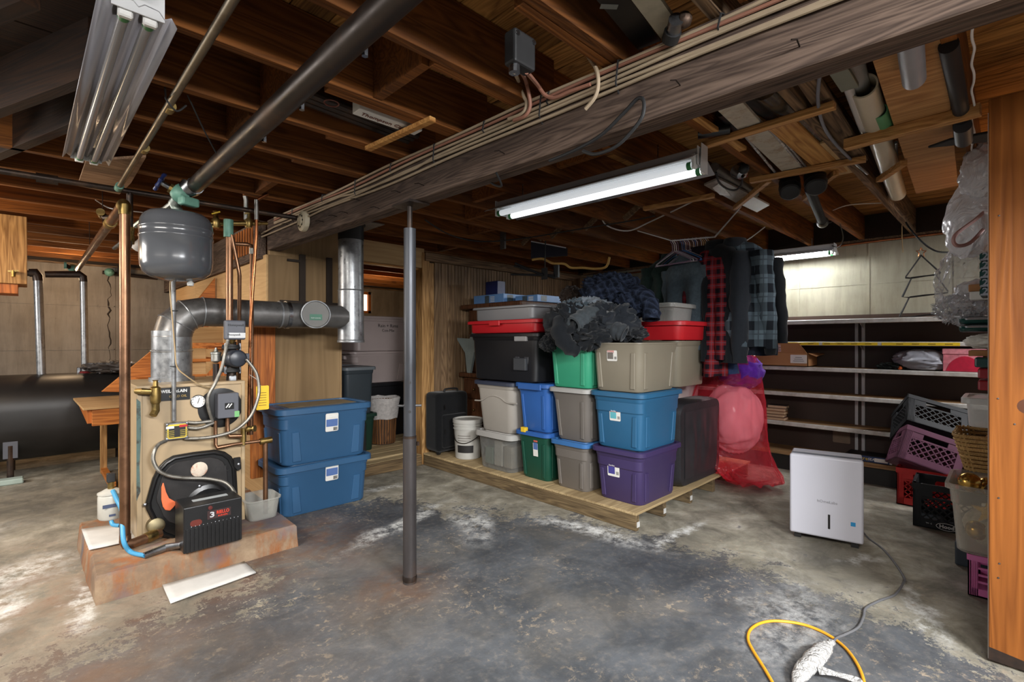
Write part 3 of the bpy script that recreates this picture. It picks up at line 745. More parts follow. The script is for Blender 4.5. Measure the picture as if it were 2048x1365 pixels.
# burner unit
b0, b1 = Vector((0.60, 3.20, 0.158)), Vector((0.895, 3.42, 0.412))
bur = MB().box(b0, b1).build('burner', M_black, boil, smooth=0, bevel=0.006, seg=2)
MB().lathe([(0.085, 0), (0.085, 0.18)], (0.75, 3.41, 0.30), (0, 1, 0), 20).build('burner_tube', M_blackm, bur)
for i in range(14):
    xx = b0.x + 0.012 + i * 0.0205
    MB().box((xx, b0.y - 0.007, b0.z + 0.006), (xx + 0.011, b0.y + 0.001, b0.z + 0.132)).build('cooling_fin', M_black, bur, smooth=0)
for i in range(13):
    xx = b0.x + 0.038 + i * 0.0195
    MB().lathe([(0, 0), (0.004, 0), (0.003, 0.003), (0, 0.004)], (xx, b0.y, b0.z + 0.142), (0, -1, 0), 6).build('screw', M_steel, bur)
c = Vector((0.775, b0.y, 0.345))
sticker('maker_badge', c, X, Z, 0.12, 0.048, plain('badge_dark', srgb(52, 34, 34), 0.4), bur, 0.002)
text('3', 0.042, c + Vector((-0.036, -0.003, 0)), X, Z, plain('badge_grey', srgb(176, 178, 182), 0.4), bur, bold=0.001, squash=1.3)
text('RIELLO', 0.026, c + Vector((0.018, -0.003, 0.007)), X, Z, M_inkr, bur, bold=0.0005, squash=0.8)
text('BURNERS', 0.013, c + Vector((0.018, -0.003, -0.013)), X, Z, M_inkr, bur, squash=0.9)
sticker('round_window', Vector((0.66, b0.y, 0.318)), X, Z, 0.058, 0.034, plain('smoked_red', srgb(96, 40, 32), 0.3), bur, 0.002, 0.017)
MB().lathe([(0, 0), (0.012, 0), (0.011, 0.004), (0, 0.005)], Vector((0.73, b0.y, 0.386)), (0, -1, 0), 12).build('reset_button', plain('dark_red', srgb(84, 30, 26), 0.4), bur)
sticker('top_label', Vector((0.755, 3.315, b1.z)), X, Y, 0.18, 0.042, plain('label_grey', srgb(160, 166, 168), 0.5), bur, 0.001)
# gauge, aquastat, relief valve
g = MB().lathe([(0, 0), (0.040, 0), (0.042, 0.02), (0.038, 0.024), (0.038, 0.019), (0, 0.019)], Bf(395, 803), (0, -1, 0), 24).build('gauge', M_steel, boil)
gc = Bf(395, 803) + Vector((0, -0.0195, 0))
MB().lathe([(0, 0), (0.037, 0), (0, 0.0005)], gc, (0, -1, 0), 24).build('gauge_face', M_white, g)
MB().bar(gc + Vector((-0.004, -0.002, -0.012)), gc + Vector((0.006, -0.002, 0.022)), 0.003, 0.001, (0, 1, 0)).build('gauge_needle', M_ink, g)
for k in range(9):
    a = math.radians(220 - k * 32.5)
    MB().box(gc + Vector((0.031 * math.cos(a) - 0.0015, -0.0012, 0.031 * math.sin(a) - 0.002)), gc + Vector((0.031 * math.cos(a) + 0.0015, 0, 0.031 * math.sin(a) + 0.003))).build('gauge_mark', M_ink, g, smooth=0)
MB().lathe([(0, 0), (0.128, 0), (0.128, 0.004), (0.1, 0.007), (0, 0.007)], Bf(441, 816), (0, -1, 0), 32).build('access_cover', M_black, boil)
a0 = Bf(430, 836, 0.01); a1 = Bf(471, 784, 0.01)
aq = MB().box((a0.x, a0.y - 0.075, a0.z), (a1.x, a0.y, a1.z)).build('control_box', M_greybox, boil, smooth=0, bevel=0.005, seg=2)
ac = Vector(((a0.x + a1.x) / 2, a0.y - 0.075, (a0.z + a1.z) / 2))
sticker('control_badge', ac + Vector((0.004, 0, -0.003)), X, Z, 0.052, 0.042, M_black, aq, 0.002)
for dx in (-0.008, 0.008):
    MB().bar(ac + Vector((dx - 0.008, -0.003, -0.012)), ac + Vector((dx + 0.010, -0.003, 0.012)), 0.006, 0.001, (0, 1, 0)).build('badge_stripe', M_inkw, aq)
sticker('green_sticker', ac + Vector((0.048, 0, -0.058)), X, Z, 0.028, 0.038, plain('green_label', srgb(110, 170, 110), 0.5), aq, 0.001)
rv = MB().tube([Bf(274, 783, 0.0), Bf(274, 783, 0.03), Bf(284, 783, 0.06), Bf(309, 784, 0.06)], 0.016, 10).build('relief_valve', M_brass, boil)
MB().lathe([(0.018, -0.065), (0.026, -0.05), (0.028, 0.0), (0.026, 0.035), (0.014, 0.045), (0.012, 0.075), (0.017, 0.08), (0, 0.082)], Bf(311, 788, 0.06), (0, 0, 1), 16).build('valve_body', M_brass, rv)
MB().tube([Bf(311, 806, 0.06), Bf(311, 822, 0.06), Bf(306, 831, 0.075)], 0.020, 10).build('valve_outlet', M_brass, rv)
MB().bar(Bf(311, 762, 0.06), Bf(322, 764, 0.06), 0.004, 0.012).build('test_lever', M_steel, rv)
# junction box with the yellow switch label
j0 = Bf(328, 880, 0.0); j1 = Bf(373, 842, 0.0)
jb = MB().box((j0.x, j0.y - 0.05, j0.z), (j1.x, j0.y, j1.z)).build('junction_box', M_steel, boil, smooth=0, bevel=0.004, seg=2)
jc = Vector(((j0.x + j1.x) / 2, j0.y - 0.05, (j0.z + j1.z) / 2))
sticker('switch_label', jc, X, Z, (j1.x - j0.x) * 0.86, (j1.z - j0.z) * 0.84, plain('label_yellow', srgb(202, 176, 60), 0.4), jb, 0.002, 0.012)
sticker('switch_label_dark', jc + Vector((0, -0.0021, -0.002)), X, Z, (j1.x - j0.x) * 0.74, (j1.z - j0.z) * 0.66, M_ink, jb, 0.001, 0.006)
sticker('switch_label_red', jc + Vector((0.032, -0.0032, 0.03)), X, Z, 0.042, 0.014, M_red, jb, 0.0006)
sticker('switch_label_white', jc + Vector((-0.036, -0.0032, 0.026)), X, Z, 0.040, 0.014, M_inkw, jb, 0.0006)
for k in range(4):
    for sx in (-0.036, 0.036):
        sticker('print_line', jc + Vector((sx, -0.0032, 0.004 - k * 0.011)), X, Z, 0.042, 0.004, plain('print_yellow', srgb(150, 132, 50), 0.5), jb, 0.0005)
for sx in (-1, 1):
    for sz in (-1, 1):
        MB().lathe([(0, 0), (0.008, 0), (0.007, 0.004), (0, 0.005)], jc + Vector((sx * (j1.x - j0.x) * 0.44, 0, sz * (j1.z - j0.z) * 0.42)), (0, -1, 0), 8).build('screw', M_steel, jb)
# flue collar
MB().lathe([(0.128, 0), (0.128, 0.03)], (0.673, 3.93, BZ1 + 0.004), (0, 0, 1), 28).build('flue_collar', M_galv, boil)

# ---------------- armoured cables between the controls: each runs by itself
def ribbed(pts, r, n=6, pitch=0.011):
    P = spline([Vector(p) for p in pts], 24)
    L = [0]
    for i in range(1, len(P)): L.append(L[-1] + (P[i] - P[i - 1]).length)
    out = []; k = 0; s = 0.0
    rad = []
    i = 0
    while s < L[-1]:
        while i < len(L) - 2 and L[i + 1] < s: i += 1
        t = (s - L[i]) / max(1e-9, L[i + 1] - L[i]); out.append(P[i].lerp(P[i + 1], t)); rad.append(r if k % 2 else r * 0.8); k += 1; s += pitch / 2
    m = MB()
    n_ = len(out); rs = []; prev = None
    for i, p in enumerate(out):
        t = (out[min(i + 1, n_ - 1)] - out[max(i - 1, 0)]).normalized()
        u = t.cross(Vector((0, 0, 1))) if prev is None else prev - t * prev.dot(t)
        if u.length < 1e-4: u = t.cross(Vector((1, 0, 0)))
        u.normalize(); prev = u; v = t.cross(u)
        rs.append([p + (u * math.cos(2 * math.pi * a / 8) + v * math.sin(2 * math.pi * a / 8)) * rad[i] for a in range(8)])
    return m.rings(rs)
M_armour = metal('armoured_cable', srgb(140, 137, 130), 0.42, srgb(90, 84, 76), 30, 0.4, 0.7)
def armour(pts, label, off=0.06, r=0.0115):
    P = [Bf(p[0], p[1], p[2] if len(p) > 2 else off) for p in pts]
    o = ribbed(P, r).build_at('flexible_conduit', M_armour, P[0], smooth=80); tag(o, label, 'conduit', 'armoured cables on the boiler'); return o
armour([(425, 842, .05), (417, 815, .075), (417, 792, .08), (431, 766, .08), (444, 735, .09), (450, 708, .09), (456, 680, .06)], 'armoured cable curving up from the grey control box to the zone valve')
armour([(374, 845, .03), (395, 846, .045), (428, 842, .05)], 'short armoured cable from yellow-labelled box to grey control box, upper of two')
armour([(374, 856, .03), (396, 857, .045), (414, 852, .05), (430, 845, .045)], 'short armoured cable from yellow-labelled box to grey control box, lower of two')
armour([(369, 878, .03), (400, 877, .06), (432, 873, .08), (470, 861, .10), (500, 835, .11), (515, 800, .11), (518, 775, .10), (512, 745, .09), (492, 718, .07)], 'long armoured cable looping from the yellow-labelled box up to the pump')
armour([(333, 882, .03), (318, 889, .06), (309, 903, .08), (307, 922, .09), (318, 942, .10), (338, 952, .10), (362, 956, .10), (384, 957, .10), (415, 958, .12), (446, 964, .16), (462, 975, .2), (470, 988, .24)], 'armoured cable drooping from the yellow-labelled box across to the burner')

# rigid conduit dropping to the junction box
cdt = MB().tube([Bf(348, 842, 0.025), Bf(347, 560, 0.025)], 0.0125, 10).build_at('conduit_pipe', M_galv, Bf(348, 842, 0.025))
tag(cdt, 'straight galvanized conduit dropping to the yellow-labelled box', 'conduit')
w_ = MB().tube([Bf(343, 548, 0.045), Bf(340, 580, 0.045), Bf(345, 640, 0.045), Bf(350, 700, 0.045), Bf(354, 734, 0.05), Bf(372, 752, 0.06), Bf(400, 770, 0.05), Bf(428, 779, 0.02)], 0.004, 6, smooth=5).build_at('thermostat_wire', plain('beige_wire', srgb(164, 140, 104), 0.6), Bf(354, 734, .05))
tag(w_, 'thin tan wire tied along the galvanized conduit down to the boiler top', 'wire')
for py_ in (622, 733):
    k = MB().lathe([(0.021, -0.002), (0.021, 0.002)], Bf(348, py_, 0.032), (0, 0, 1), 10).build_at('cable_tie', M_blackm, Bf(348, py_, 0.03))
    tag(k, 'black cable tie round the conduit ' + ('level with the flue elbow' if py_ < 700 else 'just above the boiler top'), 'cable tie', 'ties on the conduit')

# ---------------- flue
FXC, FYC, FZC = 0.673, 3.93, 1.54
fl = thing('flue_pipe', 'galvanized smoke pipe rising from the boiler, elbowing to the chimney pipe', 'flue', (FXC, FYC, BZ1))
MB().lathe([(0.115, 0), (0.115, 0.19), (0.119, 0.195), (0.119, 0.2), (0.114, 0.205), (0.114, 0.33)], (FXC, FYC, BZ1 + 0.01), (0, 0, 1), 32).build('riser', M_galv, fl)
# elbow of three mitred gores
el = MB(); rs = []
R0 = 0.175
for i, (a, r) in enumerate(((0, .115), (15, .113), (30, .112), (45, .110), (60, .107), (75, .104), (90, .101))):
    a = math.radians(a); c = Vector((FXC + R0 - R0 * math.cos(a), FYC, FZC - R0 + R0 * math.sin(a)))
    n = Vector((math.cos(a), 0, -math.sin(a))); rs.append([c + (n * math.cos(2 * math.pi * k / 32) + Y * math.sin(2 * math.pi * k / 32)) * r for k in range(32)])
el.rings([rs[0], rs[2], rs[4], rs[6]], caps=False); el.build('elbow', M_galv_dark, fl, smooth=25)
for i in (1, 2, 3):
    i2 = i * 2
    q = rs[i2]; c = sum(q, Vector()) / 32
    MB().tube([c + (p - c) * 1.01 for p in q] + [c + (q[0] - c) * 1.01], 0.004, 6).build('seam', M_galv, fl)
CHX, CHY = 1.96, 3.97
MB().tube([(FXC + R0, FYC, FZC), (1.62, FYC + 0.01, FZC)], 0.1, 32, caps=False).build('run', M_galv_dark, fl)
MB().tube([(1.35, FYC, FZC), (1.362, FYC, FZC)], 0.104, 32).build('band', M_galv, fl)
MB().tube([(1.40, FYC, FZC), (1.425, FYC, FZC)], 0.1065, 32).build('drawband', M_steel, fl)
MB().tube([(1.60, FYC + 0.01, FZC), (1.80, CHY, FZC), (1.90, CHY, FZC)], 0.097, 32, caps=False).build('tee_run', M_galv_dark, fl)
# barometric damper facing the room
dc = Vector((1.60, FYC - 0.075, FZC + 0.005))
dn = Vector((-0.28, -0.96, 0)).normalized()
dm = MB().lathe([(0.104, 0), (0.104, 0.07), (0.109, 0.072), (0.109, 0.08), (0.1, 0.082)], dc, dn, 32, caps=False).build('damper_collar', M_galv, fl)
MB().lathe([(0, 0.07), (0.098, 0.07), (0.097, 0.076), (0, 0.077)], dc, dn, 32).build('damper_disc', plain('grey_damper', srgb(112, 111, 108), 0.6, 0.1, 0.1), dm)
dx = Vector((-dn.y, dn.x, 0)); dx = dx if dx.x > 0 else -dx
o2 = dc + dn * 0.0785 + Vector((0, 0, -0.022))
sticker('damper_label', o2, dx, Z, 0.09, 0.046, plain('green_label2', srgb(34, 104, 78), 0.5), dm, 0.0015)
text('field controls', 0.013, o2 + dn * 0.002 + Z * -0.006, dx, Z, M_inkw, dm)
ch = thing('chimney_pipe', 'upright shiny galvanized chimney pipe hanging beside the plywood enclosure', 'chimney', (CHX, CHY, 1.33))
MB().lathe([(0, 0), (0.112, 0), (0.114, 0.01), (0.112, 0.02), (0.108, 0.024), (0.106, 0.34), (0.106, 0.44)], (CHX, CHY, 1.325), (0, 0, 1), 36).build('tee_body', M_galv, ch)
MB().lathe([(0.108, 0), (0.110, 0.004), (0.108, 0.008), (0.104, 0.012), (0.104, 0.57)], (CHX, CHY, 1.765), (0, 0, 1), 36).build('upper_pipe', M_galv, ch)
MB().lathe([(0.106, 0), (0.106, 0.12), (0.12, 0.13), (0.12, 0.14)], (CHX, CHY, 2.20), (0, 0, 1), 36).build('thimble', M_blackm, ch)
MB().box((CHX - 0.2, CHY - 0.18, 2.342), (CHX + 0.22, CHY + 0.2, 2.349)).build('ceiling_plate', M_galv_dark, ch, smooth=0)

# ---------------- copper riser on the left and its run to the back
tall = thing('copper_riser', 'tall thick copper pipe left of the boiler, turning back along the ceiling', 'pipe', (0.379, 3.51, 0.2))
MB().tube([(0.379, 3.51, 0.215), (0.379, 3.51, 2.085)], 0.0255, 16).build('upright', M_copper, tall)
MB().tube([(0.379, 3.50, 0.245), (0.379, 3.50, 0.21), (0.385, 3.49, 0.195), (0.41, 3.49, 0.188), (0.55, 3.55, 0.195)], 0.027, 16).build('lower_elbow', M_copper, tall)
MB().tube([(0.379, 3.51, 2.05), (0.379, 3.515, 2.10), (0.377, 3.535, 2.116), (0.375, 3.60, 2.118)], 0.029, 16).build('upper_elbow', M_brass, tall)
MB().tube([(0.375, 3.58, 2.118), (0.36, 7.05, 2.118)], 0.0265, 16).build('ceiling_run', M_copper, tall)
MB().tube([(0.374, 4.12, 2.118), (0.373, 4.22, 2.118)], 0.034, 16).build('coupling', M_brass, tall)
MB().tube([(0.366, 6.9, 2.118), (0.364, 7.3, 2.118)], 0.022, 10).build('reducer', M_brass, tall)
MB().lathe([(0.030, -0.03), (0.033, 0), (0.030, 0.03)], (0.50, 3.53, 0.193), (0.9, 0.4, 0.05), 14).build('union', M_brass, tall)
MB().lathe([(0.045, 0), (0.045, 0.05), (0.03, 0.06)], (0.53, 3.60, 0.24), (0, -1, 0), 18).build('boss', metal('pale_bronze', srgb(150, 140, 112), 0.5, None), tall)
for yy in (4.6, 5.7):
    hw = MB().tube([(0.372, yy, 2.09), (0.345, yy, 2.12), (0.372, yy, 2.15), (0.36, yy - 0.1, JZ + 0.05)], 0.003, 6).build_at('hanger_wire', M_nail, (0.372, yy, 2.12))
    tag(hw, 'thin wire hanger holding the copper run below the joists, ' + ('nearer one' if yy < 5 else 'farther one'), 'wire', 'pipe hanger wires')

# ---------------- pipes under the ceiling
ip = thing('iron_pipe', 'thick dark stained iron pipe running under the joists toward the boiler', 'pipe', (0.655, 2.0, 2.2))
MB().tube([(0.662, -2.4, 2.2), (0.65, 3.22, 2.2)], 0.041, 18).build('pipe_run', M_iron_pipe, ip)
MB().tube([(0.65, 3.17, 2.2), (0.65, 3.24, 2.2)], 0.045, 18).build('threaded_end', M_steel, ip)
for yy in (1.33, 1.80, 2.2):
    MB().lathe([(0.0, 0), (0.010, 0.0), (0.010, 0.03), (0, 0.03)], (0.70, yy, 2.175), (0, 0, 1), 6).build('hanger_clip', M_steel, ip)
tp = thing('grey_pipe', 'slim grey pipe running under the joists right of the dark twin-tube light', 'pipe', (0.385, 2.5, 2.25))
MB().tube([(0.402, -1.5, 2.25), (0.372, 3.70, 2.25)], 0.0135, 12).build('pipe_run', metal('dull_pipe', srgb(128, 118, 102), 0.4, srgb(80, 66, 50), 6, 0.6, 0.9), tp)
for yy in (2.28, 2.86):
    MB().tube([(0.388 - (yy - 2.28) * 0.004, yy, 2.25), (0.388 - (yy - 2.28) * 0.004, yy + 0.05, 2.25)], 0.018, 12).build('coupling', M_brass, tp)
MB().tube([(0.372, 3.66, 2.25), (0.372, 3.74, 2.25)], 0.021, 12).build('end_fitting', M_verd, tp)
bp = thing('black_pipe', 'thin black iron pipe crossing level under the joists behind the tank', 'pipe', (0.6, 3.75, 2.25))
MB().tube([(-3.0, 3.96, 2.25), (1.5, 3.70, 2.25)], 0.017, 12).build('pipe_run', M_iron, bp)
MB().tube([(0.02, 3.80, 2.25), (0.11, 3.795, 2.25)], 0.027, 12).build('tee', M_iron, bp)
MB().tube([(0.43, 3.765, 2.25), (0.43, 3.765, 2.0)], 0.017, 12).build('drop', M_iron, bp)
MB().lathe([(0.022, 0), (0.026, 0.03), (0.022, 0.06), (0.027, 0.10)], (0.43, 3.765, 1.93), (0, 0, 1), 12).build('drop_valve', M_brass, bp)
MB().tube([(0.43, 3.765, 1.95), (0.415, 3.72, 1.90), (0.40, 3.68, 1.88)], 0.018, 10).build('drop_elbow', M_solder, bp)
for a_, b_, l_ in (((330, 175), (333, 200), 0), ((375, 190), (436, 312), 1)):
    p0 = pz(a_[0], a_[1], JZ + 0.02); p1 = pz(b_[0], b_[1], 2.2)
    hw = MB().tube([p0, p0.lerp(p1, 0.5) + Vector((0, 0, -0.01)), p1, p1 + Vector((0.03, 0, -0.03)), p1 + Vector((0.06, 0.0, 0.0))], 0.0035, 6, smooth=4).build_at('hanger_wire', M_blackm, p1)
    tag(hw, 'black wire loop carrying the ' + ('slim grey pipe under the joists' if not l_ else 'thick dark iron pipe under the joists'), 'wire', 'pipe hanger wires')

# ---------------- expansion tank and its valve
TX, TY = 0.586, 3.285
tk = thing('expansion_tank', 'glossy grey steel expansion tank hanging above the boiler', 'tank', (TX, TY, 1.68))
rT = 0.174
prof = [(0.012, 0.0), (0.07, 0.006), (0.13, 0.024), (0.160, 0.05), (0.171, 0.085), (rT, 0.12), (rT, 0.235), (rT + 0.003, 0.238), (rT + 0.003, 0.246), (rT, 0.249), (rT, 0.282), (rT + 0.003, 0.285), (rT + 0.003, 0.293), (rT, 0.296), (0.170, 0.33), (0.158, 0.358), (0.135, 0.378), (0.08, 0.388), (0.02, 0.39)]
MB().lathe(prof, (TX, TY, 1.672), (0, 0, 1), 40).build('tank_shell', plain('tank_grey', srgb(74, 76, 80), 0.2, 0.0, 0.06, 4, coat=0.2), tk, smooth=60)
MB().lathe([(0, 0), (0.016, 0.004), (0.018, 0.02), (0.01, 0.03)], (TX + 0.06, TY - 0.02, 1.648), (0, 0, 1), 12).build('air_valve_cap', plain('cap_clear', srgb(190, 190, 186), 0.2), tk)
vl = thing('gate_valve', 'green gate valve with blue handwheel above the grey tank', 'valve', (0.60, 3.25, 2.15))
vc = pd(362, 388, 2.72)
MB().tube([(0.65, 3.235, 2.2), pd(378, 376, 2.72), vc], 0.036, 14).build('valve_inlet', M_steel, vl)
MB().ball(vc, 0.052, 14, 8, 0.15, 3, 1).build('valve_body', M_verd, vl)
MB().obox(vc + Vector((0.03, -0.03, -0.045)), (0.10, 0.05, 0.05), Matrix.Rotation(0.4, 3, 'Z')).build('valve_flange', M_verd, vl, smooth=0, bevel=0.012, seg=2)
wc = pd(320, 364, 2.66)
MB().tube([vc, wc], 0.014, 10).build('valve_stem', M_steel, vl)
MB().tube([vc.lerp(wc, 0.3), vc.lerp(wc, 0.55)], 0.028, 10).build('bonnet', M_brass, vl)
wd = (wc - vc).normalized()
u_ = wd.cross(Z).normalized(); v_ = wd.cross(u_)
M_bluew = plain('blue_wheel', srgb(30, 42, 88), 0.35)
MB().tube([wc + (u_ * math.cos(a * math.pi / 12) + v_ * math.sin(a * math.pi / 12)) * (0.042 + 0.005 * math.cos(a * 2.1)) for a in range(25)], 0.008, 8).build('handwheel', M_bluew, vl)
for a in range(4):
    MB().tube([wc, wc + (u_ * math.cos(a * math.pi / 2) + v_ * math.sin(a * math.pi / 2)) * 0.042], 0.006, 6).build('spoke', M_bluew, vl)
MB().tube([vc, pd(349, 408, 2.75), (TX, TY, 2.08), (TX, TY, 2.05)], 0.026, 12).build('tank_connector', M_solder, vl)
MB().tube([pd(349, 405, 2.75), pd(330, 420, 2.8), pd(300, 430, 3.0), pd(272, 452, 3.1)], 0.018, 10).build('side_branch', M_solder, vl)

# ---------------- right-hand copper group, zone valve and circulator
def Cp(px, py, y=3.66): return pY(px, py, y)
sp = thing('supply_pipe', 'thick copper pipe dropping from brass valves to the grey zone valve', 'pipe', Cp(459, 640))
MB().tube([Cp(459, 452), Cp(459, 645)], 0.0215, 14).build('upright', M_copper, sp)
MB().tube([Cp(418, 447, 3.75), Cp(520, 447, 3.75)], 0.017, 12).build('manifold', M_brass, sp)
MB().tube([Cp(457, 440), Cp(457, 475)], 0.030, 12).build('tee', M_verd, sp)
for x_ in (432, 497):
    MB().lathe([(0.02, -0.03), (0.028, -0.01), (0.028, 0.02), (0.016, 0.04), (0.012, 0.075), (0.02, 0.08), (0, 0.085)], Cp(x_, 447, 3.75), (0, 0, 1), 12).build('brass_valve', M_brass, sp)
    MB().bar(Cp(x_ - 8, 428, 3.73), Cp(x_ + 8, 424, 3.73), 0.012, 0.008).build('valve_lever', M_yellow if x_ < 450 else M_brass, sp)
MB().tube([Cp(520, 447, 3.75), Cp(535, 447, 3.75)], 0.012, 10).build('manifold_end', M_brass, sp)
p2 = MB().tube([Cp(463, 470, 3.64), Cp(478, 543, 3.64), Cp(479, 552, 3.64), Cp(478, 760, 3.9)], 0.0125, 12).build_at('bypass_pipe', M_copper, Cp(478, 545, 3.64))
tag(p2, 'copper pipe slanting off the brass valves then dropping behind the pump', 'pipe')
p3 = thing('return_pipe', 'dull copper pipe with top elbow, second from right of the copper group', 'pipe', Cp(503, 700, 3.72))
MB().tube([Cp(470, 488, 3.75), Cp(494, 489, 3.75), Cp(502, 492, 3.74), Cp(504, 502, 3.73), Cp(502, 870, 3.73)], 0.0135, 12).build('pipe_run', M_copper, p3)
MB().lathe([(0.018, -0.02), (0.018, 0.02)], Cp(504, 503, 3.73), (0, 0, 1), 12).build('solder_joint', M_solder, p3)
p4 = thing('bright_copper_pipe', 'thin bright copper pipe leaning down from joists, rightmost of copper group', 'pipe', Cp(505, 600, 3.64))
MB().tube([Cp(536, 388, 3.64), Cp(515, 400, 3.64), Cp(513, 408, 3.64), Cp(513, 470, 3.64), Cp(501, 648, 3.66), Cp(497, 870, 3.70)], 0.0105, 12).build('pipe_run', M_copper_bright, p4)
MB().tube([Cp(513, 400, 3.64), Cp(513, 440, 3.64)], 0.014, 12).build('top_sleeve', M_solder, p4)
MB().tube([Cp(490, 392, 3.75), Cp(492, 402, 3.75), Cp(492, 440, 3.75)], 0.014, 10).build('side_stub', M_solder, p4)

zv = thing('zone_valve', 'charcoal zone valve head on the copper pipe above the pump', 'valve', Cp(466, 660, 3.62))
z0 = Cp(446, 680, 3.62); z1 = Cp(487, 642, 3.62)
hd = MB().box((z0.x, z0.y - 0.055, z0.z), (z1.x, z0.y, z1.z)).build('head', M_greybox, zv, smooth=0, bevel=0.012, seg=3)
zc = Vector(((z0.x + z1.x) / 2, z0.y - 0.055, (z0.z + z1.z) / 2))
sticker('valve_label', zc + Vector((0.008, 0, -0.035)), X, Z, 0.098, 0.034, plain('label_silver', srgb(196, 198, 200), 0.4), hd, 0.001)
text('Honeywell', 0.017, zc + Vector((-0.012, -0.002, -0.031)), X, Z, M_ink, hd)
text('Honeywell', 0.022, zc + Vector((0.0, 0, 0.032)), X, Z, M_blackm, hd)
MB().lathe([(0.012, 0), (0.022, 0.02), (0.026, 0.05)], Cp(464, 688, 3.655), (0, 0, 1), 12).build('valve_neck', M_brass, zv)
cp = thing('circulator_pump', 'black circulator pump standing in line above the boiler', 'pump', Cp(465, 760, 3.68))
MB().tube([Cp(463, 766, 3.68), Cp(463, 684, 3.68)], 0.03, 14).build('pump_pipe', M_iron, cp)
for py_ in (694, 740):
    MB().lathe([(0.055, -0.016), (0.058, -0.012), (0.058, 0.0), (0.055, 0.004), (0.055, 0.014)], Cp(463, py_, 3.68), (0, 0, 1), 18).build('flange', M_blackm, cp)
    for sx in (-1, 1):
        MB().lathe([(0.009, -0.024), (0.009, 0.024)], Cp(463, py_, 3.68) + Vector((sx * 0.042, -0.03, 0)), (0, 0, 1), 6).build('flange_bolt', M_steel, cp)
MB().ball(Cp(463, 718, 3.68), 0.062, 16, 10).build('volute', M_blackm, cp)
MB().lathe([(0.055, 0.0), (0.058, 0.02), (0.058, 0.10), (0.05, 0.115), (0.045, 0.118), (0, 0.118)], Cp(466, 717, 3.66), (0.0, -1, 0), 26).build('motor', plain('pump_dark', srgb(44, 48, 56), 0.35), cp)
MB().box(Cp(478, 726, 3.60), Cp(494, 707, 3.66)).build('terminal_box', M_greybox, cp, smooth=0, bevel=0.005)
MB().lathe([(0.035, 0), (0.035, 0.03), (0.03, 0.04)], Cp(464, 762, 3.68), (0, 0, 1), 6).build('base_nut', M_steel, cp)
av = thing('air_vent', 'small brass float air vent beside the pump on the boiler', 'vent', Cp(432, 760, 3.70))
MB().tube([Cp(432, 765, 3.70), Cp(432, 728, 3.70)], 0.019, 12).build('vent_pipe', M_iron_pipe, av)
MB().lathe([(0.012, 0), (0.022, 0.008), (0.030, 0.012), (0.030, 0.055), (0.033, 0.058), (0.033, 0.07), (0.014, 0.075), (0.008, 0.09), (0.006, 0.10)], Cp(432, 726, 3.70), (0, 0, 1), 16).build('vent_body', M_solder, av)
# drain piping low on the front
dp = thing('drain_piping', 'brown copper drain piping running from the boiler front into the clear tub', 'pipe', Bf(470, 890, 0.05))
MB().tube([Bf(431, 842, .05), Bf(431, 890, .05), Bf(434, 896, .06), Bf(470, 889, .06), Bf(541, 880, .08)], 0.011, 12).build('drain_run', M_copper, dp)
MB().tube([Bf(455, 836, .04), Bf(455, 866, .04), Bf(459, 873, .05), Bf(486, 872, .06)], 0.013, 12).build('test_branch', M_copper, dp)
MB().tube([Bf(487, 890, .06), Bf(487, 857, .06)], 0.017, 12).build('tee', M_brass, dp)
MB().lathe([(0.012, 0), (0.020, 0.01), (0.020, 0.03), (0.01, 0.04), (0.01, 0.05), (0.022, 0.052), (0.022, 0.06)], Bf(492, 859, .07), (0.7, -0.7, 0.1), 10).build('drain_valve', M_brass, dp)
MB().tube([Bf(520, 884, .08), Bf(543, 880, .08)], 0.021, 12).build('drain_tee', M_brass, dp)
pd0 = Bf(531, 886, .08); pd0b = Vector((pd0.x, pd0.y, 0.175))
MB().tube([pd0, pd0b], 0.0155, 14).build('drain_drop', M_copper, dp)
tg = thing('warning_tag', 'yellow paper warning tag hanging beside the bright copper pipe', 'tag', pY(525, 796, 3.60))
sticker('tag_card', pY(525, 796, 3.60), X, Z, 0.082, 0.165, M_yellow, tg, 0.0015, 0.008)
MB().tube([pY(524, 776, 3.60), Cp(512, 758, 3.64), Cp(499, 750, 3.662)], 0.002, 5).build('tag_string', M_cord_w, tg)
for k in range(6):
    sticker('print_line', pY(525, 786 + k * 5, 3.5985), X, Z, 0.05, 0.004, plain('tag_ink', srgb(120, 92, 30), 0.7), tg, 0.0004)

# ---------------- oil filter, hose, papers, tub
of = thing('oil_filter', 'white oil filter canister with black valve left of the copper riser', 'filter', (0.34, 3.70, 0.28))
fo = pY(222, 1036, 3.70); s_ = depth(fo.x, fo.y) / FOC
MB().lathe([(0.055, 0), (0.062, 0.01), (0.062, 0.13), (0.058, 0.14), (0.064, 0.144), (0.064, 0.152), (0.05, 0.158), (0.03, 0.17), (0.0, 0.172)], fo, (0, 0, 1), 24).build('canister', plain('canister_white', srgb(176, 174, 166), 0.4), of)
sticker('filter_print', fo + Vector((-0.012, -0.0625, 0.085)), X, Z, 0.062, 0.02, plain('filter_blue', srgb(60, 70, 96), 0.6), of, 0.001)
sticker('filter_print', fo + Vector((0.0, -0.0632, 0.03)), X, Z, 0.03, 0.012, plain('filter_blue', srgb(60, 70, 96), 0.6), of, 0.001)
MB().lathe([(0.016, 0), (0.016, 0.05), (0.01, 0.055)], fo + Vector((0, 0, 0.165)), (0, 0, 1), 10).build('filter_neck', M_brass, of)
MB().box(fo + Vector((-0.02, -0.02, 0.21)), fo + Vector((0.02, 0.02, 0.262))).build('shut_off_knob', M_blackm, of, smooth=0, bevel=0.004)
hs = thing('oil_hose', 'bright blue oil line looping from the filter down to the burner', 'hose', fo + Vector((0.03, -0.05, 0.1)))
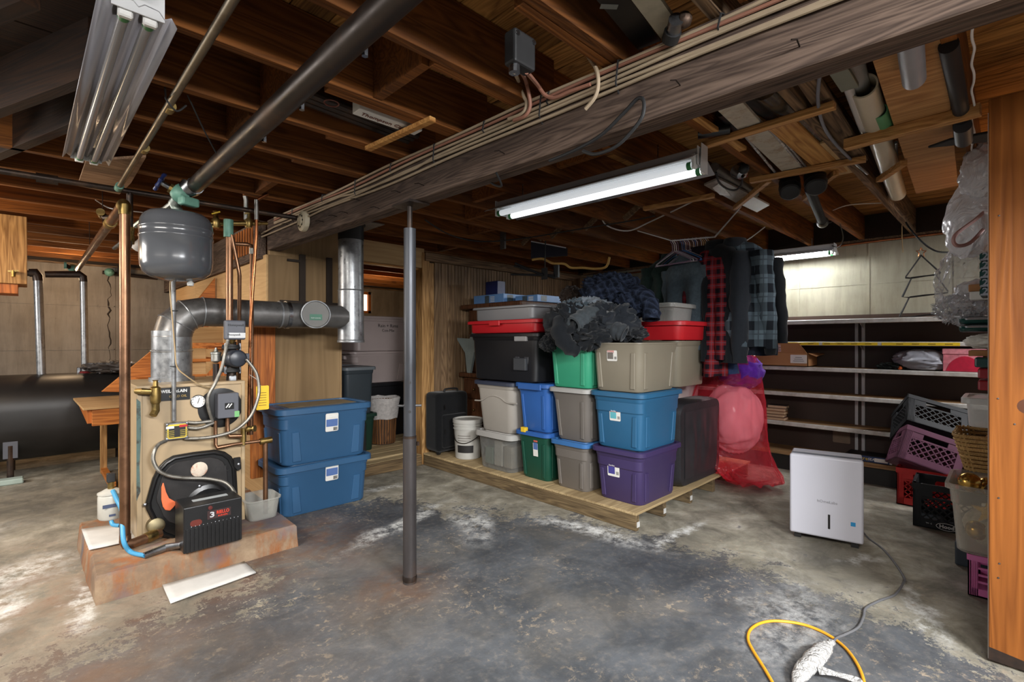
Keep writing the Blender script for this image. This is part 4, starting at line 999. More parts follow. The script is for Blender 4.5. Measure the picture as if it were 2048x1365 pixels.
MB().tube([fo + Vector((0.005, -0.04, 0.165)), pY(234, 1000, 3.6), pY(243, 1020, 3.55), pY(245, 1050, 3.5), pY(248, 1085, 3.45), pz(262, 1105, 0.158), pz(290, 1112, 0.158)], 0.012, 10, smooth=6).build('upper_hose', M_blueh, hs)
MB().tube([pY(222, 1040, 3.66), pY(226, 1050, 3.64), pY(240, 1052, 3.6)], 0.011, 10, smooth=5).build('lower_hose', M_blueh, hs)
MB().tube([pz(288, 1112, 0.160), pz(332, 1096, 0.165), (0.61, 3.3, 0.18)], 0.018, 10).build('end_coupling', M_steel, hs)
def sheet(name, pxs, z, mat, label, cat, wav=0.004, th=0.006):
    q = [pz(x, y, z) for x, y in pxs]
    def fn(u, v):
        p = q[0].lerp(q[1], u).lerp(q[3].lerp(q[2], u), v); return p + Vector((0, 0, th + wav * (1 + noise.noise(p * 7))))
    m = MB().grid(fn, 12, 5); o = m.build_at(name, mat, q[0], smooth=60, solid=th); tag(o, label, cat); return o
sheet('absorbent_pad', ((163, 1063), (262, 1048), (290, 1080), (178, 1104)), PADZ, M_paper, 'white quilted absorbent pad lying on the concrete pad left of the boiler', 'pad')
sheet('absorbent_pad', ((325, 1176), (489, 1127), (512, 1150), (341, 1211)), 0.0, M_paper, 'long white quilted absorbent pad lying on the floor before the boiler', 'pad')
M_clear = film('clear_plastic', (0.66, 0.66, 0.62), 0.26, 0.2, 0.1)
tb = thing('plastic_tub', 'small clear food tub catching the drain beside the boiler', 'tub', (1.115, 3.58, PADZ))
m = MB()
rs = [rrect(1.115, 3.60, 0.17, 0.20, 0.04, PADZ + 0.002), rrect(1.115, 3.60, 0.175, 0.205, 0.04, PADZ + 0.006), rrect(1.115, 3.60, 0.205, 0.235, 0.05, PADZ + 0.125), rrect(1.115, 3.60, 0.225, 0.255, 0.055, PADZ + 0.13), rrect(1.115, 3.60, 0.225, 0.255, 0.055, PADZ + 0.14), rrect(1.115, 3.60, 0.205, 0.235, 0.05, PADZ + 0.138), rrect(1.115, 3.60, 0.172, 0.20, 0.04, PADZ + 0.010)]
m.rings(rs); m.build('tub_body', M_clear, tb)
# ================================================================ PLATFORM AND STORAGE BINS
M_deck = wood('osb_deck', srgb(150, 128, 92), srgb(196, 172, 130), 'X', 0.8, 0.8, 0.2, 0.05, srgb(118, 96, 66))
M_treated = wood('treated_lumber', srgb(74, 60, 42), srgb(128, 108, 78), 'Y', 0.85, 1.0, 0.3, 0.1, srgb(52, 40, 30))
M_treated_X = wood('treated_lumber_x', srgb(74, 60, 42), srgb(132, 108, 76), 'X', 0.85, 1.0, 0.3, 0.1, srgb(52, 40, 30))
PLZ = 0.130
plat = thing('low_platform', 'low plywood-topped timber platform holding the stacked bins', 'platform', (3.9, 3.1, 0))
PX0, PX1, PY0, PY1 = 3.02, 5.16, 1.835, 4.44
yy = PY0
for L in (0.87, 0.87, 0.865):
    MB().box((PX0, yy + 0.002, PLZ - 0.018), (PX1, yy + L - 0.002, PLZ)).build('deck_sheet', M_deck, plat, smooth=0, bevel=0.002); yy += L
MB().box((PX0 + 0.004, PY0 + 0.004, 0.001), (PX0 + 0.042, PY1, PLZ - 0.019)).build('skirt_board', M_treated, plat, smooth=0, bevel=0.003)
for xx in (3.42, 3.86, 4.30, 4.74, 5.08):
    MB().box((xx, PY0 + 0.012, 0.001), (xx + 0.045, PY1, PLZ - 0.019)).build('runner', M_treated, plat, smooth=0, bevel=0.003)
for xx in (3.03, 3.42, 3.86):
    sticker('end_tag', Vector((xx + 0.02, PY0 + 0.004 if xx < 3.1 else PY0 + 0.011, 0.045)), X, Z, 0.036, 0.038, M_paper, plat, 0.002)
plat2 = thing('doorway_platform', 'low plank platform in the doorway behind the steel post', 'platform', (2.7, 5.2, 0))
for i in range(9):
    MB().box((2.06, 4.472 + i * 0.19, 0.09), (3.01 if i == 0 else 3.9, 4.472 + i * 0.19 + (0.113 if i == 0 else 0.183) + (0 if i else 0), 0.112)).build('plank', M_deck, plat2, smooth=0, bevel=0.003)
MB().box((2.06, 4.44, 0.001), (3.0, 4.47, 0.11)).build('skirt_board', M_treated_X, plat2, smooth=0, bevel=0.003)
for xx in (2.2, 2.9, 3.6):
    MB().box((xx, 4.60 if xx > 3 else 4.48, 0.001), (xx + 0.04, 6.16, 0.089)).build('runner', M_treated, plat2, smooth=0)

def pl(name, rgb, rough=0.42, var=0.05): return plain(name, srgb(*rgb), rough, 0.0, var, 4)
def tote(label, x, y, z, w, d, h, body, lid=None, taper=0.86, style='step', lidh=0.035, group='stacked storage bins', name='storage_bin', handles='', latch=None, rimout=0.016, cat='bin', rz=0.0, openbin=False):
    """moulded tote: x,y = near left corner (minimum X, minimum Y) of the rim footprint, w along X, d along Y"""
    cx, cy = x + w / 2, y + d / 2
    t = thing(name, label, cat, (cx, cy, z), 0, group)
    hb = h - (lidh * 0.55 if lid else 0)
    r = min(w, d) * 0.13
    def ring(k, zz, rr=r, ww=0.0): return rrect(cx, cy, w * k + ww, d * k + ww, rr, zz, 5)
    k0 = taper
    def K(f): return k0 + (0.955 - k0) * f
    rs = [ring(k0 - 0.02, z + 0.001), ring(k0, z + 0.012)]
    if style == 'step':
        s0 = 0.66
        rs += [ring(K(s0), z + hb * s0), ring(K(s0) + 0.022, z + hb * (s0 + 0.025)), ring(K(0.86) + 0.015, z + hb * 0.86), ring(K(0.86) + 0.028, z + hb * 0.875), ring(0.985, z + hb * 0.955)]
    elif style == 'plain':
        rs += [ring(K(0.88), z + hb * 0.88), ring(K(0.88) + 0.02, z + hb * 0.895)]
    else:
        rs += [ring(K(0.55), z + hb * 0.55), ring(K(0.8), z + hb * 0.8)]
    rs += [ring(0.985, z + hb * 0.965), ring(1.0, z + hb * 0.972), ring(1.0, z + hb)]
    if not lid or openbin:
        rs += [ring(0.96, z + hb), ring(0.93, z + hb * 0.93), ring(k0 - 0.03, z + 0.02)]
    MB().rings(rs).build('body', body, t, smooth=30)
    # recessed panels: raised corner pillars framing each long face
    fx = lambda f: cx - (w * K(f)) / 2; fy = lambda f: cy - (d * K(f)) / 2
    if style in ('step', 'ribs'):
        f0, f1 = 0.06, 0.62 if style == 'step' else 0.80
        for side in ('x', 'y'):
            span = (d if side == 'x' else w)
            for e in (-1, 1):
                q = []
                for f, wd in ((f0, 0.20), (f1, 0.16)):
                    L = span * K(f) / 2
                    a_, b_ = e * L * 0.80, e * L * (0.80 - wd)
                    for v in ((a_, b_) if f == f0 else (b_, a_)):
                        if side == 'x': q.append(Vector((fx(f) + 0.004, cy + v, z + hb * f)))
                        else: q.append(Vector((cx + v, fy(f) + 0.004, z + hb * f)))
                MB().prism(q, (-0.011, 0, 0) if side == 'x' else (0, -0.011, 0)).build('side_rib', body, t, smooth=0, bevel=0.004)
    if lid and not openbin:
        lz = z + h
        o_ = rimout * 2
        lr = [ring(1.0, lz - lidh, r * 1.1, o_ * 0.9), ring(1.0, lz - lidh, r * 1.1, o_), ring(1.0, lz - 0.006, r * 1.1, o_), ring(1.0, lz, r * 1.1, o_ - 0.012), ring(0.95, lz, r), ring(0.94, lz - 0.012, r), ring(0.80, lz - 0.012, r), ring(0.79, lz - 0.004, r), ring(0.05, lz - 0.004, 0.001)]
        L = MB().rings(lr).build('lid', lid, t, smooth=30)
        if latch:
            for (sx, sy) in latch:
                if sx: MB().box((cx + sx * (w / 2 + rimout - 0.004), cy + sy * d * 0.5 - 0.07, lz - lidh - 0.02), (cx + sx * (w / 2 + rimout + 0.012), cy + sy * d * 0.5 + 0.07, lz - 0.002)).build('latch', lid, L, smooth=0, bevel=0.005)
                else: MB().box((cx + 0 - 0.07, cy + sy * (d / 2 + rimout - 0.004), lz - lidh - 0.02), (cx + 0.07, cy + sy * (d / 2 + rimout + 0.012), lz - 0.002)).build('latch', lid, L, smooth=0, bevel=0.005)
    if handles == 'x':
        MB().box((cx - w * 0.5 - 0.012, cy - 0.08, z + hb * 0.78), (cx - w * 0.45, cy + 0.08, z + hb * 0.90)).build('handle', body, t, smooth=0, bevel=0.008, seg=2)
    return t
M_lab = plain('label_white', srgb(224, 222, 216), 0.5, 0, 0.04)
M_lab_red = plain('label_redtop', srgb(204, 96, 84), 0.5, 0, 0.05)
M_lab_blue = plain('label_blue', srgb(84, 112, 168), 0.5, 0, 0.1)
M_lab_grey = plain('label_grey2', srgb(112, 106, 100), 0.5, 0, 0.1)
M_lab_aqua = plain('label_aqua', srgb(96, 176, 186), 0.5, 0, 0.1)
def bin_label(t, px, py, X0, pw, ph, mat, word=None, face='x', tilt=0.06):
    """paper label on the face toward -X (or -Y)"""
    c = pX(px, py, X0) if face == 'x' else pY(px, py, X0)
    xd, yd = (-Y, Z + X * -tilt) if face == 'x' else (X, Z + Y * -tilt)
    s = depth(c.x, c.y) / FOC
    ww, hh = pw, ph
    nn = Vector(xd).cross(Vector(yd)).normalized()
    b = sticker('label', c, xd, yd, ww, hh, M_lab, t, 0.001, 0.008)
    sticker('label_picture', c + nn * 0.0011 + Vector(yd) * hh * 0.0 - Vector(xd) * ww * 0.16, xd, yd, ww * 0.56, hh * 0.62, mat, b, 0.0006)
    sticker('label_heading', c + nn * 0.0011 + Vector(yd) * hh * 0.37 - Vector(xd) * ww * 0.12, xd, yd, ww * 0.66, hh * 0.2, M_lab_red, b, 0.0006)
    for k in range(5):
        sticker('bar_code', c + nn * 0.0011 + Vector(xd) * (ww * (0.24 + k * 0.045)) - Vector(yd) * hh * 0.2, xd, yd, ww * 0.022, hh * 0.26, M_ink, b, 0.0004)
    if word: text(word, hh * 0.17, c + nn * 0.0018 + Vector(yd) * hh * 0.37 - Vector(xd) * ww * 0.12, xd, yd, M_inkw, b)
    return b
c_purple = pl('purple_bin', (60, 48, 88)); c_blue2 = pl('teal_blue_bin', (42, 94, 130)); c_tan = pl('taupe_bin', (132, 124, 108)); c_greyd = pl('warm_grey_bin', (108, 102, 96))
c_bluelid = pl('mid_blue_lid', (58, 108, 164)); c_green = pl('green_bin', (56, 152, 116)); c_dgreen = pl('dark_green_bin', (18, 70, 54)); c_rblue = pl('royal_blue_bin', (46, 92, 160))
c_light = pl('pale_grey_bin', (158, 152, 144)); c_blk = pl('black_bin', (24, 24, 27), 0.4); c_red = pl('red_bin', (186, 30, 38)); c_grey = pl('cool_grey_bin', (124, 124, 126)); c_navy = pl('navy_lid', (44, 50, 66)); c_ltgrey = pl('lid_grey', (166, 164, 160))
c_big = pl('deep_blue_bin', (48, 86, 122)); c_pinkw = pl('pinkish_bin', (176, 160, 156)); c_storage = film('smoky_clear', (0.40, 0.40, 0.38), 0.24, 0.3, 0.2, 8, (0.8, 0.8, 0.78))

# --- right-hand stack (nearest corner)
t = tote('purple bin with purple lid, bottom of the nearest stack', 3.115, 1.852, PLZ + 0.001, 0.60, 0.43, 0.40, c_purple, c_purple)
bin_label(t, 1227, 941, 3.137, 0.105, 0.095, pl('label_violet', (70, 66, 140)), 'Sterilite')
t = tote('teal-blue bin with matching lid, middle of the nearest stack', 3.105, 1.84, PLZ + 0.403, 0.61, 0.45, 0.425, c_blue2, c_blue2, 0.88)
bin_label(t, 1230, 831, 3.125, 0.095, 0.085, M_lab_aqua, 'Sterilite')
t = tote('open taupe bin on the teal-blue one, top front of nearest stack', 3.10, 1.85, PLZ + 0.830, 0.60, 0.45, 0.365, c_tan, None, 0.88, 'ribs')
bin_label(t, 1224, 712, 3.115, 0.09, 0.08, M_lab_grey, 'Rubbermaid')
t = tote('taupe bin under the red one, right behind the nearest stack top', 3.72, 1.87, PLZ + 0.830, 0.56, 0.46, 0.38, c_tan, None, 0.88, 'plain')
t = tote('second purple bin hidden behind the nearest stack bottom', 3.75, 2.30, PLZ + 0.001, 0.56, 0.43, 0.40, c_purple, c_purple)
t = tote('teal-blue bin behind the nearest stack, carrying the taupe one', 3.74, 2.15, PLZ + 0.403, 0.50, 0.40, 0.425, c_blue2, c_blue2)
t = tote('red bin topping the rear taupe bin beside hanging clothes', 3.66, 1.82, 1.345, 0.55, 0.54, 0.155, c_red, c_red, 0.93, 'plain')
t = tote('clear lidded food-storage bin lying on the red bin', 3.70, 1.92, 1.502, 0.42, 0.36, 0.15, M_clear, M_clear, 0.9, 'plain')
# --- second stack
t = tote('warm grey bin with blue lid, beneath the tall grey bin', 3.10, 2.335, PLZ + 0.001, 0.58, 0.355, 0.395, c_greyd, c_bluelid)
bin_label(t, 1142, 917, 3.125, 0.085, 0.085, M_lab_grey, 'Rubbermaid')
t = tote('tall taupe-grey bin with pale lid between royal blue and teal bins', 3.09, 2.315, PLZ + 0.398, 0.60, 0.385, 0.43, c_greyd, c_ltgrey, 0.82, 'ribs')
t = tote('sea green bin with clothes heaped over it', 3.09, 2.30, PLZ + 0.830, 0.60, 0.43, 0.36, c_green, None, 0.88, 'ribs')
# --- third stack
t = tote('dark green bin with blue lid and yellow clip', 3.10, 2.735, PLZ + 0.001, 0.58, 0.37, 0.42, c_dgreen, c_rblue, 0.84, 'ribs')
sticker('label', pX(1071, 900, 3.115), -Y, Z + X * -.06, 0.055, 0.115, M_lab, t, 0.001); sticker('label_picture', pX(1071, 893, 3.113), -Y, Z + X * -.06, 0.05, 0.06, M_lab_blue, t, 0.0012)
sticker('label_heading', pX(1071, 883, 3.112), -Y, Z + X * -.06, 0.045, 0.014, M_lab_red, t, 0.0012)
MB().box(pX(1048, 858, 3.085) + Vector((-0.008, -0.02, -0.03)), pX(1048, 858, 3.085) + Vector((0.03, 0.035, 0.012))).build('yellow_clip', M_yellow, t, smooth=0, bevel=0.003)
t = tote('royal blue bin with latched royal blue lid', 3.08, 2.72, PLZ + 0.423, 0.60, 0.37, 0.42, c_rblue, c_rblue, 0.84, 'ribs', latch=((-1, 0.35), (-1, -0.35)))
# --- fourth stack
t = tote('clear grey bin with pale lid holding papers, beside the white pail', 3.07, 3.14, PLZ + 0.001, 0.56, 0.50, 0.355, c_storage, c_ltgrey, 0.88, 'plain', 0.05)
for k, (y_, h_, c_) in enumerate(((3.20, 0.20, (120, 112, 100)), (3.33, 0.24, (150, 146, 138)), (3.46, 0.16, (86, 104, 92)))):
    tag(MB().box((3.14, y_, PLZ + 0.03), (3.48, y_ + 0.11, PLZ + 0.03 + h_)).build_at('paper_stack', pl('papers%d' % k, c_, 0.8, 0.3), (3.3, y_, PLZ + 0.03), smooth=0, bevel=0.006), ('right', 'middle', 'left')[k] + ' stack of papers inside the clear grey bin', 'papers', 'papers in the clear grey bin')
t = tote('pale grey bin with navy lid and arched moulding', 3.06, 3.12, PLZ + 0.358, 0.60, 0.53, 0.475, c_light, c_navy, 0.82, 'plain')
pts = [pX(px, py, 3.083 + (0.02 if py > 815 else 0)) for px, py in ((950, 801), (963, 801), (975, 794), (988, 792), (1002, 797), (1014, 806), (1034, 808))]
MB().tube(pts, 0.007, 6, smooth=4).build('arched_ridge', c_light, t)
t = tote('large black bin with grey latches under red shallow bin', 3.05, 2.80, PLZ + 0.848, 0.41, 0.90, 0.43, c_blk, c_blk, 0.90, 'plain', 0.03)
for (py0, py1, zz0, zz1, nm, mt) in ((2.92, 3.07, 1.335, 1.40, 'latch', plain('latch_grey', srgb(150, 148, 148), 0.4)), (2.93, 3.08, 1.08, 1.19, 'handle', pl('handle_dark', (58, 60, 64)))):
    MB().box((3.035, py0, zz0), (3.07, py1, zz1)).build(nm, mt, t, smooth=0, bevel=0.008, seg=2)
for yy in (2.92, 3.03):
    MB().prism([(3.075, yy, 1.30 - 0.1), (3.075, yy + 0.05, 1.20), (3.10, yy + 0.045, 0.99), (3.10, yy + 0.004, 0.99)], (-0.016, 0, 0)).build('side_rib', pl('rib_dark', (66, 66, 70)), t, smooth=0, bevel=0.004)
t = tote('shallow red bin between the black bin and the grey one', 3.04, 2.80, 1.412, 0.42, 0.92, 0.115, c_red, c_red, 0.95, 'plain', 0.03, latch=((-1, 0.1),))
t = tote('shallow cool grey bin topping the black and red bins', 3.06, 2.86, 1.530, 0.38, 0.80, 0.125, c_grey, c_grey, 0.95, 'plain', 0.02)
# --- two long blue bins beside the boiler
def long_bin(label, z, h, dy=0.0):
    t = tote(label, 1.315, 3.805 + dy, z, 0.745, 0.46, h, c_big, c_big, 0.90, 'step', 0.045, 'long blue bins by the boiler')
    c = Vector((1.80, 0, 0)); ph = z + h * 0.70
    p = pY(664, 845 if z > 0.2 else 943, 3.807 + dy)
    b = sticker('label', p, X, Z + Y * -.05, 0.105, 0.145, M_lab, t, 0.001, 0.01)
    sticker('label_heading', p + Vector((0, -0.0015, 0.048)), X, Z + Y * -.05, 0.094, 0.032, M_lab_red, b, 0.0008)
    text('Sterilite', 0.026, p + Vector((0, -0.003, 0.048)), X, Z, M_inkw, b, bold=0.0004)
    sticker('label_picture', p + Vector((0, -0.0015, -0.004)), X, Z + Y * -.05, 0.094, 0.058, M_lab_blue, b, 0.0008)
    for k in range(7): sticker('bar_code', p + Vector((0.012 + k * 0.005, -0.0015, -0.053)), X, Z, 0.0026, 0.026, M_ink, b, 0.0005)
    return t
long_bin('long deep-blue bin standing on the floor, lower of the pair', 0.001, 0.385)
t = long_bin('long deep-blue bin with dusty lid, upper of the pair', 0.388, 0.435)
MB().box((1.42, 3.90, 0.8195), (1.97, 4.18, 0.8215)).build('dusty_cardboard', plain('dusty_card', srgb(118, 104, 78), 0.9, 0, 0.25, 9), t, smooth=0)

# --- beyond the doorway
dz = 0.113
t = tote('black bin under pinkish bins in the doorway room', 2.78, 5.60, dz + 0.42, 0.85, 0.56, 0.27, c_blk, c_blk, 0.92, 'plain', group='bins in the doorway room')
t = tote('black bin at the bottom of the doorway-room stack', 2.80, 5.60, dz + 0.001, 0.85, 0.55, 0.418, c_blk, c_blk, 0.92, 'plain', group='bins in the doorway room')
t = tote('pinkish grey bin with side handle, middle of doorway-room stack', 2.78, 5.60, dz + 0.695, 0.85, 0.56, 0.40, c_pinkw, c_pinkw, 0.84, 'step', 0.03, group='bins in the doorway room', handles='x')
t = tote('pinkish grey bin with handwriting, top of doorway-room stack', 2.81, 5.60, dz + 1.098, 0.86, 0.54, 0.44, c_pinkw, c_pinkw, 0.94, 'plain', 0.03, group='bins in the doorway room')
tc = pY(776, 657, 5.615)
text('Rain + Rims', 0.06, tc + Vector((0, -0.004, 0.03)), X, Z, M_ink, t); text('Con-Mix', 0.05, tc + Vector((0.0, -0.004, -0.03)), X, Z, M_ink, t)
t = tote('dark slate bin under the chimney pipe beyond the enclosure', 2.40, 5.00, dz + 0.42, 0.36, 0.6, 0.52, pl('slate_bin', (52, 60, 66)), pl('slate_lid', (100, 106, 110)), 0.88, 'plain', group='bins in the doorway room')
t = tote('dark green bin under the slate bin beyond the enclosure', 2.38, 5.00, dz + 0.001, 0.40, 0.6, 0.418, pl('bottle_green', (24, 52, 42)), pl('bottle_green', (24, 52, 42)), 0.88, 'plain', group='bins in the doorway room')
# wicker waste basket with a white liner bag
wb = pz(766, 886, dz); 
bk = thing('wicker_basket', 'slatted brown wicker basket in the doorway', 'basket', wb)
bc = wb + Vector((0.0, 0.0, 0))
for k in range(30):
    a = 2 * math.pi * k / 30
    d0 = Vector((math.cos(a), math.sin(a), 0))
    MB().bar(bc + d0 * 0.14 + Z * 0.01, bc + d0 * 0.165 + Z * 0.52, 0.022, 0.008, d0).build('stave', wood('wicker', srgb(60, 36, 18), srgb(128, 84, 46), 'Z', 0.7, 1, 0, 0.3), bk, smooth=0)
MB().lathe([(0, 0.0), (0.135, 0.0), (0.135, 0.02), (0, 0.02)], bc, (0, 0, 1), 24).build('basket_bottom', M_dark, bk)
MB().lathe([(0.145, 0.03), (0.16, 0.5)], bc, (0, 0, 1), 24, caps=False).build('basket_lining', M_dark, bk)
m = MB(); rs = []
for zz, r in ((0.30, 0.168), (0.36, 0.178), (0.48, 0.19), (0.545, 0.205), (0.55, 0.20), (0.50, 0.18), (0.40, 0.15)):
    rs.append([bc + Vector((math.cos(a) * r * (1 + 0.05 * noise.noise(Vector((math.cos(a) * 2, math.sin(a) * 2, zz * 4)))), math.sin(a) * r * (1 + 0.05 * noise.noise(Vector((math.cos(a) * 2, math.sin(a) * 2, zz * 4)))), zz + 0.02 * noise.noise(Vector((math.cos(a) * 2, math.sin(a) * 2, 3))))) for a in [2 * math.pi * k / 28 for k in range(28)]])
m.rings(rs, caps=False).build('liner', cloth('basket_liner', srgb(178, 172, 168)), bk, smooth=80)
t_ = tag(MB().box((2.12, 4.62, dz + 0.40), (2.45, 4.90, dz + 0.45)).build_at('folded_cloth', cloth('pale_cloth', srgb(150, 148, 144)), (2.3, 4.76, dz + 0.40), smooth=0, bevel=0.02, seg=2), 'pale folded cloth on a crate beside the enclosure edge', 'cloth')
tag(MB().box((2.08, 4.60, dz), (2.44, 4.95, dz + 0.398)).build_at('dark_crate', c_blk, (2.26, 4.8, dz), smooth=0, bevel=0.01), 'dark crate carrying the folded cloth in the doorway', 'crate')

# --- pail, suitcase, cushion
pp = Vector((3.245, 3.96, PLZ + 0.001))
pa = thing('plaster_pail', 'white plastic pail with lid and wire handle beside suitcase', 'pail', pp)
M_pail = plain('pail_white', srgb(176, 174, 168), 0.45, 0, 0.08, 8)
MB().lathe([(0, 0), (0.125, 0), (0.13, 0.006), (0.143, 0.30), (0.152, 0.302), (0.152, 0.312), (0.145, 0.314), (0.145, 0.335), (0.153, 0.337), (0.153, 0.347), (0.147, 0.35), (0.148, 0.375)], pp, (0, 0, 1), 36).build('pail_body', M_pail, pa)
MB().lathe([(0.157, 0.365), (0.158, 0.40), (0.152, 0.405), (0.142, 0.405), (0.138, 0.392), (0, 0.392)], pp, (0, 0, 1), 36).build('pail_lid', M_pail, pa)
dirv = Vector((-FV[0], -FV[1], 0)); sid = Vector((RV[0], RV[1], 0))
MB().tube([pp + sid * 0.150 + Z * 0.32, pp + dirv * 0.09 + sid * 0.12 + Z * 0.24, pp + dirv * 0.155 + Z * 0.175, pp + dirv * 0.10 - sid * 0.115 + Z * 0.19, pp - sid * 0.15 + Z * 0.30], 0.004, 6, smooth=6).build('handle', M_nail, pa)
MB().rings([[pp + Vector((math.cos(a), math.sin(a), 0)) * (0.1335 + hh * 0.045) + Z * hh for a in [math.radians(180 + 2 + k * 9) for k in range(9)]] for hh in (0.07, 0.145)], caps=False, closed=False).build('printed_band', M_ink, pa, smooth=60)
for k in range(3):
    hh = 0.19 + k * 0.025
    MB().rings([[pp + Vector((math.cos(a), math.sin(a), 0)) * (0.1335 + h2 * 0.045) + Z * h2 for a in [math.radians(185 + j * 8) for j in range(8)]] for h2 in (hh, hh + 0.006)], caps=False, closed=False).build('printed_line', M_lab_grey, pa, smooth=60)
su = thing('suitcase', 'black fabric suitcase standing against the beadboard wall', 'suitcase', (3.16, 4.35, PLZ))
s0, s1 = Vector((3.03, 4.19, PLZ + 0.03)), Vector((3.45, 4.44, PLZ + 0.66))
M_case = cloth('suitcase_fabric', srgb(15, 16, 18))
MB().box(s0, s1).build('case_body', M_case, su, smooth=30, bevel=0.05, seg=4)
MB().box((s0.x + 0.05, s0.y - 0.035, s0.z + 0.05), (s1.x - 0.05, s0.y + 0.02, s0.z + 0.40)).build('front_pocket', M_case, su, smooth=30, bevel=0.025, seg=3)
MB().tube([(3.16, 4.25, s1.z - 0.005), (3.17, 4.25, s1.z + 0.03), (3.32, 4.25, s1.z + 0.03), (3.33, 4.25, s1.z - 0.005)], 0.010, 8, smooth=4).build('handle', M_blackm, su)
for zz in (0.12, 0.37):
    MB().tube([(3.08, s0.y - 0.02, s0.z + zz), (3.40, s0.y - 0.02, s0.z + zz)], 0.004, 6).build('zipper', M_steel, su)
for zz in (0.20, 0.46):
    MB().box((3.09, s0.y - 0.04, s0.z + zz), (3.10, s0.y - 0.03, s0.z + zz + 0.05)).build('zip_pull', M_steel, su, smooth=0)
for xx in (3.08, 3.40):
    MB().lathe([(0, -0.015), (0.03, -0.012), (0.03, 0.012), (0, 0.015)], (xx, 4.25, PLZ + 0.031), (1, 0, 0), 12).build('wheel', M_blackm, su)
cu = thing('ottoman_cushion', 'large black vinyl cushion standing on edge beside the purple bin', 'cushion', (4.05, 1.95, PLZ))
m = MB()
# slab with rounded edges standing on its edge; face toward the camera side (-Y)
c0, c1 = Vector((3.74, 1.875, PLZ + 0.002)), Vector((4.52, 2.12, PLZ + 0.70))
n1 = 18
def cush(u, v):
    return None
rs = []
for j in range(11):
    t_ = j / 10; yy = c0.y + (c1.y - c0.y) * t_
    e = math.sin(math.pi * min(1, max(0, 0.08 + 0.84 * t_))) ** 0.35
    ww = (c1.x - c0.x) * (0.90 + 0.10 * e); hh = (c1.z - c0.z) * (0.90 + 0.10 * e)
    ring = []
    for p in rrect(0, 0, ww, hh, 0.09, 0, 6):
        q = Vector(((c0.x + c1.x) / 2 + p.x, yy, c0.z + (c1.z - c0.z) / 2 + p.y))
        q.y += 0.012 * noise.noise(q * 8); ring.append(q)
    rs.append(ring)
m.rings(rs).build('cushion_body', plain('black_vinyl', srgb(40, 39, 42), 0.5, 0, 0.2, 10, 0.5), cu, smooth=60)
m = MB()
def wr_(u, v):
    xx = c0.x + 0.08 + u * 0.62; zz = c0.z + 0.07 + v * 0.55
    k = math.sin(math.pi * u) * math.sin(math.pi * v)
    return (xx, c0.y - 0.006 - 0.012 * k - 0.018 * k * noise.noise(Vector((u * 9, v * 2.2, 0.5))), zz)
m.grid(wr_, 26, 20).build('wrinkled_cover', plain('black_vinyl_gloss', srgb(44, 43, 46), 0.42, 0, 0.2, 10), cu, smooth=80)

# --- grey-white bin behind the teal stack, seen at its right
t = tote('pinkish grey bin with pale lid behind the black cushion', 4.28, 2.15, PLZ + 0.001, 0.46, 0.42, 0.84, c_pinkw, c_ltgrey, 0.86, 'ribs', group='stacked storage bins')

# --- dresser behind the bins with puzzle boxes on it, star board, cards
dr = thing('dresser', 'dark brown wooden dresser behind the stacked bins', 'dresser', (3.8, 3.9, PLZ))
M_dres = wood('dresser_wood', srgb(50, 30, 20), srgb(98, 62, 40), 'Z', 0.45, 1, 0.1, 0.1)
MB().box((3.62, 3.62, PLZ + 0.85), (4.75, 4.40, PLZ + 1.57)).build('upper_case', M_dres, dr, smooth=0, bevel=0.006)
MB().box((3.56, 3.60, PLZ + 0.06), (4.80, 4.42, PLZ + 0.80)).build('lower_case', M_dres, dr, smooth=0, bevel=0.006)
MB().box((3.50, 3.54, PLZ + 0.80), (4.86, 4.44, PLZ + 0.85)).build('dresser_top', M_dres, dr, smooth=0, bevel=0.012, seg=2)
MB().box((3.52, 3.46, PLZ + 1.57), (4.86, 4.44, PLZ + 1.62)).build('cornice', M_dres, dr, smooth=0, bevel=0.012, seg=2)
for i in range(24):
    MB().box((3.54 + i * 0.054, 3.452, PLZ + 1.555), (3.585 + i * 0.054, 3.47, PLZ + 1.572)).build('dentil', M_dres, dr, smooth=0)
for k in range(2):
    for j in range(3):
        f = MB().box((3.545, 3.63 + k * 0.40, PLZ + 0.10 + j * 0.23), (3.562, 3.99 + k * 0.40, PLZ + 0.31 + j * 0.23)).build('drawer', M_dres, dr, smooth=0, bevel=0.006)
        MB().ball((3.535, 3.81 + k * 0.40, PLZ + 0.205 + j * 0.23), 0.014, 8, 6).build('knob', M_brass, f)
for xx in (3.60, 4.7):
    for yy in (3.64, 4.34):
        MB().box((xx, yy, PLZ + 0.001), (xx + 0.06, yy + 0.06, PLZ + 0.062)).build('foot', M_dres, dr, smooth=0)
tz = PLZ + 1.622
M_puz = plain('puzzle_blue', srgb(104, 150, 206), 0.4, 0, 0.1)
M_puz2 = plain('puzzle_picture', srgb(70, 84, 92), 0.4, 0, 0.5, 40)
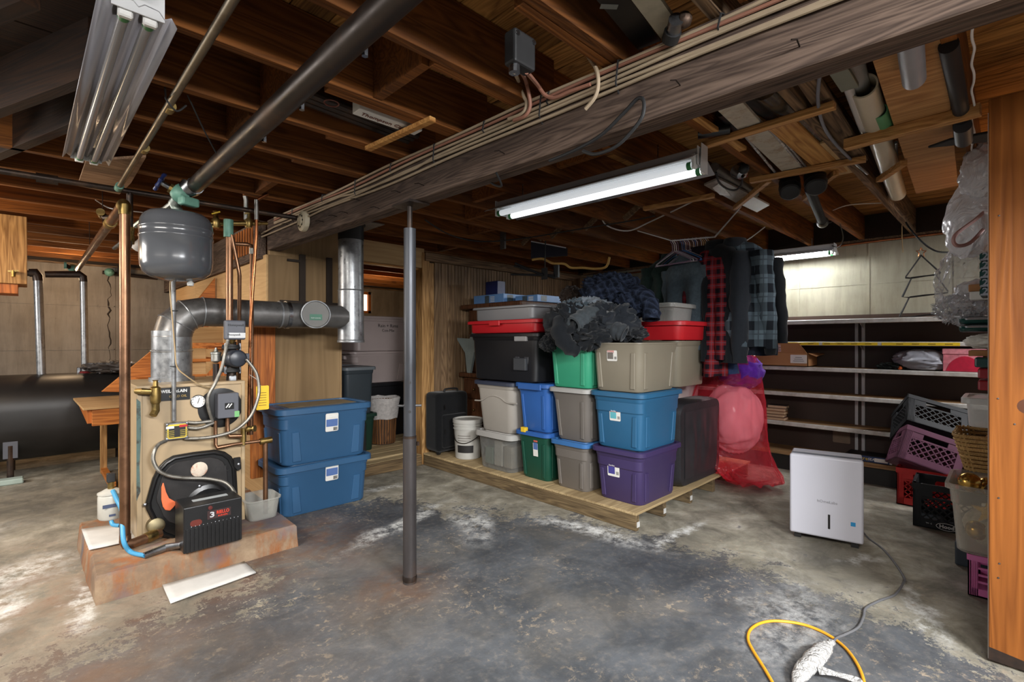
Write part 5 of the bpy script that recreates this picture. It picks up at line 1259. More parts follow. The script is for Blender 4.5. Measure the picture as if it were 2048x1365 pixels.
def game(label, p0, p1, h, zz, mat, group='puzzle boxes on the dresser', face=True):
    t = thing('puzzle_box', label, 'box', ((p0[0] + p1[0]) / 2, (p0[1] + p1[1]) / 2, zz), 0, group)
    MB().box((p0[0], p0[1], zz + 0.001), (p1[0], p1[1], zz + h)).build('box_lid', mat, t, smooth=0, bevel=0.003)
    if face:
        sticker('box_picture', Vector((p0[0], (p0[1] + p1[1]) / 2 + 0.02, zz + h * 0.5)), -Y, Z, 0.07, h * 0.8, M_puz2, t)
        sticker('box_picture', Vector((p0[0] + 0.1, p0[1], zz + h * 0.5)), X, Z, 0.09, h * 0.8, M_puz2, t)
        for k in range(4): sticker('box_print', Vector((p0[0], (p0[1] + p1[1]) / 2 - 0.07 - k * 0.0, zz + h * (0.25 + 0.16 * k))), -Y, Z, 0.07, 0.006, M_inkw, t)
    return t
game('blue puzzle box with picture ends, left on the dresser', (3.66, 3.86), (4.02, 4.36), 0.105, tz, M_puz)
game('flatter blue puzzle box, right on the dresser', (3.78, 3.47), (4.20, 3.80), 0.075, tz, M_puz)
game('dark navy box standing upright on the left puzzle box', (3.72, 4.02), (3.84, 4.22), 0.155, tz + 0.106, pl('navy_box', (26, 40, 96)), 'puzzle boxes on the dresser', False)
MB_ = MB()
sp_ = [pX(px, py, 3.515) for px, py in ((912, 676), (939, 678), (945, 662), (952, 680), (975, 690), (948, 705), (940, 747), (934, 747), (930, 706))]
s_ = MB_.prism(sp_, (0.03, 0, 0)).build_at('star_ornament', plain('pale_star', srgb(128, 140, 140), 0.6), sp_[0], smooth=0)
tag(s_, 'pale grey wooden star leaning behind the black bin', 'ornament')
# ================================================================ LIGHT FIXTURES
M_tube_on = glow('lit_tube', (0.93, 0.97, 1.0), 1.2)
M_tube_dim = glow('dim_tube', (0.90, 0.95, 1.0), 0.36)
M_tube_bright = glow('bright_tube', (0.95, 0.98, 1.0), 70.0)
M_tube_off = plain('dead_tube', srgb(150, 150, 154), 0.2, 0, 0.04)
M_fix = plain('fixture_white', srgb(206, 208, 210), 0.4, 0, 0.05)
M_refl = metal('fixture_reflector', srgb(196, 198, 202), 0.28, None, 4, 0, 0.55, (1, 0.1, 1))
M_capg = plain('tube_cap_green', srgb(44, 120, 66), 0.4)
def fixture(label, a, b, width, tubes, reflector, drop=0.0, cat='light'):
    """twin-tube strip light from a to b (centre line at the tubes)"""
    a = Vector(a); b = Vector(b); d = (b - a).normalized(); s = d.cross(Z).normalized(); u = s.cross(d)
    t = thing('strip_light', label, cat, (a + b) / 2)
    h = width / 2
    def quad(name, pts, mat, th=0.0):
        m = MB(); m.add([a + s * p[0] + u * p[1] for p in pts] + [b + s * p[0] + u * p[1] for p in pts], [])
        n = len(pts)
        for i in range(n - 1): m.f.append((i, i + 1, n + i + 1, n + i))
        return m.build(name, mat, t, smooth=40, solid=th)
    quad('reflector', reflector, M_refl, 0.003)
    MB().prism([a + s * -0.05 + u * 0.035, a + s * 0.05 + u * 0.035, a + s * 0.05 + u * 0.085, a + s * -0.05 + u * 0.085], b - a).build('housing', M_fix, t, smooth=0, bevel=0.004)
    for off, mat, rr in tubes:
        o = MB().tube([a + d * 0.03 + s * off, b - d * 0.03 + s * off], rr, 16).build('tube', mat, t)
        for e, sg in ((a, 1), (b, -1)):
            MB().tube([e + d * sg * 0.03 + s * off, e + d * sg * 0.052 + s * off], rr * 1.04, 16).build('tube_cap', M_capg, o)
            MB().obox(e + d * sg * 0.018 + s * off + u * 0.018, (0.02, 0.034, 0.07), Matrix((d, s, u)).transposed()).build('lamp_holder', M_white, t, smooth=0, bevel=0.004)
    for e in (a, b):
        pts = [e + s * p[0] + u * p[1] for p in reflector] 
        MB().prism([e + s * -0.06 + u * 0.0, e + s * 0.06 + u * 0.0, e + s * 0.06 + u * 0.09, e + s * -0.06 + u * 0.09], d * (0.004 if e is a else -0.004)).build('end_plate', M_fix, t, smooth=0)
    return t, d, s, u
wing = [(-0.16, 0.0), (-0.055, 0.05), (0.055, 0.05), (0.16, 0.0)]
t, d, s, u = fixture('lit twin-tube strip light hanging in the middle right of the beam', (2.372, 1.07, 2.20), (2.311, 2.46, 2.20), 0.3, ((-0.055, M_tube_dim, 0.019), (0.055, M_tube_on, 0.019)), wing)
MB().prism([Vector((2.372, 1.065, 2.17)) + s * -0.045, Vector((2.372, 1.065, 2.17)) + s * 0.045, Vector((2.372, 1.065, 2.31)) + s * 0.045, Vector((2.372, 1.065, 2.31)) + s * -0.03], d * -0.003).build('end_tab', M_fix, t, smooth=0)
for yy in (1.3, 2.25):
    MB().tube([(2.36 - (yy - 1.07) * 0.044, yy, 2.28), (2.36 - (yy - 1.07) * 0.044, yy, JZ + 0.02)], 0.003, 6).build('chain', M_steel, t)
t, d, s, u = fixture('bright strip light on the far wall beyond the hanging clothes', (5.60, 1.20, 2.20), (5.56, 2.60, 2.20), 0.3, ((-0.04, M_tube_bright, 0.021), (0.06, M_tube_on, 0.019)), wing)
for yy in (1.4, 2.4):
    MB().tube([(5.59, yy, 2.28), (5.59, yy, JZ + 0.02)], 0.003, 6).build('chain', M_steel, t)
# the big ribbed twin-tube light at upper left, switched off
corr = [(-0.135, -0.005), (-0.115, 0.035), (-0.09, 0.015), (-0.07, 0.045), (-0.02, 0.05), (0.0, 0.03), (0.02, 0.05), (0.07, 0.045), (0.09, 0.015), (0.115, 0.035), (0.135, -0.005)]
corr = [(p[0] * 0.66, p[1] * 0.6) for p in corr]
M_refl_on = M_refl; M_refl = plain('dusty_reflector', srgb(150, 148, 154), 0.3, 0.3, 0.06, 3)
t, d, s, u = fixture('unlit twin-tube strip light with ribbed reflector at upper left', (0.214, 1.70, 2.25), (0.200, 3.28, 2.25), 0.2, ((-0.028, M_tube_off, 0.014), (0.028, M_tube_off, 0.014)), corr); M_refl = M_refl_on
for yy in (1.6, 2.6):
    MB().tube([(0.21, yy, 2.3), (0.21, yy, JZ + 0.05)], 0.003, 6).build('chain', M_steel, t)
# weathered board under the joists by its far end
pb = [pz(x, y, JZ - 0.002) for x, y in ((172, 318), (292, 310), (262, 362), (239, 385), (155, 368))]
o = MB().prism(pb, (0, 0, -0.014)).build_at('board_scrap', wood('weathered_ply', srgb(112, 80, 56), srgb(176, 142, 112), 'X', 0.85, 1.5, 0.4, 0.0, srgb(80, 60, 46)), pb[0], smooth=0)
tag(o, 'weathered plywood scrap nailed under the joists beyond the unlit light', 'board')

# ================================================================ STEEL POST
po = thing('steel_post', 'grey telescoping steel post standing in the middle of the floor', 'post', (1.498, 2.335, 0))
c = Vector((1.498, 2.335, 0))
M_post = metal('post_grey', srgb(72, 74, 79), 0.38, srgb(66, 56, 52), 5, 0.45, 0.55, (1, 1, 0.25))
MB().lathe([(0.037, 0.0), (0.037, 0.80)], c, (0, 0, 1), 28).build('outer_tube', metal('post_lower', srgb(72, 68, 68), 0.4, srgb(90, 70, 56), 5, 0.6, 0.5, (1, 1, 0.3)), po)
MB().lathe([(0.0335, 0.0), (0.0335, 1.96 - 0.02)], c + Z * 0.02, (0, 0, 1), 28).build('inner_tube', M_post, po)
MB().lathe([(0.036, 0), (0.037, 0.012), (0.034, 0.014)], c + Z * 0.80, (0, 0, 1), 28).build('collar', M_iron_pipe, po)
MB().lathe([(0.038, 0), (0.040, 0.02), (0.0375, 0.03)], c + Z * 0.012, (0, 0, 1), 28).build('foot_band', M_iron, po)
MB().tube([c + Z * 1.95, c + Z * 2.085], 0.014, 12).build('jack_screw', M_iron_pipe, po)
MB().box(c + Vector((-0.06, -0.09, 2.086)), c + Vector((0.07, 0.09, 2.099))).build('cap_plate', M_iron, po, smooth=0)
MB().tube([c + Vector((-0.05, 0.04, 0.98)), c + Vector((0.05, -0.04, 0.98))], 0.007, 8).build('pin', M_steel, po)
hd_ = (Vector((0, 0, 0)) - c).normalized(); hd_.z = 0
for zz in (1.11, 0.95):
    MB().lathe([(0, 0), (0.008, 0), (0.008, 0.002), (0, 0.002)], c + hd_ * 0.0335 + Z * zz, hd_, 10).build('pin_hole', M_ink, po)
MB().obox(c + Vector((RV[0], RV[1], 0)) * 0.04 + Z * 0.77, (0.012, 0.03, 0.02), Matrix.Identity(3)).build('weld_lug', M_iron_pipe, po, smooth=0)

# ================================================================ SHELVES ON THE FAR WALL
SHX0, SHX1, SHY0, SHY1 = 5.56, 5.885, -0.85, 2.75
sh_ = thing('wall_shelves', 'long dark-backed wall shelves with pale metal edging', 'shelves', (5.72, 0.95, 0))
M_back = plain('brown_hardboard', srgb(66, 50, 42), 0.6, 0, 0.12, 2.5)
M_shelf = wood('shelf_board', srgb(126, 94, 62), srgb(182, 148, 106), 'Y', 0.7, 1, 0.1, 0.08)
M_edge = metal('shelf_edging', srgb(206, 204, 198), 0.45, srgb(140, 126, 106), 10, 0.35, 0.1)
MB().box((5.888, SHY0, 0.02), (5.912, SHY1, 1.60)).build('back_panel', M_back, sh_, smooth=0)
SZ = [(1.506, 1.549), (1.293, 1.331), (1.037, 1.077), (0.772, 0.812), (0.465, 0.507), (0.165, 0.205)]
for i, (za, zb) in enumerate(SZ):
    MB().box((SHX0 + 0.004, SHY0, zb - 0.022), (SHX1, SHY1, zb - 0.002)).build('shelf', M_shelf, sh_, smooth=0)
    if i < 5:
        MB().prism([(SHX0, SHY0, za), (SHX0 - 0.006, SHY0, za + 0.004), (SHX0 - 0.006, SHY0, zb - 0.006), (SHX0, SHY0, zb), (SHX0 + 0.012, SHY0, zb), (SHX0 + 0.012, SHY0, za)], (0, SHY1 - SHY0, 0)).build('metal_edge', M_edge, sh_, smooth=0)
    else:
        MB().box((SHX0 - 0.004, SHY0, za), (SHX0 + 0.016, SHY1, zb)).build('wood_edge', M_shelf, sh_, smooth=0)
MB().box((SHX0 + 0.05, SHY0, 0.0), (SHX0 + 0.08, SHY1, 0.164)).build('kick_board', plain('kick_black', srgb(34, 34, 34), 0.6), sh_, smooth=0)
for yy, n_ in ((1.01, 2), (2.3, 2), (-0.4, 2)):
    for k in range(n_):
        MB().box((5.86, yy + k * 0.055, 0.06), (5.887, yy + k * 0.055 + 0.026, 1.52)).build('upright', M_fix, sh_, smooth=0)
    for za, zb in SZ:
        MB().prism([(5.862, yy + 0.01, zb - 0.025), (5.66, yy + 0.01, zb - 0.025), (5.862, yy + 0.01, zb - 0.085)], (0, 0.006, 0)).build('bracket', M_fix, sh_, smooth=0)
M_tape = plain('tape_yellow', srgb(226, 192, 30), 0.5, 0, 0.06)
for y0, y1 in ((0.30, 0.83), (0.86, 1.30), (1.33, 2.2)):
    tp_ = MB().box((SHX0 - 0.0085, y0, 1.297), (SHX0 - 0.0062, y1, 1.325)).build('price_strip', M_tape, sh_, smooth=0)
    for k in range(int((y1 - y0) / 0.11)):
        sticker('price_print', Vector((SHX0 - 0.0088, y0 + 0.07 + k * 0.11, 1.311)), -Y, Z, 0.05, 0.006, plain('tape_ink', srgb(110, 84, 20), 0.6), tp_, 0.0003)
sticker('tape_note', Vector((5.887, 1.21, 0.385)), -Y, Z, 0.15, 0.17, plain('kraft_note', srgb(134, 116, 98), 0.8, 0, 0.15, 14), sh_, 0.003)

M_card = plain('corrugated_card', srgb(176, 126, 82), 0.8, 0, 0.08, 3)
M_card_in = plain('card_inside', srgb(150, 106, 70), 0.85, 0, 0.1, 3)
cb = thing('cardboard_box', 'open cardboard carton with raised flap on the wall shelf', 'box', (5.70, 1.5, 1.078))
cy0 = pX(1617, 735, 5.56).y; cy1 = cy0 + 0.60
zc0, zc1 = 1.080, 1.212
for p0, p1 in (((5.545, cy0, zc0), (5.551, cy1, zc1)), ((5.86, cy0, zc0), (5.866, cy1, zc1)), ((5.545, cy0, zc0), (5.866, cy0 + 0.006, zc1)), ((5.545, cy1 - 0.006, zc0), (5.866, cy1, zc1)), ((5.545, cy0, zc0), (5.866, cy1, zc0 + 0.006))):
    MB().box(p0, p1).build('side', M_card, cb, smooth=0)
f = MB().prism([(5.546, cy0 + 0.01, zc1), (5.546, cy1, zc1), (5.52, cy1, zc1 + 0.10), (5.52, cy0 + 0.08, zc1 + 0.105), (5.53, cy0 + 0.03, zc1 + 0.04)], (0.005, 0, 0)).build('flap', M_card, cb, smooth=0)
MB().prism([(5.55, cy0 - 0.002, zc1), (5.86, cy0 - 0.002, zc1), (5.86, cy0 - 0.07, zc1 - 0.01), (5.55, cy0 - 0.07, zc1 - 0.03)], (0, 0, 0.004)).build('flap', M_card, cb, smooth=0)
sticker('shipping_label', Vector((5.5445, cy0 + 0.085, 1.155)), -Y, Z, 0.15, 0.085, M_lab, cb, 0.0008)
for k in range(3): sticker('label_print', Vector((5.5435, cy0 + 0.085, 1.135 + k * 0.018)), -Y, Z, 0.10 - k * 0.02, 0.004, M_ink, cb, 0.0004)
sticker('shipping_label', Vector((5.532, cy0 + 0.33, zc1 + 0.052)), -Y, Z + X * -.24, 0.17, 0.075, plain('label_pale', srgb(206, 176, 168), 0.6), cb, 0.0008)
for k in range(4): sticker('label_print', Vector((5.5295, cy0 + 0.30 - k * 0.0, zc1 + 0.032 + k * 0.013)), -Y, Z + X * -.24, 0.11 - (k % 2) * 0.03, 0.004, M_ink, cb, 0.0004)
# small stack of five books
M_pages = plain('page_edges', srgb(196, 168, 136), 0.8, 0, 0.08, 30)
for i in range(5):
    zz = 0.507 + 0.001 + i * 0.031
    yb = pX(1568, 838, 5.56).y + (i % 2) * 0.012 - (0.01 if i > 2 else 0)
    b = thing('paperback_book', ('lowest', 'second from bottom', 'middle', 'second from top', 'top')[i] + ' paperback of the small book stack beside the red bag', 'book', (5.66, yb, zz), 0, 'paperbacks stacked on the wall shelf')
    MB().box((5.575 + i * 0.004, yb + 0.003, zz + 0.003), (5.70, yb + 0.177, zz + 0.027)).build('page_block', M_pages, b, smooth=0)
    for z_ in (zz, zz + 0.027): MB().box((5.573 + i * 0.004, yb, z_), (5.703, yb + 0.18, z_ + 0.003)).build('cover', plain('cover%d' % (i % 3), (srgb(120, 70, 50), srgb(60, 50, 48), srgb(150, 100, 60))[i % 3], 0.6), b, smooth=0)
# big flat boxed book on the lowest shelf
bb = thing('flat_book', 'large dark blue book lying flat on the lowest shelf', 'book', (5.68, 0.7, 0.207))
q0 = pX(1784, 928, 5.575); q1 = pX(1690, 912, 5.575)
MB().box((5.572, q0.y, 0.208), (5.80, q1.y, 0.262)).build('cover', pl('book_blue', (40, 62, 104)), bb, smooth=0, bevel=0.003)
MB().box((5.574, q0.y + 0.004, 0.2625), (5.798, q1.y - 0.004, 0.266)).build('top_board', M_ink, bb, smooth=0)
text('Theatre', 0.045, Vector((5.571, (q0.y + q1.y) / 2 + 0.07, 0.238)), -Y, Z, M_tape, bb); text('SEATS', 0.032, Vector((5.571, (q0.y + q1.y) / 2 - 0.045, 0.236)), -Y, Z, M_inkw, bb)
sticker('spine_panel', Vector((5.571, q0.y + 0.08, 0.236)), -Y, Z, 0.10, 0.034, M_lab, bb, 0.0006)
sticker('spine_panel', Vector((5.571, q0.y + 0.008, 0.236)), -Y, Z, 0.018, 0.046, M_lab, bb, 0.0006)

def crumple(c, sx, sy, sz, seed, amp=0.22, freq=2.6, nu=60, nv=34, ridge=True, flat=0.0):
    """a heap of cloth: a lump thrown into folds"""
    c = Vector(c); rs = []
    for j in range(nv + 1):
        th = math.pi * (0.015 + 0.97 * j / nv); ring = []
        for i in range(nu):
            ph = 2 * math.pi * i / nu
            d = Vector((math.sin(th) * math.cos(ph), math.sin(th) * math.sin(ph), -math.cos(th)))
            q = d * freq + Vector((seed * 3.1, seed * 1.7, seed))
            w_ = Vector((noise.noise(q * 0.8), noise.noise(q * 0.8 + Vector((9, 0, 0))), noise.noise(q * 0.8 + Vector((0, 9, 0))))) * 0.9
            q2_ = Vector((q.x * 1.5, q.y * 0.55, q.z * 1.1)); n_ = noise.noise(q2_ + w_ * 1.2); rg = max(0.0, 1 - 2.4 * abs(n_)) ** 1.4
            k = 1 + amp * ((rg - 0.35) * 1.25 if ridge else n_) + amp * 0.7 * noise.noise(q * 0.55)
            p = Vector((d.x * sx, d.y * sy, d.z * sz)) * k
            if flat and p.z < -sz * flat: p.z = -sz * flat + (p.z + sz * flat) * 0.12
            ring.append(c + p)
        rs.append(ring)
    return MB().rings(rs)
def uvfrom(o, fn):
    me = o.data; uv = me.uv_layers.new(name='UVMap')
    for l in me.loops: uv.data[l.index].uv = fn(me.vertices[l.vertex_index].co)
# soft things on the shelf
gb = crumple(pX(1842, 718, 5.64), 0.10, 0.20, 0.095, 4, 0.14, 1.6, flat=0.85).build_at('fabric_bag', plain('silver_bag', srgb(150, 152, 160), 0.35, 0.0, 0.12), pX(1842, 718, 5.64), smooth=80)
gb.location.z = 1.078 + 0.088; tag(gb, 'silvery grey cloth bag slumped on the wall shelf', 'bag')
rb = thing('gift_box', 'pink and crimson patterned box beside the silvery bag', 'box', pX(1925, 742, 5.62))
r0 = pX(1972, 742, 5.585); r1 = pX(1886, 738, 5.585)
MB().box((5.572, r0.y, 1.079), (5.83, r1.y, 1.225)).build('box_base', plain('box_pink', srgb(208, 120, 132), 0.6, 0, 0.3, 30), rb, smooth=0, bevel=0.003)
MB().box((5.568, r0.y - 0.004, 1.226), (5.834, r1.y + 0.004, 1.272)).build('box_lid', plain('box_pink2', srgb(214, 136, 146), 0.6, 0, 0.25, 40), rb, smooth=0, bevel=0.003)
m = MB(); ws = []
for k in range(13):
    ws.append(Vector((5.5708, r1.y - 0.02 - (r1.y - r0.y - 0.03) * k / 12, 1.085 + 0.125 * math.sin(math.pi * k / 12) ** 0.6)))
m.prism([Vector((5.5708, r1.y - 0.02, 1.084))] + ws + [Vector((5.5708, r0.y + 0.01, 1.084))], (-0.001, 0, 0)).build('crimson_print', plain('box_crimson', srgb(186, 24, 58), 0.5, 0, 0.2, 26), rb, smooth=0)
o = crumple(pX(1785, 734, 5.62), 0.05, 0.10, 0.03, 9, 0.4, 4).build_at('garland', plain('dark_garland', srgb(28, 38, 34), 0.8, 0, 0.5, 40), pX(1785, 734, 5.62), smooth=60); o.location.z = 1.078 + 0.028
tag(o, 'small heap of dark green garland left of the silvery bag', 'garland')
o = MB().ball(pX(1800, 734, 5.58), 0.018, 10, 7).build_at('ornament_ball', plain('orange_ball', srgb(226, 104, 40), 0.4), pX(1800, 734, 5.58)); o.location.z = 1.096; tag(o, 'small orange ornament against the silvery bag', 'ornament')
# dark green case standing on the top shelf by the clothes
c0 = pX(1506, 640, 5.72); gcase = thing('metal_case', 'slim olive case standing on the top shelf behind the clothes', 'case', (5.72, c0.y, 1.55))
MB().box((5.70, c0.y - 0.04, 1.551), (5.80, c0.y + 0.18, 2.00)).build('case_body', plain('olive', srgb(66, 68, 56), 0.5), gcase, smooth=0, bevel=0.004)
for k in range(4): MB().lathe([(0, 0), (0.012, 0), (0.012, 0.003), (0, 0.003)], Vector((5.70, c0.y - 0.015, 1.62 + k * 0.09)), (-1, 0, 0), 10).build('rivet', M_steel, gcase)
# wire tree
wt = thing('wire_tree', 'black wire tree with a copper star standing on the top shelf', 'ornament', pX(1840, 636, 5.66))
def W(zx, zy): return pX(1660 + zx * 0.2198, 380 + zy * 0.2198, 5.66)
M_wire = plain('black_wire', srgb(20, 20, 20), 0.6)
for pts in ([(740, 805), (688, 800), (690, 790), (830, 597), (1005, 755), (995, 765), (740, 805)], [(740, 805), (658, 975), (720, 980), (1000, 945), (1075, 935)], [(965, 775), (1075, 925)], [(720, 980), (633, 1155), (740, 1160), (940, 1130), (1120, 1140)], [(1010, 948), (1140, 1120)], [(735, 800), (850, 785), (965, 775)], [(725, 975), (860, 958), (1010, 946)], [(735, 1158), (850, 1140), (1150, 1128)]):
    MB().tube([W(*p) for p in pts], 0.0062, 6).build('wire_frame', M_wire, wt)
stp = []
for k in range(10):
    a = math.radians(90 + k * 36); r_ = 46 if k % 2 == 0 else 22
    stp.append(W(830 + r_ * math.cos(a), 570 - r_ * math.sin(a)))
MB().tube(stp + stp[:1], 0.004, 6).build('star', M_copper_bright, wt)

# ================================================================ HANGING CLOTHES
def hang(px, py, d): return pd(px, py, d)
L0 = pz(1216, 428, JZ - 0.01); L1 = hang(1344, 482, 4.38); L2 = hang(1430, 474, 4.42); L3 = pz(1482, 414, JZ - 0.02)
ln = thing('clothesline', 'white cord strung under the joists carrying hangers and coats', 'rope', L1)
M_cord = plain('white_cord', srgb(196, 196, 194), 0.6)
MB().tube([hang(1199, 420, 4.2), hang(1212, 450, 4.2), hang(1255, 462, 4.25), hang(1300, 444, 4.25), pz(1388, 402, JZ + 0.01)], 0.006, 8, smooth=6).build('loop', M_cord, ln)
MB().tube([pz(1275, 462, JZ - 0.01), L1, L2, L3], 0.005, 8).build('line', M_cord, ln)
MB().tube([hang(1468, 492, 4.3), hang(1495, 480, 4.3), pz(1530, 454, JZ - 0.01)], 0.005, 8, smooth=4).build('tail', M_cord, ln)
lined = (L2 - L1).normalized()
cold = Vector((RV[0], RV[1], 0)); fwd = Vector((FV[0], FV[1], 0))
# a hanger: hook and shoulder frame, turned nearly edge-on
def hanger_mesh(mat):
    m = MB()
    m.tube([Vector((0.0, 0, 0.004)), Vector((0.018, 0, 0.012)), Vector((0.022, 0, -0.005)), Vector((0.004, 0, -0.03)), Vector((0, 0, -0.09))], 0.0032, 6, smooth=3)
    m.tube([Vector((0, 0, -0.09)), Vector((-0.20, 0, -0.19)), Vector((-0.205, 0, -0.205)), Vector((0.205, 0, -0.205)), Vector((0.20, 0, -0.19)), Vector((0, 0, -0.09))], 0.0032, 6)
    return m.build('coat_hanger', mat, None)
HM = [plain('hanger_white', srgb(196, 190, 196), 0.4), plain('hanger_dark', srgb(40, 40, 48), 0.4), plain('hanger_blue', srgb(60, 110, 170), 0.4), plain('hanger_mauve', srgb(130, 108, 130), 0.4), plain('hanger_wood', srgb(180, 150, 110), 0.5)]
protos = {}
ORD = 'first second third fourth fifth sixth seventh eighth ninth tenth eleventh twelfth thirteenth fourteenth fifteenth sixteenth seventeenth eighteenth nineteenth twentieth'.split()
random.seed(11)
order = [3, 0, 0, 3, 1, 2, 2, 0, 3, 0, 1, 0, 2, 0, 1, 0, 4, 4, 0, 4]
nice = ['white', 'dark', 'blue', 'mauve', 'pale wooden']
for i, k in enumerate(order):
    if k not in protos: o = protos[k] = hanger_mesh(HM[k])
    else: o = protos[k].copy(); COL.objects.link(o)
    o.location = L1.lerp(L2, 0.01 + i * 0.045) + Vector((0, 0, -0.002))
    o.rotation_euler = (0, 0, math.radians(78 + random.uniform(-14, 10)))
    tag(o, 'empty %s coat hanger, %s from the left on the white cord' % (nice[k], ORD[i]), 'hanger', 'empty coat hangers on the cord')

def jacket(label, neck, yaw, W_, L_, mat, sleeve_mat=None, hood=False, depth_=0.09, sl=(0.62, 0.60), spread=(0.0, 0.0), name='jacket', seed=1.0, cuff=None, flare=1.0):
    neck = Vector(neck); t = thing(name, label, 'clothing', neck, 0, None)
    ax = Vector((math.cos(yaw), math.sin(yaw), 0)); nx_ = Vector((-ax.y, ax.x, 0))
    rs = []; n = 40; nv = 26
    for j in range(nv + 1):
        q = j / nv
        if q < 0.12: a = W_ * (0.14 + 0.36 * (q / 0.12) ** 0.7); b = depth_ * (0.55 + 0.45 * q / 0.12); zz = -0.11 * (q / 0.12) ** 1.3
        else: a = W_ * (0.50 - 0.05 * math.sin(math.pi * (q - 0.12) / 0.88)) * (1 + (flare - 1) * q); b = depth_ * (1.0 + 0.25 * q); zz = -0.11 - (L_ - 0.11) * (q - 0.12) / 0.88
        ring = []
        for i in range(n):
            ph = 2 * math.pi * i / n
            fold = (0.018 + 0.05 * q) * math.sin(ph * 5 + seed * 7 + 1.2 * noise.noise(Vector((ph, q * 3, seed)))) * min(1, q * 3)
            cr = 0.02 * noise.noise(Vector((math.cos(ph) * 2 + seed, math.sin(ph) * 2, q * 7)))
            p = neck + ax * (a + fold * 0.5 + cr) * math.cos(ph) + nx_ * (b + fold + cr) * math.sin(ph) + Z * (zz + 0.02 * noise.noise(Vector((ph * 1.5, seed, 2.0))) * q)
            ring.append(p)
        rs.append(ring)
    o = MB().rings(rs).build('coat_body', mat, t, smooth=80)
    iv = Vector(neck)
    uvfrom(o, lambda co: (co.dot(ax) + 0.6 * co.dot(nx_), co.z))
    for k, sgn in enumerate((-1, 1)):
        sh0 = neck + ax * sgn * W_ * 0.44 + Z * -0.10
        pts = []; rad = []
        nn = 16
        for i in range(nn + 1):
            q = i / nn
            p = sh0 + ax * sgn * (0.05 * math.sin(q * 1.6) + spread[k] * q) + nx_ * (0.03 * math.sin(q * 3 + seed) - 0.03) + Z * (-sl[k] * q)
            pts.append(p); rad.append((0.100 - 0.034 * q) * (1 + 0.06 * math.sin(q * 19 + seed) + 0.05 * math.sin(q * 31)))
        rs = []
        for i, p in enumerate(pts):
            rs.append([p + (ax * math.cos(2 * math.pi * a / 16) * 0.75 + nx_ * math.sin(2 * math.pi * a / 16)) * (rad[i] + 0.012 * noise.noise(Vector((a, i * 0.6, seed)))) for a in range(16)])
        s_ = MB().rings(rs).build('sleeve', sleeve_mat or mat, t, smooth=80)
        uvfrom(s_, lambda co: (co.dot(ax) + co.dot(nx_), co.z))
        if cuff:
            MB().rings([[pts[-1] + Z * dz + (ax * math.cos(2 * math.pi * a / 14) * 0.8 + nx_ * math.sin(2 * math.pi * a / 14)) * r for a in range(14)] for dz, r in ((0.012, 0.058), (-0.045, 0.05), (-0.05, 0.04))]).build('cuff', cuff, s_, smooth=60)
    m = MB()
    cr = []
    for dz, k_, dd in ((-0.03, 1.25, 1.0), (0.01, 1.1, 0.95), (0.05, 1.0, 0.8), (0.055, 0.8, 0.6), (0.0, 0.7, 0.5)):
        cr.append([neck + ax * W_ * 0.17 * k_ * math.cos(2 * math.pi * a / 20) + nx_ * depth_ * dd * math.sin(2 * math.pi * a / 20) + Z * (dz - 0.02) for a in range(20)])
    m.rings(cr, caps=False).build('hood' if hood else 'collar', mat if not hood else hood, t, smooth=80)
    return t
M_slate = cloth('slate_fleece', srgb(74, 86, 94)); M_char = cloth('charcoal_cloth', srgb(36, 40, 46), var=0.15); M_blackc = cloth('black_cloth', srgb(22, 25, 29), var=0.15); M_navyc = cloth('navy_cloth', srgb(28, 34, 48)); M_greenc = cloth('bottle_cloth', srgb(34, 48, 44))
M_redplaid = plaid('red_plaid', srgb(138, 40, 44), srgb(30, 22, 30), srgb(100, 78, 92), 0.08)
M_greyplaid = plaid('grey_plaid', srgb(104, 120, 130), srgb(34, 38, 44), srgb(70, 78, 86), 0.15)
M_navyplaid = plaid('navy_plaid', srgb(40, 48, 66), srgb(22, 26, 36), srgb(60, 68, 86), 0.06)
ylook = math.atan2(FV[1], FV[0])       # shoulders turned along the line of sight
jacket('bottle green shirt hanging behind the empty hangers', hang(1338, 516, 4.75), ylook + 1.2, 0.42, 0.62, M_greenc, sl=(0.42, 0.46), name='shirt', seed=2.2)
jacket('slate grey hooded jacket hanging left of the red plaid shirt', hang(1374, 516, 4.44), ylook + 0.5, 0.50, 0.84, M_slate, sl=(0.80, 0.70), spread=(0.02, -0.02), seed=3.1, cuff=M_blackc)
jacket('red and black plaid flannel shirt hanging among dark coats', hang(1402, 502, 4.36), ylook + 0.32, 0.50, 1.10, M_redplaid, sl=(0.86, 0.80), name='flannel_shirt', seed=4.7)
jacket('black coat hanging between the red and grey plaid ones', hang(1432, 490, 4.27), ylook + 0.30, 0.52, 1.02, M_blackc, M_char, sl=(0.92, 0.8), depth_=0.10, seed=5.3)
jacket('grey plaid hooded jacket hanging in front', hang(1470, 486, 4.18), ylook + 0.72, 0.50, 0.88, M_greyplaid, M_greyplaid, hood=M_char, sl=(0.80, 0.82), seed=6.9, cuff=M_blackc, depth_=0.13)
jacket('dark navy coat hanging rearmost at the right', hang(1494, 500, 4.30), ylook + 0.9, 0.46, 0.92, M_navyc, M_blackc, sl=(0.72, 0.80), seed=8.1, depth_=0.11)
jacket('navy blue garment hanging lowest between plaid shirts', hang(1432, 560, 4.34), ylook + 0.6, 0.30, 0.82, cloth('denim_navy', srgb(44, 58, 92)), sl=(0.3, 0.3), name='shirt', seed=9.4)

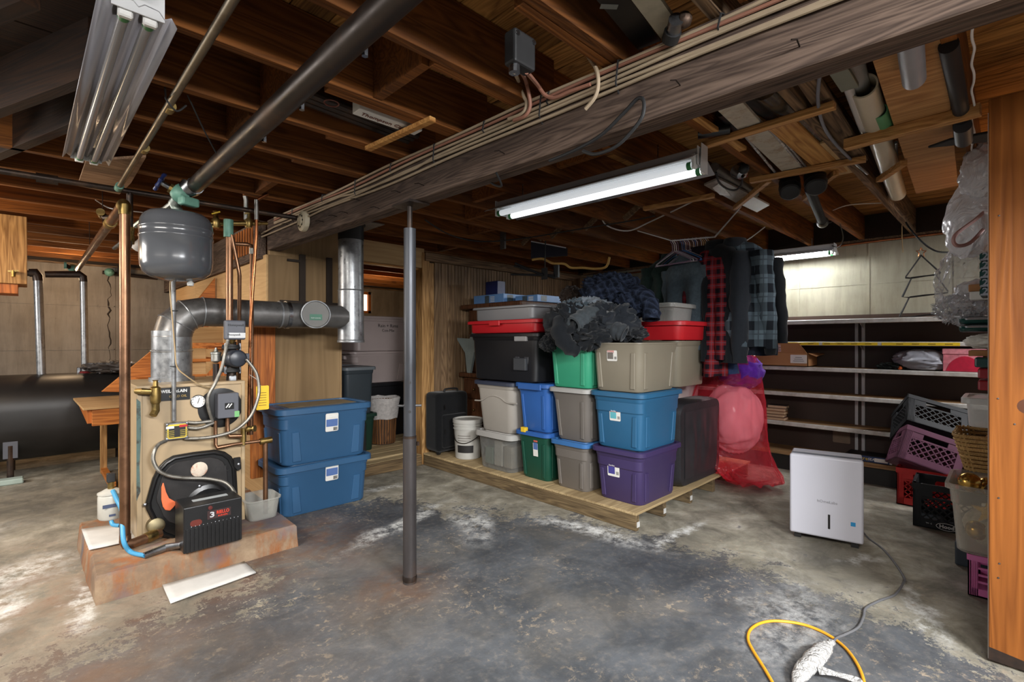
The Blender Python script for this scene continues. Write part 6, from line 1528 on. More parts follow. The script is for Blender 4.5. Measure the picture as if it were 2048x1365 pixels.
# ================================================================ CLOTHES HEAPED ON THE BINS
def heap(label, px, py, d, sx, sy, sz, mat, seed, amp=0.24, freq=2.4, name='jacket', rz=0.0):
    c = pd(px, py, d)
    o = crumple((0, 0, 0), sx, sy, sz, seed, amp, freq).build(name, mat, None, smooth=80)
    uvfrom(o, lambda co: (co.x + 0.5 * co.z, co.y + co.z))
    o.location = c; o.rotation_euler = (0, 0, -YAW + rz); tag(o, label, 'clothing'); return o
heap('black coat slumped over the left of the clothes heap', 1138, 650, 3.92, 0.17, 0.20, 0.17, M_blackc, 1.3, 0.26, 2.2, 'coat', 0.3)
heap('navy plaid jacket bundled on top of the clothes heap', 1222, 582, 4.15, 0.24, 0.20, 0.14, M_navyplaid, 2.6, 0.24, 2.2)
heap('charcoal fleece heaped in the middle of the pile', 1215, 646, 3.92, 0.22, 0.20, 0.15, M_char, 3.9, 0.28, 2.4, 'fleece')
heap('black wool coat bundled at the front of the heap', 1180, 672, 3.80, 0.15, 0.14, 0.10, M_blackc, 11.3, 0.3, 2.0, 'wool_coat', 0.5)
heap('navy checked shirt crumpled at the right shoulder of the heap', 1262, 612, 4.02, 0.15, 0.13, 0.10, M_navyplaid, 12.9, 0.3, 2.0, 'checked_shirt', -0.4)
heap('slate sweatshirt between the fleece and the navy jacket', 1150, 628, 3.95, 0.14, 0.13, 0.11, M_slate, 14.2, 0.3, 2.0, 'sweatshirt', 0.9)
heap('pale grey hoodie peeping from the clothes heap', 1178, 612, 4.05, 0.20, 0.14, 0.06, cloth('hoodie_grey', srgb(120, 128, 136)), 5.0, 0.28, 2.4, 'hoodie', 0.2)
heap('blue checked shirt hanging out under the heap', 1172, 680, 3.86, 0.10, 0.10, 0.075, plaid('blue_check', srgb(60, 70, 110), srgb(26, 30, 50), srgb(170, 176, 196), 0.035), 6.2, 0.26, 2.6, 'shirt')
heap('black trousers lying at the right of the heap', 1255, 668, 3.95, 0.14, 0.2, 0.08, cloth('trouser_black', srgb(30, 32, 36)), 7.7, 0.26, 2.4, 'trousers')
heap('brown fur hat behind the clothes heap', 1143, 595, 4.6, 0.10, 0.12, 0.10, cloth('fur_brown', srgb(50, 40, 34)), 8.8, 0.2, 5, 'fur_hat')
heap('dark orange-trimmed glove bundle left of the sea green bin', 1096, 688, 4.0, 0.07, 0.10, 0.06, M_blackc, 9.1, 0.25, 3, 'gloves')
def sleeve_on(label, pts, r0, r1, mat, name='sleeve_garment', cuff=None, seed=0.0):
    P = spline([pd(*p) for p in pts], 6); n = len(P)
    rr = [(r0 + (r1 - r0) * i / (n - 1)) * (1 + 0.09 * math.sin(i * 1.7 + seed) + 0.06 * math.sin(i * 3.1)) for i in range(n)]
    m = MB(); rs = []; prev = None
    for i, p in enumerate(P):
        tt = (P[min(i + 1, n - 1)] - P[max(i - 1, 0)]).normalized()
        u_ = tt.cross(Z) if prev is None else prev - tt * prev.dot(tt)
        u_.normalize(); prev = u_; v_ = tt.cross(u_)
        rs.append([p + (u_ * math.cos(2 * math.pi * a / 18) + v_ * math.sin(2 * math.pi * a / 18)) * rr[i] * (1 + 0.1 * noise.noise(Vector((a * 0.9, i * 0.5, seed)))) for a in range(18)])
    tt = (P[-1] - P[-2]).normalized()
    cc = P[-1]
    rs.append([cc + (p - cc) * 0.72 for p in rs[-1]]); rs.append([cc - tt * 0.05 + (p - cc) * 0.62 for p in rs[-2]])
    o = m.rings(rs).build_at(name, mat, P[0], smooth=80)
    uvfrom(o, lambda co: (co.x + co.y, co.z + co.x)); tag(o, label, 'clothing'); return o
sleeve_on('navy plaid sleeve draped over the red bin', [(1258, 585, 4.05), (1285, 592, 3.95), (1300, 612, 3.88), (1302, 640, 3.85)], 0.075, 0.07, M_navyplaid, 'plaid_sleeve', seed=1)
sleeve_on('charcoal fleece sleeve with open cuff at the left of the heap', [(1205, 622, 3.92), (1180, 630, 3.82), (1160, 640, 3.75), (1146, 650, 3.70)], 0.075, 0.062, cloth('fleece_light', srgb(64, 70, 74)), 'fleece_sleeve', seed=2)
sleeve_on('charcoal fleece sleeve with open cuff at the right of the heap', [(1200, 655, 3.85), (1222, 662, 3.78), (1240, 664, 3.72), (1250, 668, 3.70)], 0.08, 0.062, cloth('fleece_mid', srgb(54, 58, 62)), 'fleece_sleeve', seed=3)
sleeve_on('black coat sleeve hanging over the sea green bin', [(1128, 640, 3.85), (1120, 665, 3.76), (1136, 692, 3.74), (1155, 700, 3.76)], 0.075, 0.055, M_blackc, 'coat_sleeve', seed=4)

# ================================================================ RED BAG
rbag = thing('red_plastic_bag', 'tall translucent red plastic bag stuffed with pink and purple bedding', 'bag', (4.88, 1.80, 0))
M_redfilm = film('red_film', (0.86, 0.05, 0.08), 0.20, 0.12, 0.7, 10, (1.0, 0.66, 0.70))
def RB(px, py, d): return pd(px, py, d)
prof_ = [  # (py, left px, right px, depth)
    (697, 1452, 1500, 4.62), (708, 1446, 1512, 4.60), (730, 1430, 1522, 4.60), (760, 1410, 1530, 4.60), (800, 1398, 1538, 4.58), (840, 1396, 1541, 4.55), (880, 1402, 1545, 4.52), (915, 1410, 1552, 4.47), (940, 1424, 1562, 4.42), (958, 1440, 1570, 4.36), (968, 1470, 1571, 4.30)]
rs = []; nn = 132; NR = 40
def prof_at(q):
    f = q * (len(prof_) - 1); i = min(int(f), len(prof_) - 2); t_ = f - i; t_ = t_ * t_ * (3 - 2 * t_)
    return [prof_[i][k] + (prof_[i + 1][k] - prof_[i][k]) * t_ for k in range(4)]
for k in range(NR + 1):
    q = k / NR; py, xl, xr, dd = prof_at(q)
    cl = pd((xl + xr) / 2, py, dd); hw = (xr - xl) / 2 * dd / FOC
    dk = hw * (0.60 if q > 0.85 else 0.72)
    ring = []
    for i in range(nn):
        a = 2 * math.pi * i / nn
        ca, sa = math.cos(a), math.sin(a)
        g = Vector((ca * 2.6 + q * 0.8, sa * 2.6 - q * 0.5, q * 2.2))
        n1_ = 1 - 3.0 * abs(noise.noise(g)); n2_ = 1 - 3.0 * abs(noise.noise(g * 2.7 + Vector((4, 1, 2))))
        low = max(0.0, (q - 0.62) / 0.38); up = max(0.0, (0.3 - q) / 0.3)
        f_ = 1 + 0.045 * n1_ + 0.028 * n2_ + (0.05 * low + 0.07 * up) * math.sin(a * 13 + q * 4 + 2 * n1_)
        p = cl + cold * hw * ca * f_ + fwd * (dk * sa * f_ + dk * 0.55)
        p.z += 0.02 * noise.noise(Vector((a * 3, q * 8, 0))) + 0.05 * low * noise.noise(Vector((ca * 5, sa * 5, 7)))
        p.z = max(p.z, 0.012)
        if 3.0 < p.x < PX1 + 0.03 and p.y > PY0 - 0.03: p.z = max(p.z, PLZ + 0.012)
        ring.append(p)
    rs.append(ring)
MB().rings(rs).build('bag_film', M_redfilm, rbag, smooth=80)
m = MB()
def fold(u, v):
    a = 1.2 * math.pi * u - 0.1
    top = pd(1474, 706, 4.60) + fwd * 0.12
    r_ = 0.16 + 0.10 * v
    return top + cold * r_ * math.cos(a + 2.6) + fwd * r_ * 0.8 * math.sin(a + 2.6) + Z * (0.02 + 0.16 * v + 0.035 * math.sin(u * 34) * v) * (0.3 + 0.5 * abs(math.sin(u * 5)))
m.grid(fold, 48, 6).build('bag_mouth', M_redfilm, rbag, smooth=80)
pk = crumple(pd(1468, 834, 4.74), 0.26, 0.25, 0.335, 2.2, 0.07, 1.2).build_at('pink_pillow', plain('pink_bedding', srgb(246, 206, 214), 0.75, 0, 0.05), pd(1468, 834, 4.74), smooth=80)
tag(pk, 'pale pink bedding filling the middle of the red bag', 'bedding')
pu = crumple(pd(1482, 744, 4.72), 0.22, 0.20, 0.17, 5.6, 0.10, 1.5).build_at('purple_blanket', cloth('purple_fleece', srgb(96, 40, 160)), pd(1482, 744, 4.72), smooth=80)
tag(pu, 'purple blanket showing at the top of the red bag', 'bedding')

# ================================================================ DEHUMIDIFIER AND CORDS
dh0 = Vector((3.690, 1.058, 0)); dh1 = Vector((3.772, 0.655, 0))
ux = (dh1 - dh0).normalized(); un = Vector((-ux.y, ux.x, 0)); un = un if un.x > 0 else -un
wdt = (dh1 - dh0).length
de = thing('dehumidifier', 'white upright dehumidifier standing on the bare floor', 'appliance', (dh0 + dh1) / 2 + un * 0.1)
Md = Matrix((ux, un, Z)).transposed()
M_dew = plain('dehumidifier_white', srgb(206, 206, 216), 0.35, 0, 0.02, 3)
cF = (dh0 + dh1) / 2
MB().obox(cF + un * 0.028 + Z * 0.305, (wdt, 0.05, 0.535), Md).build('front_panel', M_dew, de, smooth=40, bevel=0.014, seg=3)
MB().obox(cF + un * 0.135 + Z * 0.30, (wdt - 0.014, 0.17, 0.505), Md).build('cabinet', plain('appliance_dark', srgb(44, 44, 48), 0.5), de, smooth=30, bevel=0.008, seg=2)
MB().obox(cF + un * 0.145 + Z * 0.562, (wdt - 0.01, 0.15, 0.022), Md).build('top_cover', M_dew, de, smooth=30, bevel=0.008, seg=2)
MB().obox(cF + un * 0.060 + Z * 0.571, (wdt - 0.02, 0.02, 0.012), Md).build('control_strip', plain('appliance_grey', srgb(92, 94, 102), 0.4), de, smooth=0)
MB().obox(cF + un * 0.23 + Z * 0.30, (wdt - 0.012, 0.03, 0.50), Md).build('rear_grille', M_dew, de, smooth=0, bevel=0.006)
for k in range(8): MB().obox(cF + ux * (wdt / 2 - 0.006) + un * 0.14 + Z * (0.20 + k * 0.03), (0.004, 0.10, 0.012), Md).build('side_slot', M_ink, de, smooth=0)
fz = lambda sx, zz: cF + ux * sx + un * 0.003 + Z * zz
MB().obox(fz(0.020, 0.150), (0.013, 0.004, 0.095), Md).build('water_window', M_ink, de, smooth=0, bevel=0.003)
text('hOmeLabs', 0.026, fz(0.01, 0.278) - un * 0.0, ux, Z, plain('logo_grey', srgb(150, 150, 156), 0.4), de)
sticker('energy_sticker', fz(0.150, 0.16), ux, Z, 0.026, 0.026, plain('sticker_blue', srgb(40, 140, 196), 0.4), de, 0.001)
for sx in (-0.16, 0.16):
    for dy in (0.05, 0.2): MB().obox(cF + ux * sx + un * dy + Z * 0.019, (0.04, 0.03, 0.036), Md).build('foot', M_ink, de, smooth=0)
M_cordg = plain('grey_cord', srgb(104, 104, 106), 0.5)
pc_ = thing('power_cord', 'grey power cord winding over the floor from the dehumidifier', 'cord', pz(1790, 1180))
def fl_(px, py, z=0.007): return pz(px, py, z)
MB().tube([cF + ux * (wdt / 2 + 0.005) + un * 0.22 + Z * 0.05, fl_(1738, 1078), fl_(1765, 1098), fl_(1786, 1122), fl_(1808, 1155), fl_(1806, 1168), fl_(1790, 1190), fl_(1760, 1202), fl_(1732, 1217), fl_(1727, 1235), fl_(1716, 1256), fl_(1690, 1270), fl_(1672, 1278, 0.012), fl_(1661, 1295, 0.022)], 0.0055, 8, smooth=6).build('cord_run', M_cordg, pc_)
ex = MB().tube([fl_(1560, 1392), fl_(1530, 1340), fl_(1505, 1300), fl_(1496, 1278), fl_(1502, 1259), fl_(1525, 1246), fl_(1560, 1243), fl_(1610, 1251), fl_(1655, 1270), fl_(1690, 1296), fl_(1715, 1330), fl_(1728, 1365), fl_(1730, 1400)], 0.0065, 10, smooth=8).build_at('extension_cord', plain('orange_cord', srgb(228, 158, 38), 0.45), fl_(1560, 1243), smooth=80)
tag(ex, 'yellow-orange extension cord looping on the floor at lower right', 'cord')
m = MB(); P = [fl_(1664, 1284, 0.03), fl_(1652, 1296, 0.032), fl_(1640, 1306, 0.036), fl_(1622, 1326, 0.034), fl_(1604, 1346, 0.026), fl_(1594, 1368, 0.02), fl_(1600, 1395, 0.02)]
P = spline(P, 5); rs = []
for i, p in enumerate(P):
    q = i / (len(P) - 1); r_ = 0.012 + 0.024 * math.sin(math.pi * min(1, q * 1.15)) ** 0.8
    if 0.06 < q < 0.14: r_ *= 0.7
    tt = (P[min(i + 1, len(P) - 1)] - P[max(i - 1, 0)]).normalized(); u_ = tt.cross(Z).normalized(); v_ = u_.cross(tt)
    rs.append([p + (u_ * math.cos(2 * math.pi * a / 20) + v_ * math.sin(2 * math.pi * a / 20) * 0.8) * r_ * (1 + 0.22 * noise.noise(Vector((a * 0.8, i * 0.35, 3)))) for a in range(20)])
pbag = thing('wrapped_plug', 'white plastic bag tied round the joined cord plugs at lower right', 'bag', P[0])
M_bagw = film('white_bag_film', (0.56, 0.55, 0.53), 0.9, 0.45, 0.6, 30)
MB().rings(rs).build('bag_wrap', M_bagw, pbag, smooth=80)
MB().grid(lambda u, v: P[len(P) // 2] + cold * (0.0 + 0.14 * v) + fwd * (-0.03 - 0.08 * v + 0.05 * (u - .5)) + Z * (-0.012 + 0.018 * abs(math.sin(u * 5 + v * 3)) * (1 - v * .6)), 12, 10).build('bag_tail', M_bagw, pbag, smooth=80)
MB().lathe([(0.016, -0.004), (0.022, 0), (0.016, 0.004)], P[4], (P[6] - P[2]), 14).build('bag_knot', M_bagw, pbag)
# ================================================================ LEFT BACKGROUND: oil tank, pipes, landing
M_tankblk = plain('tank_black', srgb(36, 34, 33), 0.4, 0.2, 0.35, 3)
ot = thing('oil_tank', 'large black obround oil tank on legs against the back wall', 'tank', (-0.4, 6.95, 0))
OTX0, OTX1, OTY, OTZ0, OTZ1, OTW = -2.1, 0.93, 6.98, 0.15, 1.0, 0.68
def obround(x, k=1.0):
    r = OTW / 2 * k; zc = (OTZ0 + OTZ1) / 2; hh = (OTZ1 - OTZ0) / 2 * k - r; out = []
    for i in range(17): a = math.pi * i / 16; out.append(Vector((x, OTY + r * math.cos(a), zc + hh + r * math.sin(a))))
    for i in range(17): a = math.pi + math.pi * i / 16; out.append(Vector((x, OTY + r * math.cos(a), zc - hh + r * math.sin(a))))
    return out
MB().rings([obround(OTX0 - 0.06, 0.6), obround(OTX0 - 0.04, 0.92), obround(OTX0), obround(OTX1), obround(OTX1 + 0.04, 0.92), obround(OTX1 + 0.06, 0.6)]).build('tank_shell', M_tankblk, ot, smooth=30)
for x_ in (-1.9, -0.14, 0.72):
    for y_ in (6.68, 7.24):
        l_ = MB().tube([(x_, y_, 0.0), (x_, y_, 0.34)], 0.026, 10).build('leg', M_iron_pipe, ot)
        MB().box((x_ - 0.05, y_ - 0.02, 0.22), (x_ + 0.05, y_ + 0.02, 0.40)).build('leg_bracket', M_greybox, l_, smooth=0)
for x_ in (OTX0, OTX1):
    q = obround(x_, 1.005); MB().tube(q + q[:1], 0.010, 6).build('weld_rim', M_tankblk, ot)
fp = thing('fill_pipe', 'galvanized fill pipe rising from the black tank, nearest the left edge', 'pipe', (-0.3, 6.98, 1.0))
def T(px, py, y=6.98): return pY(px, py, y)
MB().tube([T(83, 755), T(76, 560)], 0.036, 16).build('upright', M_galv, fp)
MB().tube([T(76, 562), T(75, 552), T(70, 546), T(58, 546)], 0.040, 14).build('elbow', M_iron_pipe, fp)
MB().tube([T(75, 547), T(-60, 545)], 0.030, 12).build('cross_pipe', M_iron_pipe, fp)
vp = thing('vent_pipe', 'galvanized vent pipe with red fitting on the black tank', 'pipe', T(170, 740))
MB().tube([T(170, 742), T(167, 562)], 0.031, 16).build('upright', M_galv, vp)
MB().tube([T(167, 564), T(166, 554), T(160, 549), T(90, 549)], 0.033, 14, ).build('elbow_run', M_iron_pipe, vp)
MB().lathe([(0.06, 0), (0.062, 0.03), (0.05, 0.045), (0.036, 0.05)], T(170, 752), (0, 0, 1), 8).build('red_fitting', plain('fitting_red', srgb(112, 36, 40), 0.5), vp)
MB().lathe([(0.03, 0), (0.035, 0.03), (0.018, 0.035), (0.018, 0.085), (0.014, 0.09)], T(158, 752), (0, 0, 1), 10).build('gauge_stub', M_steel, vp)
tv = thing('tank_valve', 'small green valve at the end of the copper run by back wall', 'valve', T(145, 535, 7.2))
MB().ball(T(146, 537, 7.25), 0.045, 10, 8).build('valve_body', M_verd, tv); MB().tube([T(132, 532, 7.2), T(155, 541, 7.3)], 0.022, 8).build('valve_pipe', M_iron, tv)
MB().lathe([(0.04, 0), (0.04, 0.02)], T(133, 531, 7.2), (-1, 0, 0), 12).build('valve_wheel', M_verd, tv)
tv = thing('wall_valve', 'green valve with dark pipe fixed on the back wall right of the copper riser', 'valve', T(220, 542, 8.3))
MB().ball(T(219, 545, 8.35), 0.055, 10, 8).build('valve_body', M_verd, tv); MB().tube([T(205, 545, 8.38), T(315, 557, 8.42)], 0.024, 8).build('valve_pipe', M_iron_pipe, tv)
MB().lathe([(0.06, 0), (0.06, 0.02)], T(236, 540, 8.3), (1, 0, 0), 12).build('valve_wheel', M_blackm, tv)
tag(MB().box((-0.55, 6.5, 0.0), (-0.05, 6.62, 0.05)).build_at('foam_board', plain('foam_pale', srgb(160, 176, 168), 0.7), (-0.3, 6.56, 0), smooth=0, bevel=0.008), 'pale green foam board lying under the black tank', 'board')
tag(crumple((0.62, 6.86, 1.055), 0.22, 0.13, 0.06, 3.3, 0.25, 2.2).build_at('folded_tarp', plain('tarp_grey', srgb(70, 66, 64), 0.5), (0.62, 6.86, 1.055), smooth=70), 'grey folded tarp lying on the right end of the black tank', 'tarp')
tag(crumple((0.80, 6.98, 1.05), 0.09, 0.08, 0.05, 5.3, 0.25, 2.2).build_at('paper_scrap', M_paper, (0.80, 6.98, 1.05), smooth=70), 'crumpled white paper scrap on the tarp atop the tank', 'paper')

# stair landing with its stringer
LZ = 0.765
ld = thing('stair_landing', 'unpainted plywood stair landing on timber legs behind the copper riser', 'landing', (0.9, 6.0, 0))
tl = [pz(140, 788, LZ), pz(250, 783, LZ), pz(300, 800, LZ), pz(245, 808, LZ), pz(166, 817, LZ)]
tl[0].y = 6.60
MB().prism([tl[0], (1.36, tl[0].y, LZ), (1.36, tl[4].y, LZ), tl[4]], (0, 0, -0.02)).build('landing_top', M_ply, ld, smooth=0, bevel=0.002)
ex_ = tl[4].x
MB().box((ex_ + 0.06, tl[4].y + 0.02, 0.60), (1.36, tl[4].y + 0.06, LZ - 0.021)).build('front_rail', M_orange_X, ld, smooth=0, bevel=0.003)
MB().prism([(ex_ + 0.03, tl[4].y + 0.06, LZ - 0.021), (ex_ + 0.03, tl[0].y, LZ - 0.021), (ex_ + 0.03, tl[0].y, 0.68), (ex_ + 0.03, tl[4].y + 0.06, 0.62)], (0.04, 0, 0)).build('side_rail', M_orange, ld, smooth=0, bevel=0.003)
for x_, y_ in ((0.50, 6.40), (0.565, 5.58), (1.25, 5.58)):
    MB().box((x_, y_, 0.0), (x_ + 0.05, y_ + 0.09, LZ - 0.022)).build('leg', M_pine_Z, ld, smooth=0, bevel=0.003)
MB().box((0.50, 5.68, 0.02), (0.55, 6.40, 0.06)).build('foot_rail', M_orange_X, ld, smooth=0)
stn = thing('stair_stringer', 'orange stair stringer with treads climbing from the landing behind the flue', 'stairs', (1.0, 5.7, LZ))
ya = 5.85
sA = [pY(200, 785, ya), pY(318, 688, ya), pY(352, 660, ya), pY(352, 700, ya), pY(300, 790, ya)]
sA = [pY(203, 784, ya), pY(330, 680, ya), pY(480, 560, ya), pY(480, 640, ya), pY(300, 786, ya)]
sA[2].x = min(sA[2].x, 1.38); sA[3].x = sA[2].x
MB().prism(sA, (0, 0.04, 0)).build('stringer', M_orange_X, stn, smooth=0, bevel=0.003)
for k, (px_, py_) in enumerate(((275, 757), (318, 745), (352, 716), (384, 693))):
    p = pY(px_, py_, ya - 0.02)
    MB().box((p.x - 0.02, ya - 0.75, p.z - 0.02), (p.x + 0.24, ya, p.z + 0.006)).build('tread', M_orange_X, stn, smooth=0, bevel=0.003)
for (a_, b_, c_) in (((383, 690), (446, 655), 5.15), ((382, 752), (412, 697), 5.14)):
    p0 = pY(*a_, c_); p1 = pY(*b_, c_)
    MB().box((p0.x, c_, p0.z), (p1.x, c_ + 0.03, p1.z)).build('cheek_board', M_ply, stn, smooth=0, bevel=0.002)
p0 = pY(384, 690, 5.13); MB().bar(p0, pY(505, 690, 5.0), 0.02, 0.035).build('cleat', M_orange_X, stn, smooth=0)
p0 = pY(412, 752, 5.0); MB().prism([pY(412, 752, 5.05), pY(502, 660, 5.05), pY(505, 700, 5.05), pY(470, 752, 5.05)], (0, 0.03, 0)).build('lower_stringer', M_orange, stn, smooth=0)

# box hung from the joists at the left edge
hb_ = thing('hung_cabinet', 'plain plywood box hung from the joists at the left edge', 'cabinet', pY(20, 500, 5.6))
a0 = pY(-90, 440, 5.60); a1 = pY(54, 569, 5.60)
MB().box((a0.x, 5.60, a1.z), (a1.x, 5.95, JZ - 0.003)).build('front_box', M_pine_Z, hb_, smooth=0, bevel=0.003)
a2 = pY(36, 588, 5.63)
MB().box((a0.x, 5.63, a2.z), (a2.x, 5.93, a1.z)).build('lower_lip', M_orange, hb_, smooth=0, bevel=0.003)
kq = pY(27, 545, 5.595)
MB().tube([kq, kq + Vector((0, -0.05, 0)), kq + Vector((0.0, -0.055, -0.04))], 0.012, 8).build('spigot', M_brass, hb_); MB().bar(kq + Vector((-0.03, -0.055, 0.0)), kq + Vector((0.03, -0.055, 0.01)), 0.008, 0.012).build('spigot_handle', M_brass, hb_)
# loose pale wire and pipe stubs under the left ceiling
o = MB().tube([pz(191, 400, JZ), pz(215, 415, JZ - 0.02), pz(240, 420, JZ - 0.03), pz(285, 425, JZ)], 0.004, 6, smooth=5).build_at('loose_wire', M_cord, pz(215, 415, JZ)); tag(o, 'loose white wire drooping under the joists beside the copper run', 'wire')
st_ = thing('pipe_stub', 'capped copper pipe stub under the joists left of the grey tank', 'pipe', pz(205, 430, 2.2))
MB().tube([pz(203, 428, 2.25), pz(212, 436, 2.22), pz(232, 436, 2.2)], 0.02, 10).build('stub', M_iron, st_); MB().tube([pz(201, 424, 2.25), pz(205, 432, 2.25)], 0.026, 10).build('cap', M_brass, st_)
st_ = thing('sprayer_nozzle', 'white pipe insulation end poking out behind the grey tank', 'pipe', pd(275, 490, 4.2))
MB().tube([pd(228, 497, 4.4), pd(250, 480, 4.3)], 0.016, 10).build('grey_stub', M_solder, st_); MB().tube([pd(270, 497, 3.9), pd(288, 482, 3.9)], 0.035, 12).build('white_stub', M_white, st_)

# ================================================================ WIRING AND FITTINGS ON THE BEAM
M_nm = plain('cable_cream', srgb(166, 148, 124), 0.6, 0, 0.15); M_nmp = plain('cable_pinkish', srgb(150, 104, 86), 0.6, 0, 0.12)
names = ['top', 'second from top', 'third from top', 'fourth from top', 'fifth from top', 'bottom']
random.seed(5)
zlev = [2.335, 2.318, 2.297, 2.280, 2.262, 2.241]
for i, zz in enumerate(zlev):
    pts = []
    yy = -2.4; ph = random.random() * 6
    while yy < 4.3:
        p = Vector((bx(yy) - 0.012, yy, zz + 0.007 * math.sin(yy * 2.1 + ph) + 0.004 * math.sin(yy * 5 + ph * 2)))
        if i == 5 and yy > 3.3: p.z -= 0.03 * (yy - 3.3)
        if i == 3 and 2.2 < yy < 3.0: p.z -= 0.012
        pts.append(p); yy += 0.14
    pts.append(Vector((bx(4.6) - 0.03, 4.55, zz - 0.03))) if i > 3 else None
    o = MB().tube(pts, 0.0066, 8).build_at('electrical_cable', M_nmp if i == 1 else M_nm, pts[10])
    tag(o, '%s of the cream cables running along the beam face' % names[i] if i != 1 else 'pinkish cable, second from top of the bundle along the beam', 'cable', 'cables along the beam')
m = MB()
for k, yy in enumerate((-0.1, 0.22, 0.62, 0.98, 1.30, 1.34, 1.68, 2.05, 2.45, 2.85, 3.3, 3.8)):
    MB().tube([(bx(yy) - 0.001, yy, 2.346), (bx(yy) - 0.024, yy, 2.338), (bx(yy) - 0.024, yy + 0.01, 2.26 if k % 2 else 2.30), (bx(yy) - 0.001, yy + 0.012, 2.23 if k % 2 else 2.285)], 0.003, 5).build('cable_strap', M_blackm, beam)
# junction box high on a joist with cables dropping to the beam
jx = thing('electrical_box', 'dark metal junction box on a joist above the beam', 'junction box', pz(1050, 105, 2.45))
jc_ = pz(1040, 108, 2.45)
Mj = Matrix.Rotation(0.0, 3, 'Z')
JBY = 1.912 + 0.447 * -2 + 0.06
jc_ = pY(1040, 105, 1.085); 
jc_.z = min(jc_.z, 2.50)
MB().obox(jc_, (0.095, 0.05, 0.105), Mj).build('box_body', M_blackm, jx, smooth=0, bevel=0.008, seg=2)
for sx in (-0.06, 0.06): MB().lathe([(0, 0), (0.008, 0), (0.008, 0.004), (0, 0.004)], jc_ + Vector((sx * .6, -0.025, 0.035)), (0, -1, 0), 8).build('screw', M_steel, jx)
MB().lathe([(0.018, 0), (0.018, 0.03)], jc_ + Vector((-0.025, 0, -0.075)), (0, 0, 1), 10).build('clamp', M_steel, jx)
def wire(label, pts, mat=M_nm, r=0.0075, name='electrical_cable', group=None, cat='cable'):
    o = MB().tube(pts, r, 8, smooth=6).build_at(name, mat, pts[0]); tag(o, label, cat, group); return o
def bq(px, py): q = pX(px, py, 1.48); q.x = bx(q.y) - 0.028; return q
wire('cream cable dropping from the dark junction box, left of two', [jc_ + Vector((-0.025, 0, -0.07)), pX(1036, 160, 1.42), pX(1046, 190, 1.46), bq(1055, 205), bq(1052, 222), bq(1040, 232), bq(1020, 240)])
wire('pinkish cable dropping from the dark junction box, right of two', [jc_ + Vector((-0.01, 0, -0.05)), pX(1050, 158, 1.42), pX(1058, 190, 1.46), bq(1062, 215), bq(1052, 233), bq(1030, 242)], M_nmp)
wire('pinkish cable swooping from the box right along the beam', [jc_ + Vector((0.03, 0, -0.05)), pX(1075, 170, 1.43), pX(1090, 190, 1.47), bq(1110, 196), bq(1140, 183), bq(1180, 168)], M_nmp)
wire('cream cable arching from the box top over to a joist', [jc_ + Vector((0.0, 0.0, 0.05)), pX(1040, 65, 1.45), pX(1062, 55, 1.5), pX(1095, 66, 1.56), pX(1126, 63, 1.62)])
wire('cream cable hooking down off the joist onto the beam cables', [pX(1164, 96, 1.55), pX(1178, 115, 1.50), bq(1192, 140), bq(1195, 170), bq(1188, 195), bq(1170, 218)])
wire('thin black cord looped over a nail on the beam', [bq(1100, 322), bq(1150, 300), bq(1200, 270), bq(1245, 225), bq(1272, 196), bq(1284, 200), bq(1282, 230), bq(1262, 260), bq(1230, 292), bq(1190, 308), bq(1165, 302)], M_blackm, 0.0065, 'looped_wire', None, 'wire')
wire('short black cord loop poking below the beam', [bq(990, 345) + Vector((.02, 0, 0)), pX(1003, 372, 1.56), pX(985, 368, 1.58), pX(978, 355, 1.56)], M_blackm, 0.005, 'looped_wire', None, 'wire')
# smoke alarm at the left end of the beam
sm_c = bq(624, 446); sm = thing('smoke_alarm', 'round yellowed smoke alarm on the side of the beam', 'smoke alarm', sm_c)
sm_c.x = bx(sm_c.y) - 0.001
MB().lathe([(0, 0), (0.074, 0), (0.076, 0.01), (0.072, 0.032), (0.055, 0.042), (0.05, 0.038), (0.036, 0.040), (0.03, 0.048), (0, 0.05)], sm_c, (-1, 0, 0), 32).build('alarm_body', plain('aged_plastic', srgb(196, 184, 158), 0.5), sm)
for k in range(8):
    a = 2 * math.pi * k / 8
    MB().obox(sm_c + Vector((-0.042, 0.044 * math.cos(a), 0.044 * math.sin(a))), (0.004, 0.008, 0.012), Matrix.Rotation(a, 3, 'X')).build('vent_slot', M_ink, sm, smooth=0)
# carton and tubes stored in a joist bay left of the beam
cz = thing('stored_carton', 'long white carton with lettering stored between joists left of beam', 'box', pz(800, 250, JZ + 0.02))
q0 = pz(722, 207, JZ + 0.03); q1 = pz(898, 284, JZ + 0.03)
cy_ = (q0.y + q1.y) / 2
MB().box((q0.x, cy_ - 0.02, JZ + 0.01), (1.36, cy_ + 0.05, JZ + 0.13)).build('carton', M_white, cz, smooth=0, bevel=0.003)
text('Thompson Cigar', 0.036, Vector((1.18, cy_ + 0.015, JZ + 0.0095)), X, -Y, plain('print_brown', srgb(110, 60, 50), 0.6), cz)
MB().tube([Vector((0.92, cy_ + 0.015, JZ + 0.009)) + Vector((0.03 * math.cos(a), 0.03 * math.sin(a), 0)) for a in [k * math.pi / 8 for k in range(17)]], 0.003, 5).build('round_emblem', plain('print_brown', srgb(110, 60, 50), 0.6), cz)
sx0 = pz(735, 298, JZ - 0.012); sx1 = pz(866, 238, JZ - 0.012)
tag(MB().bar(sx0, sx1, 0.035, 0.022).build_at('wood_batten', M_pine_X, sx0, smooth=0, bevel=0.003), 'wooden stick nailed across two joists under the white carton', 'batten')
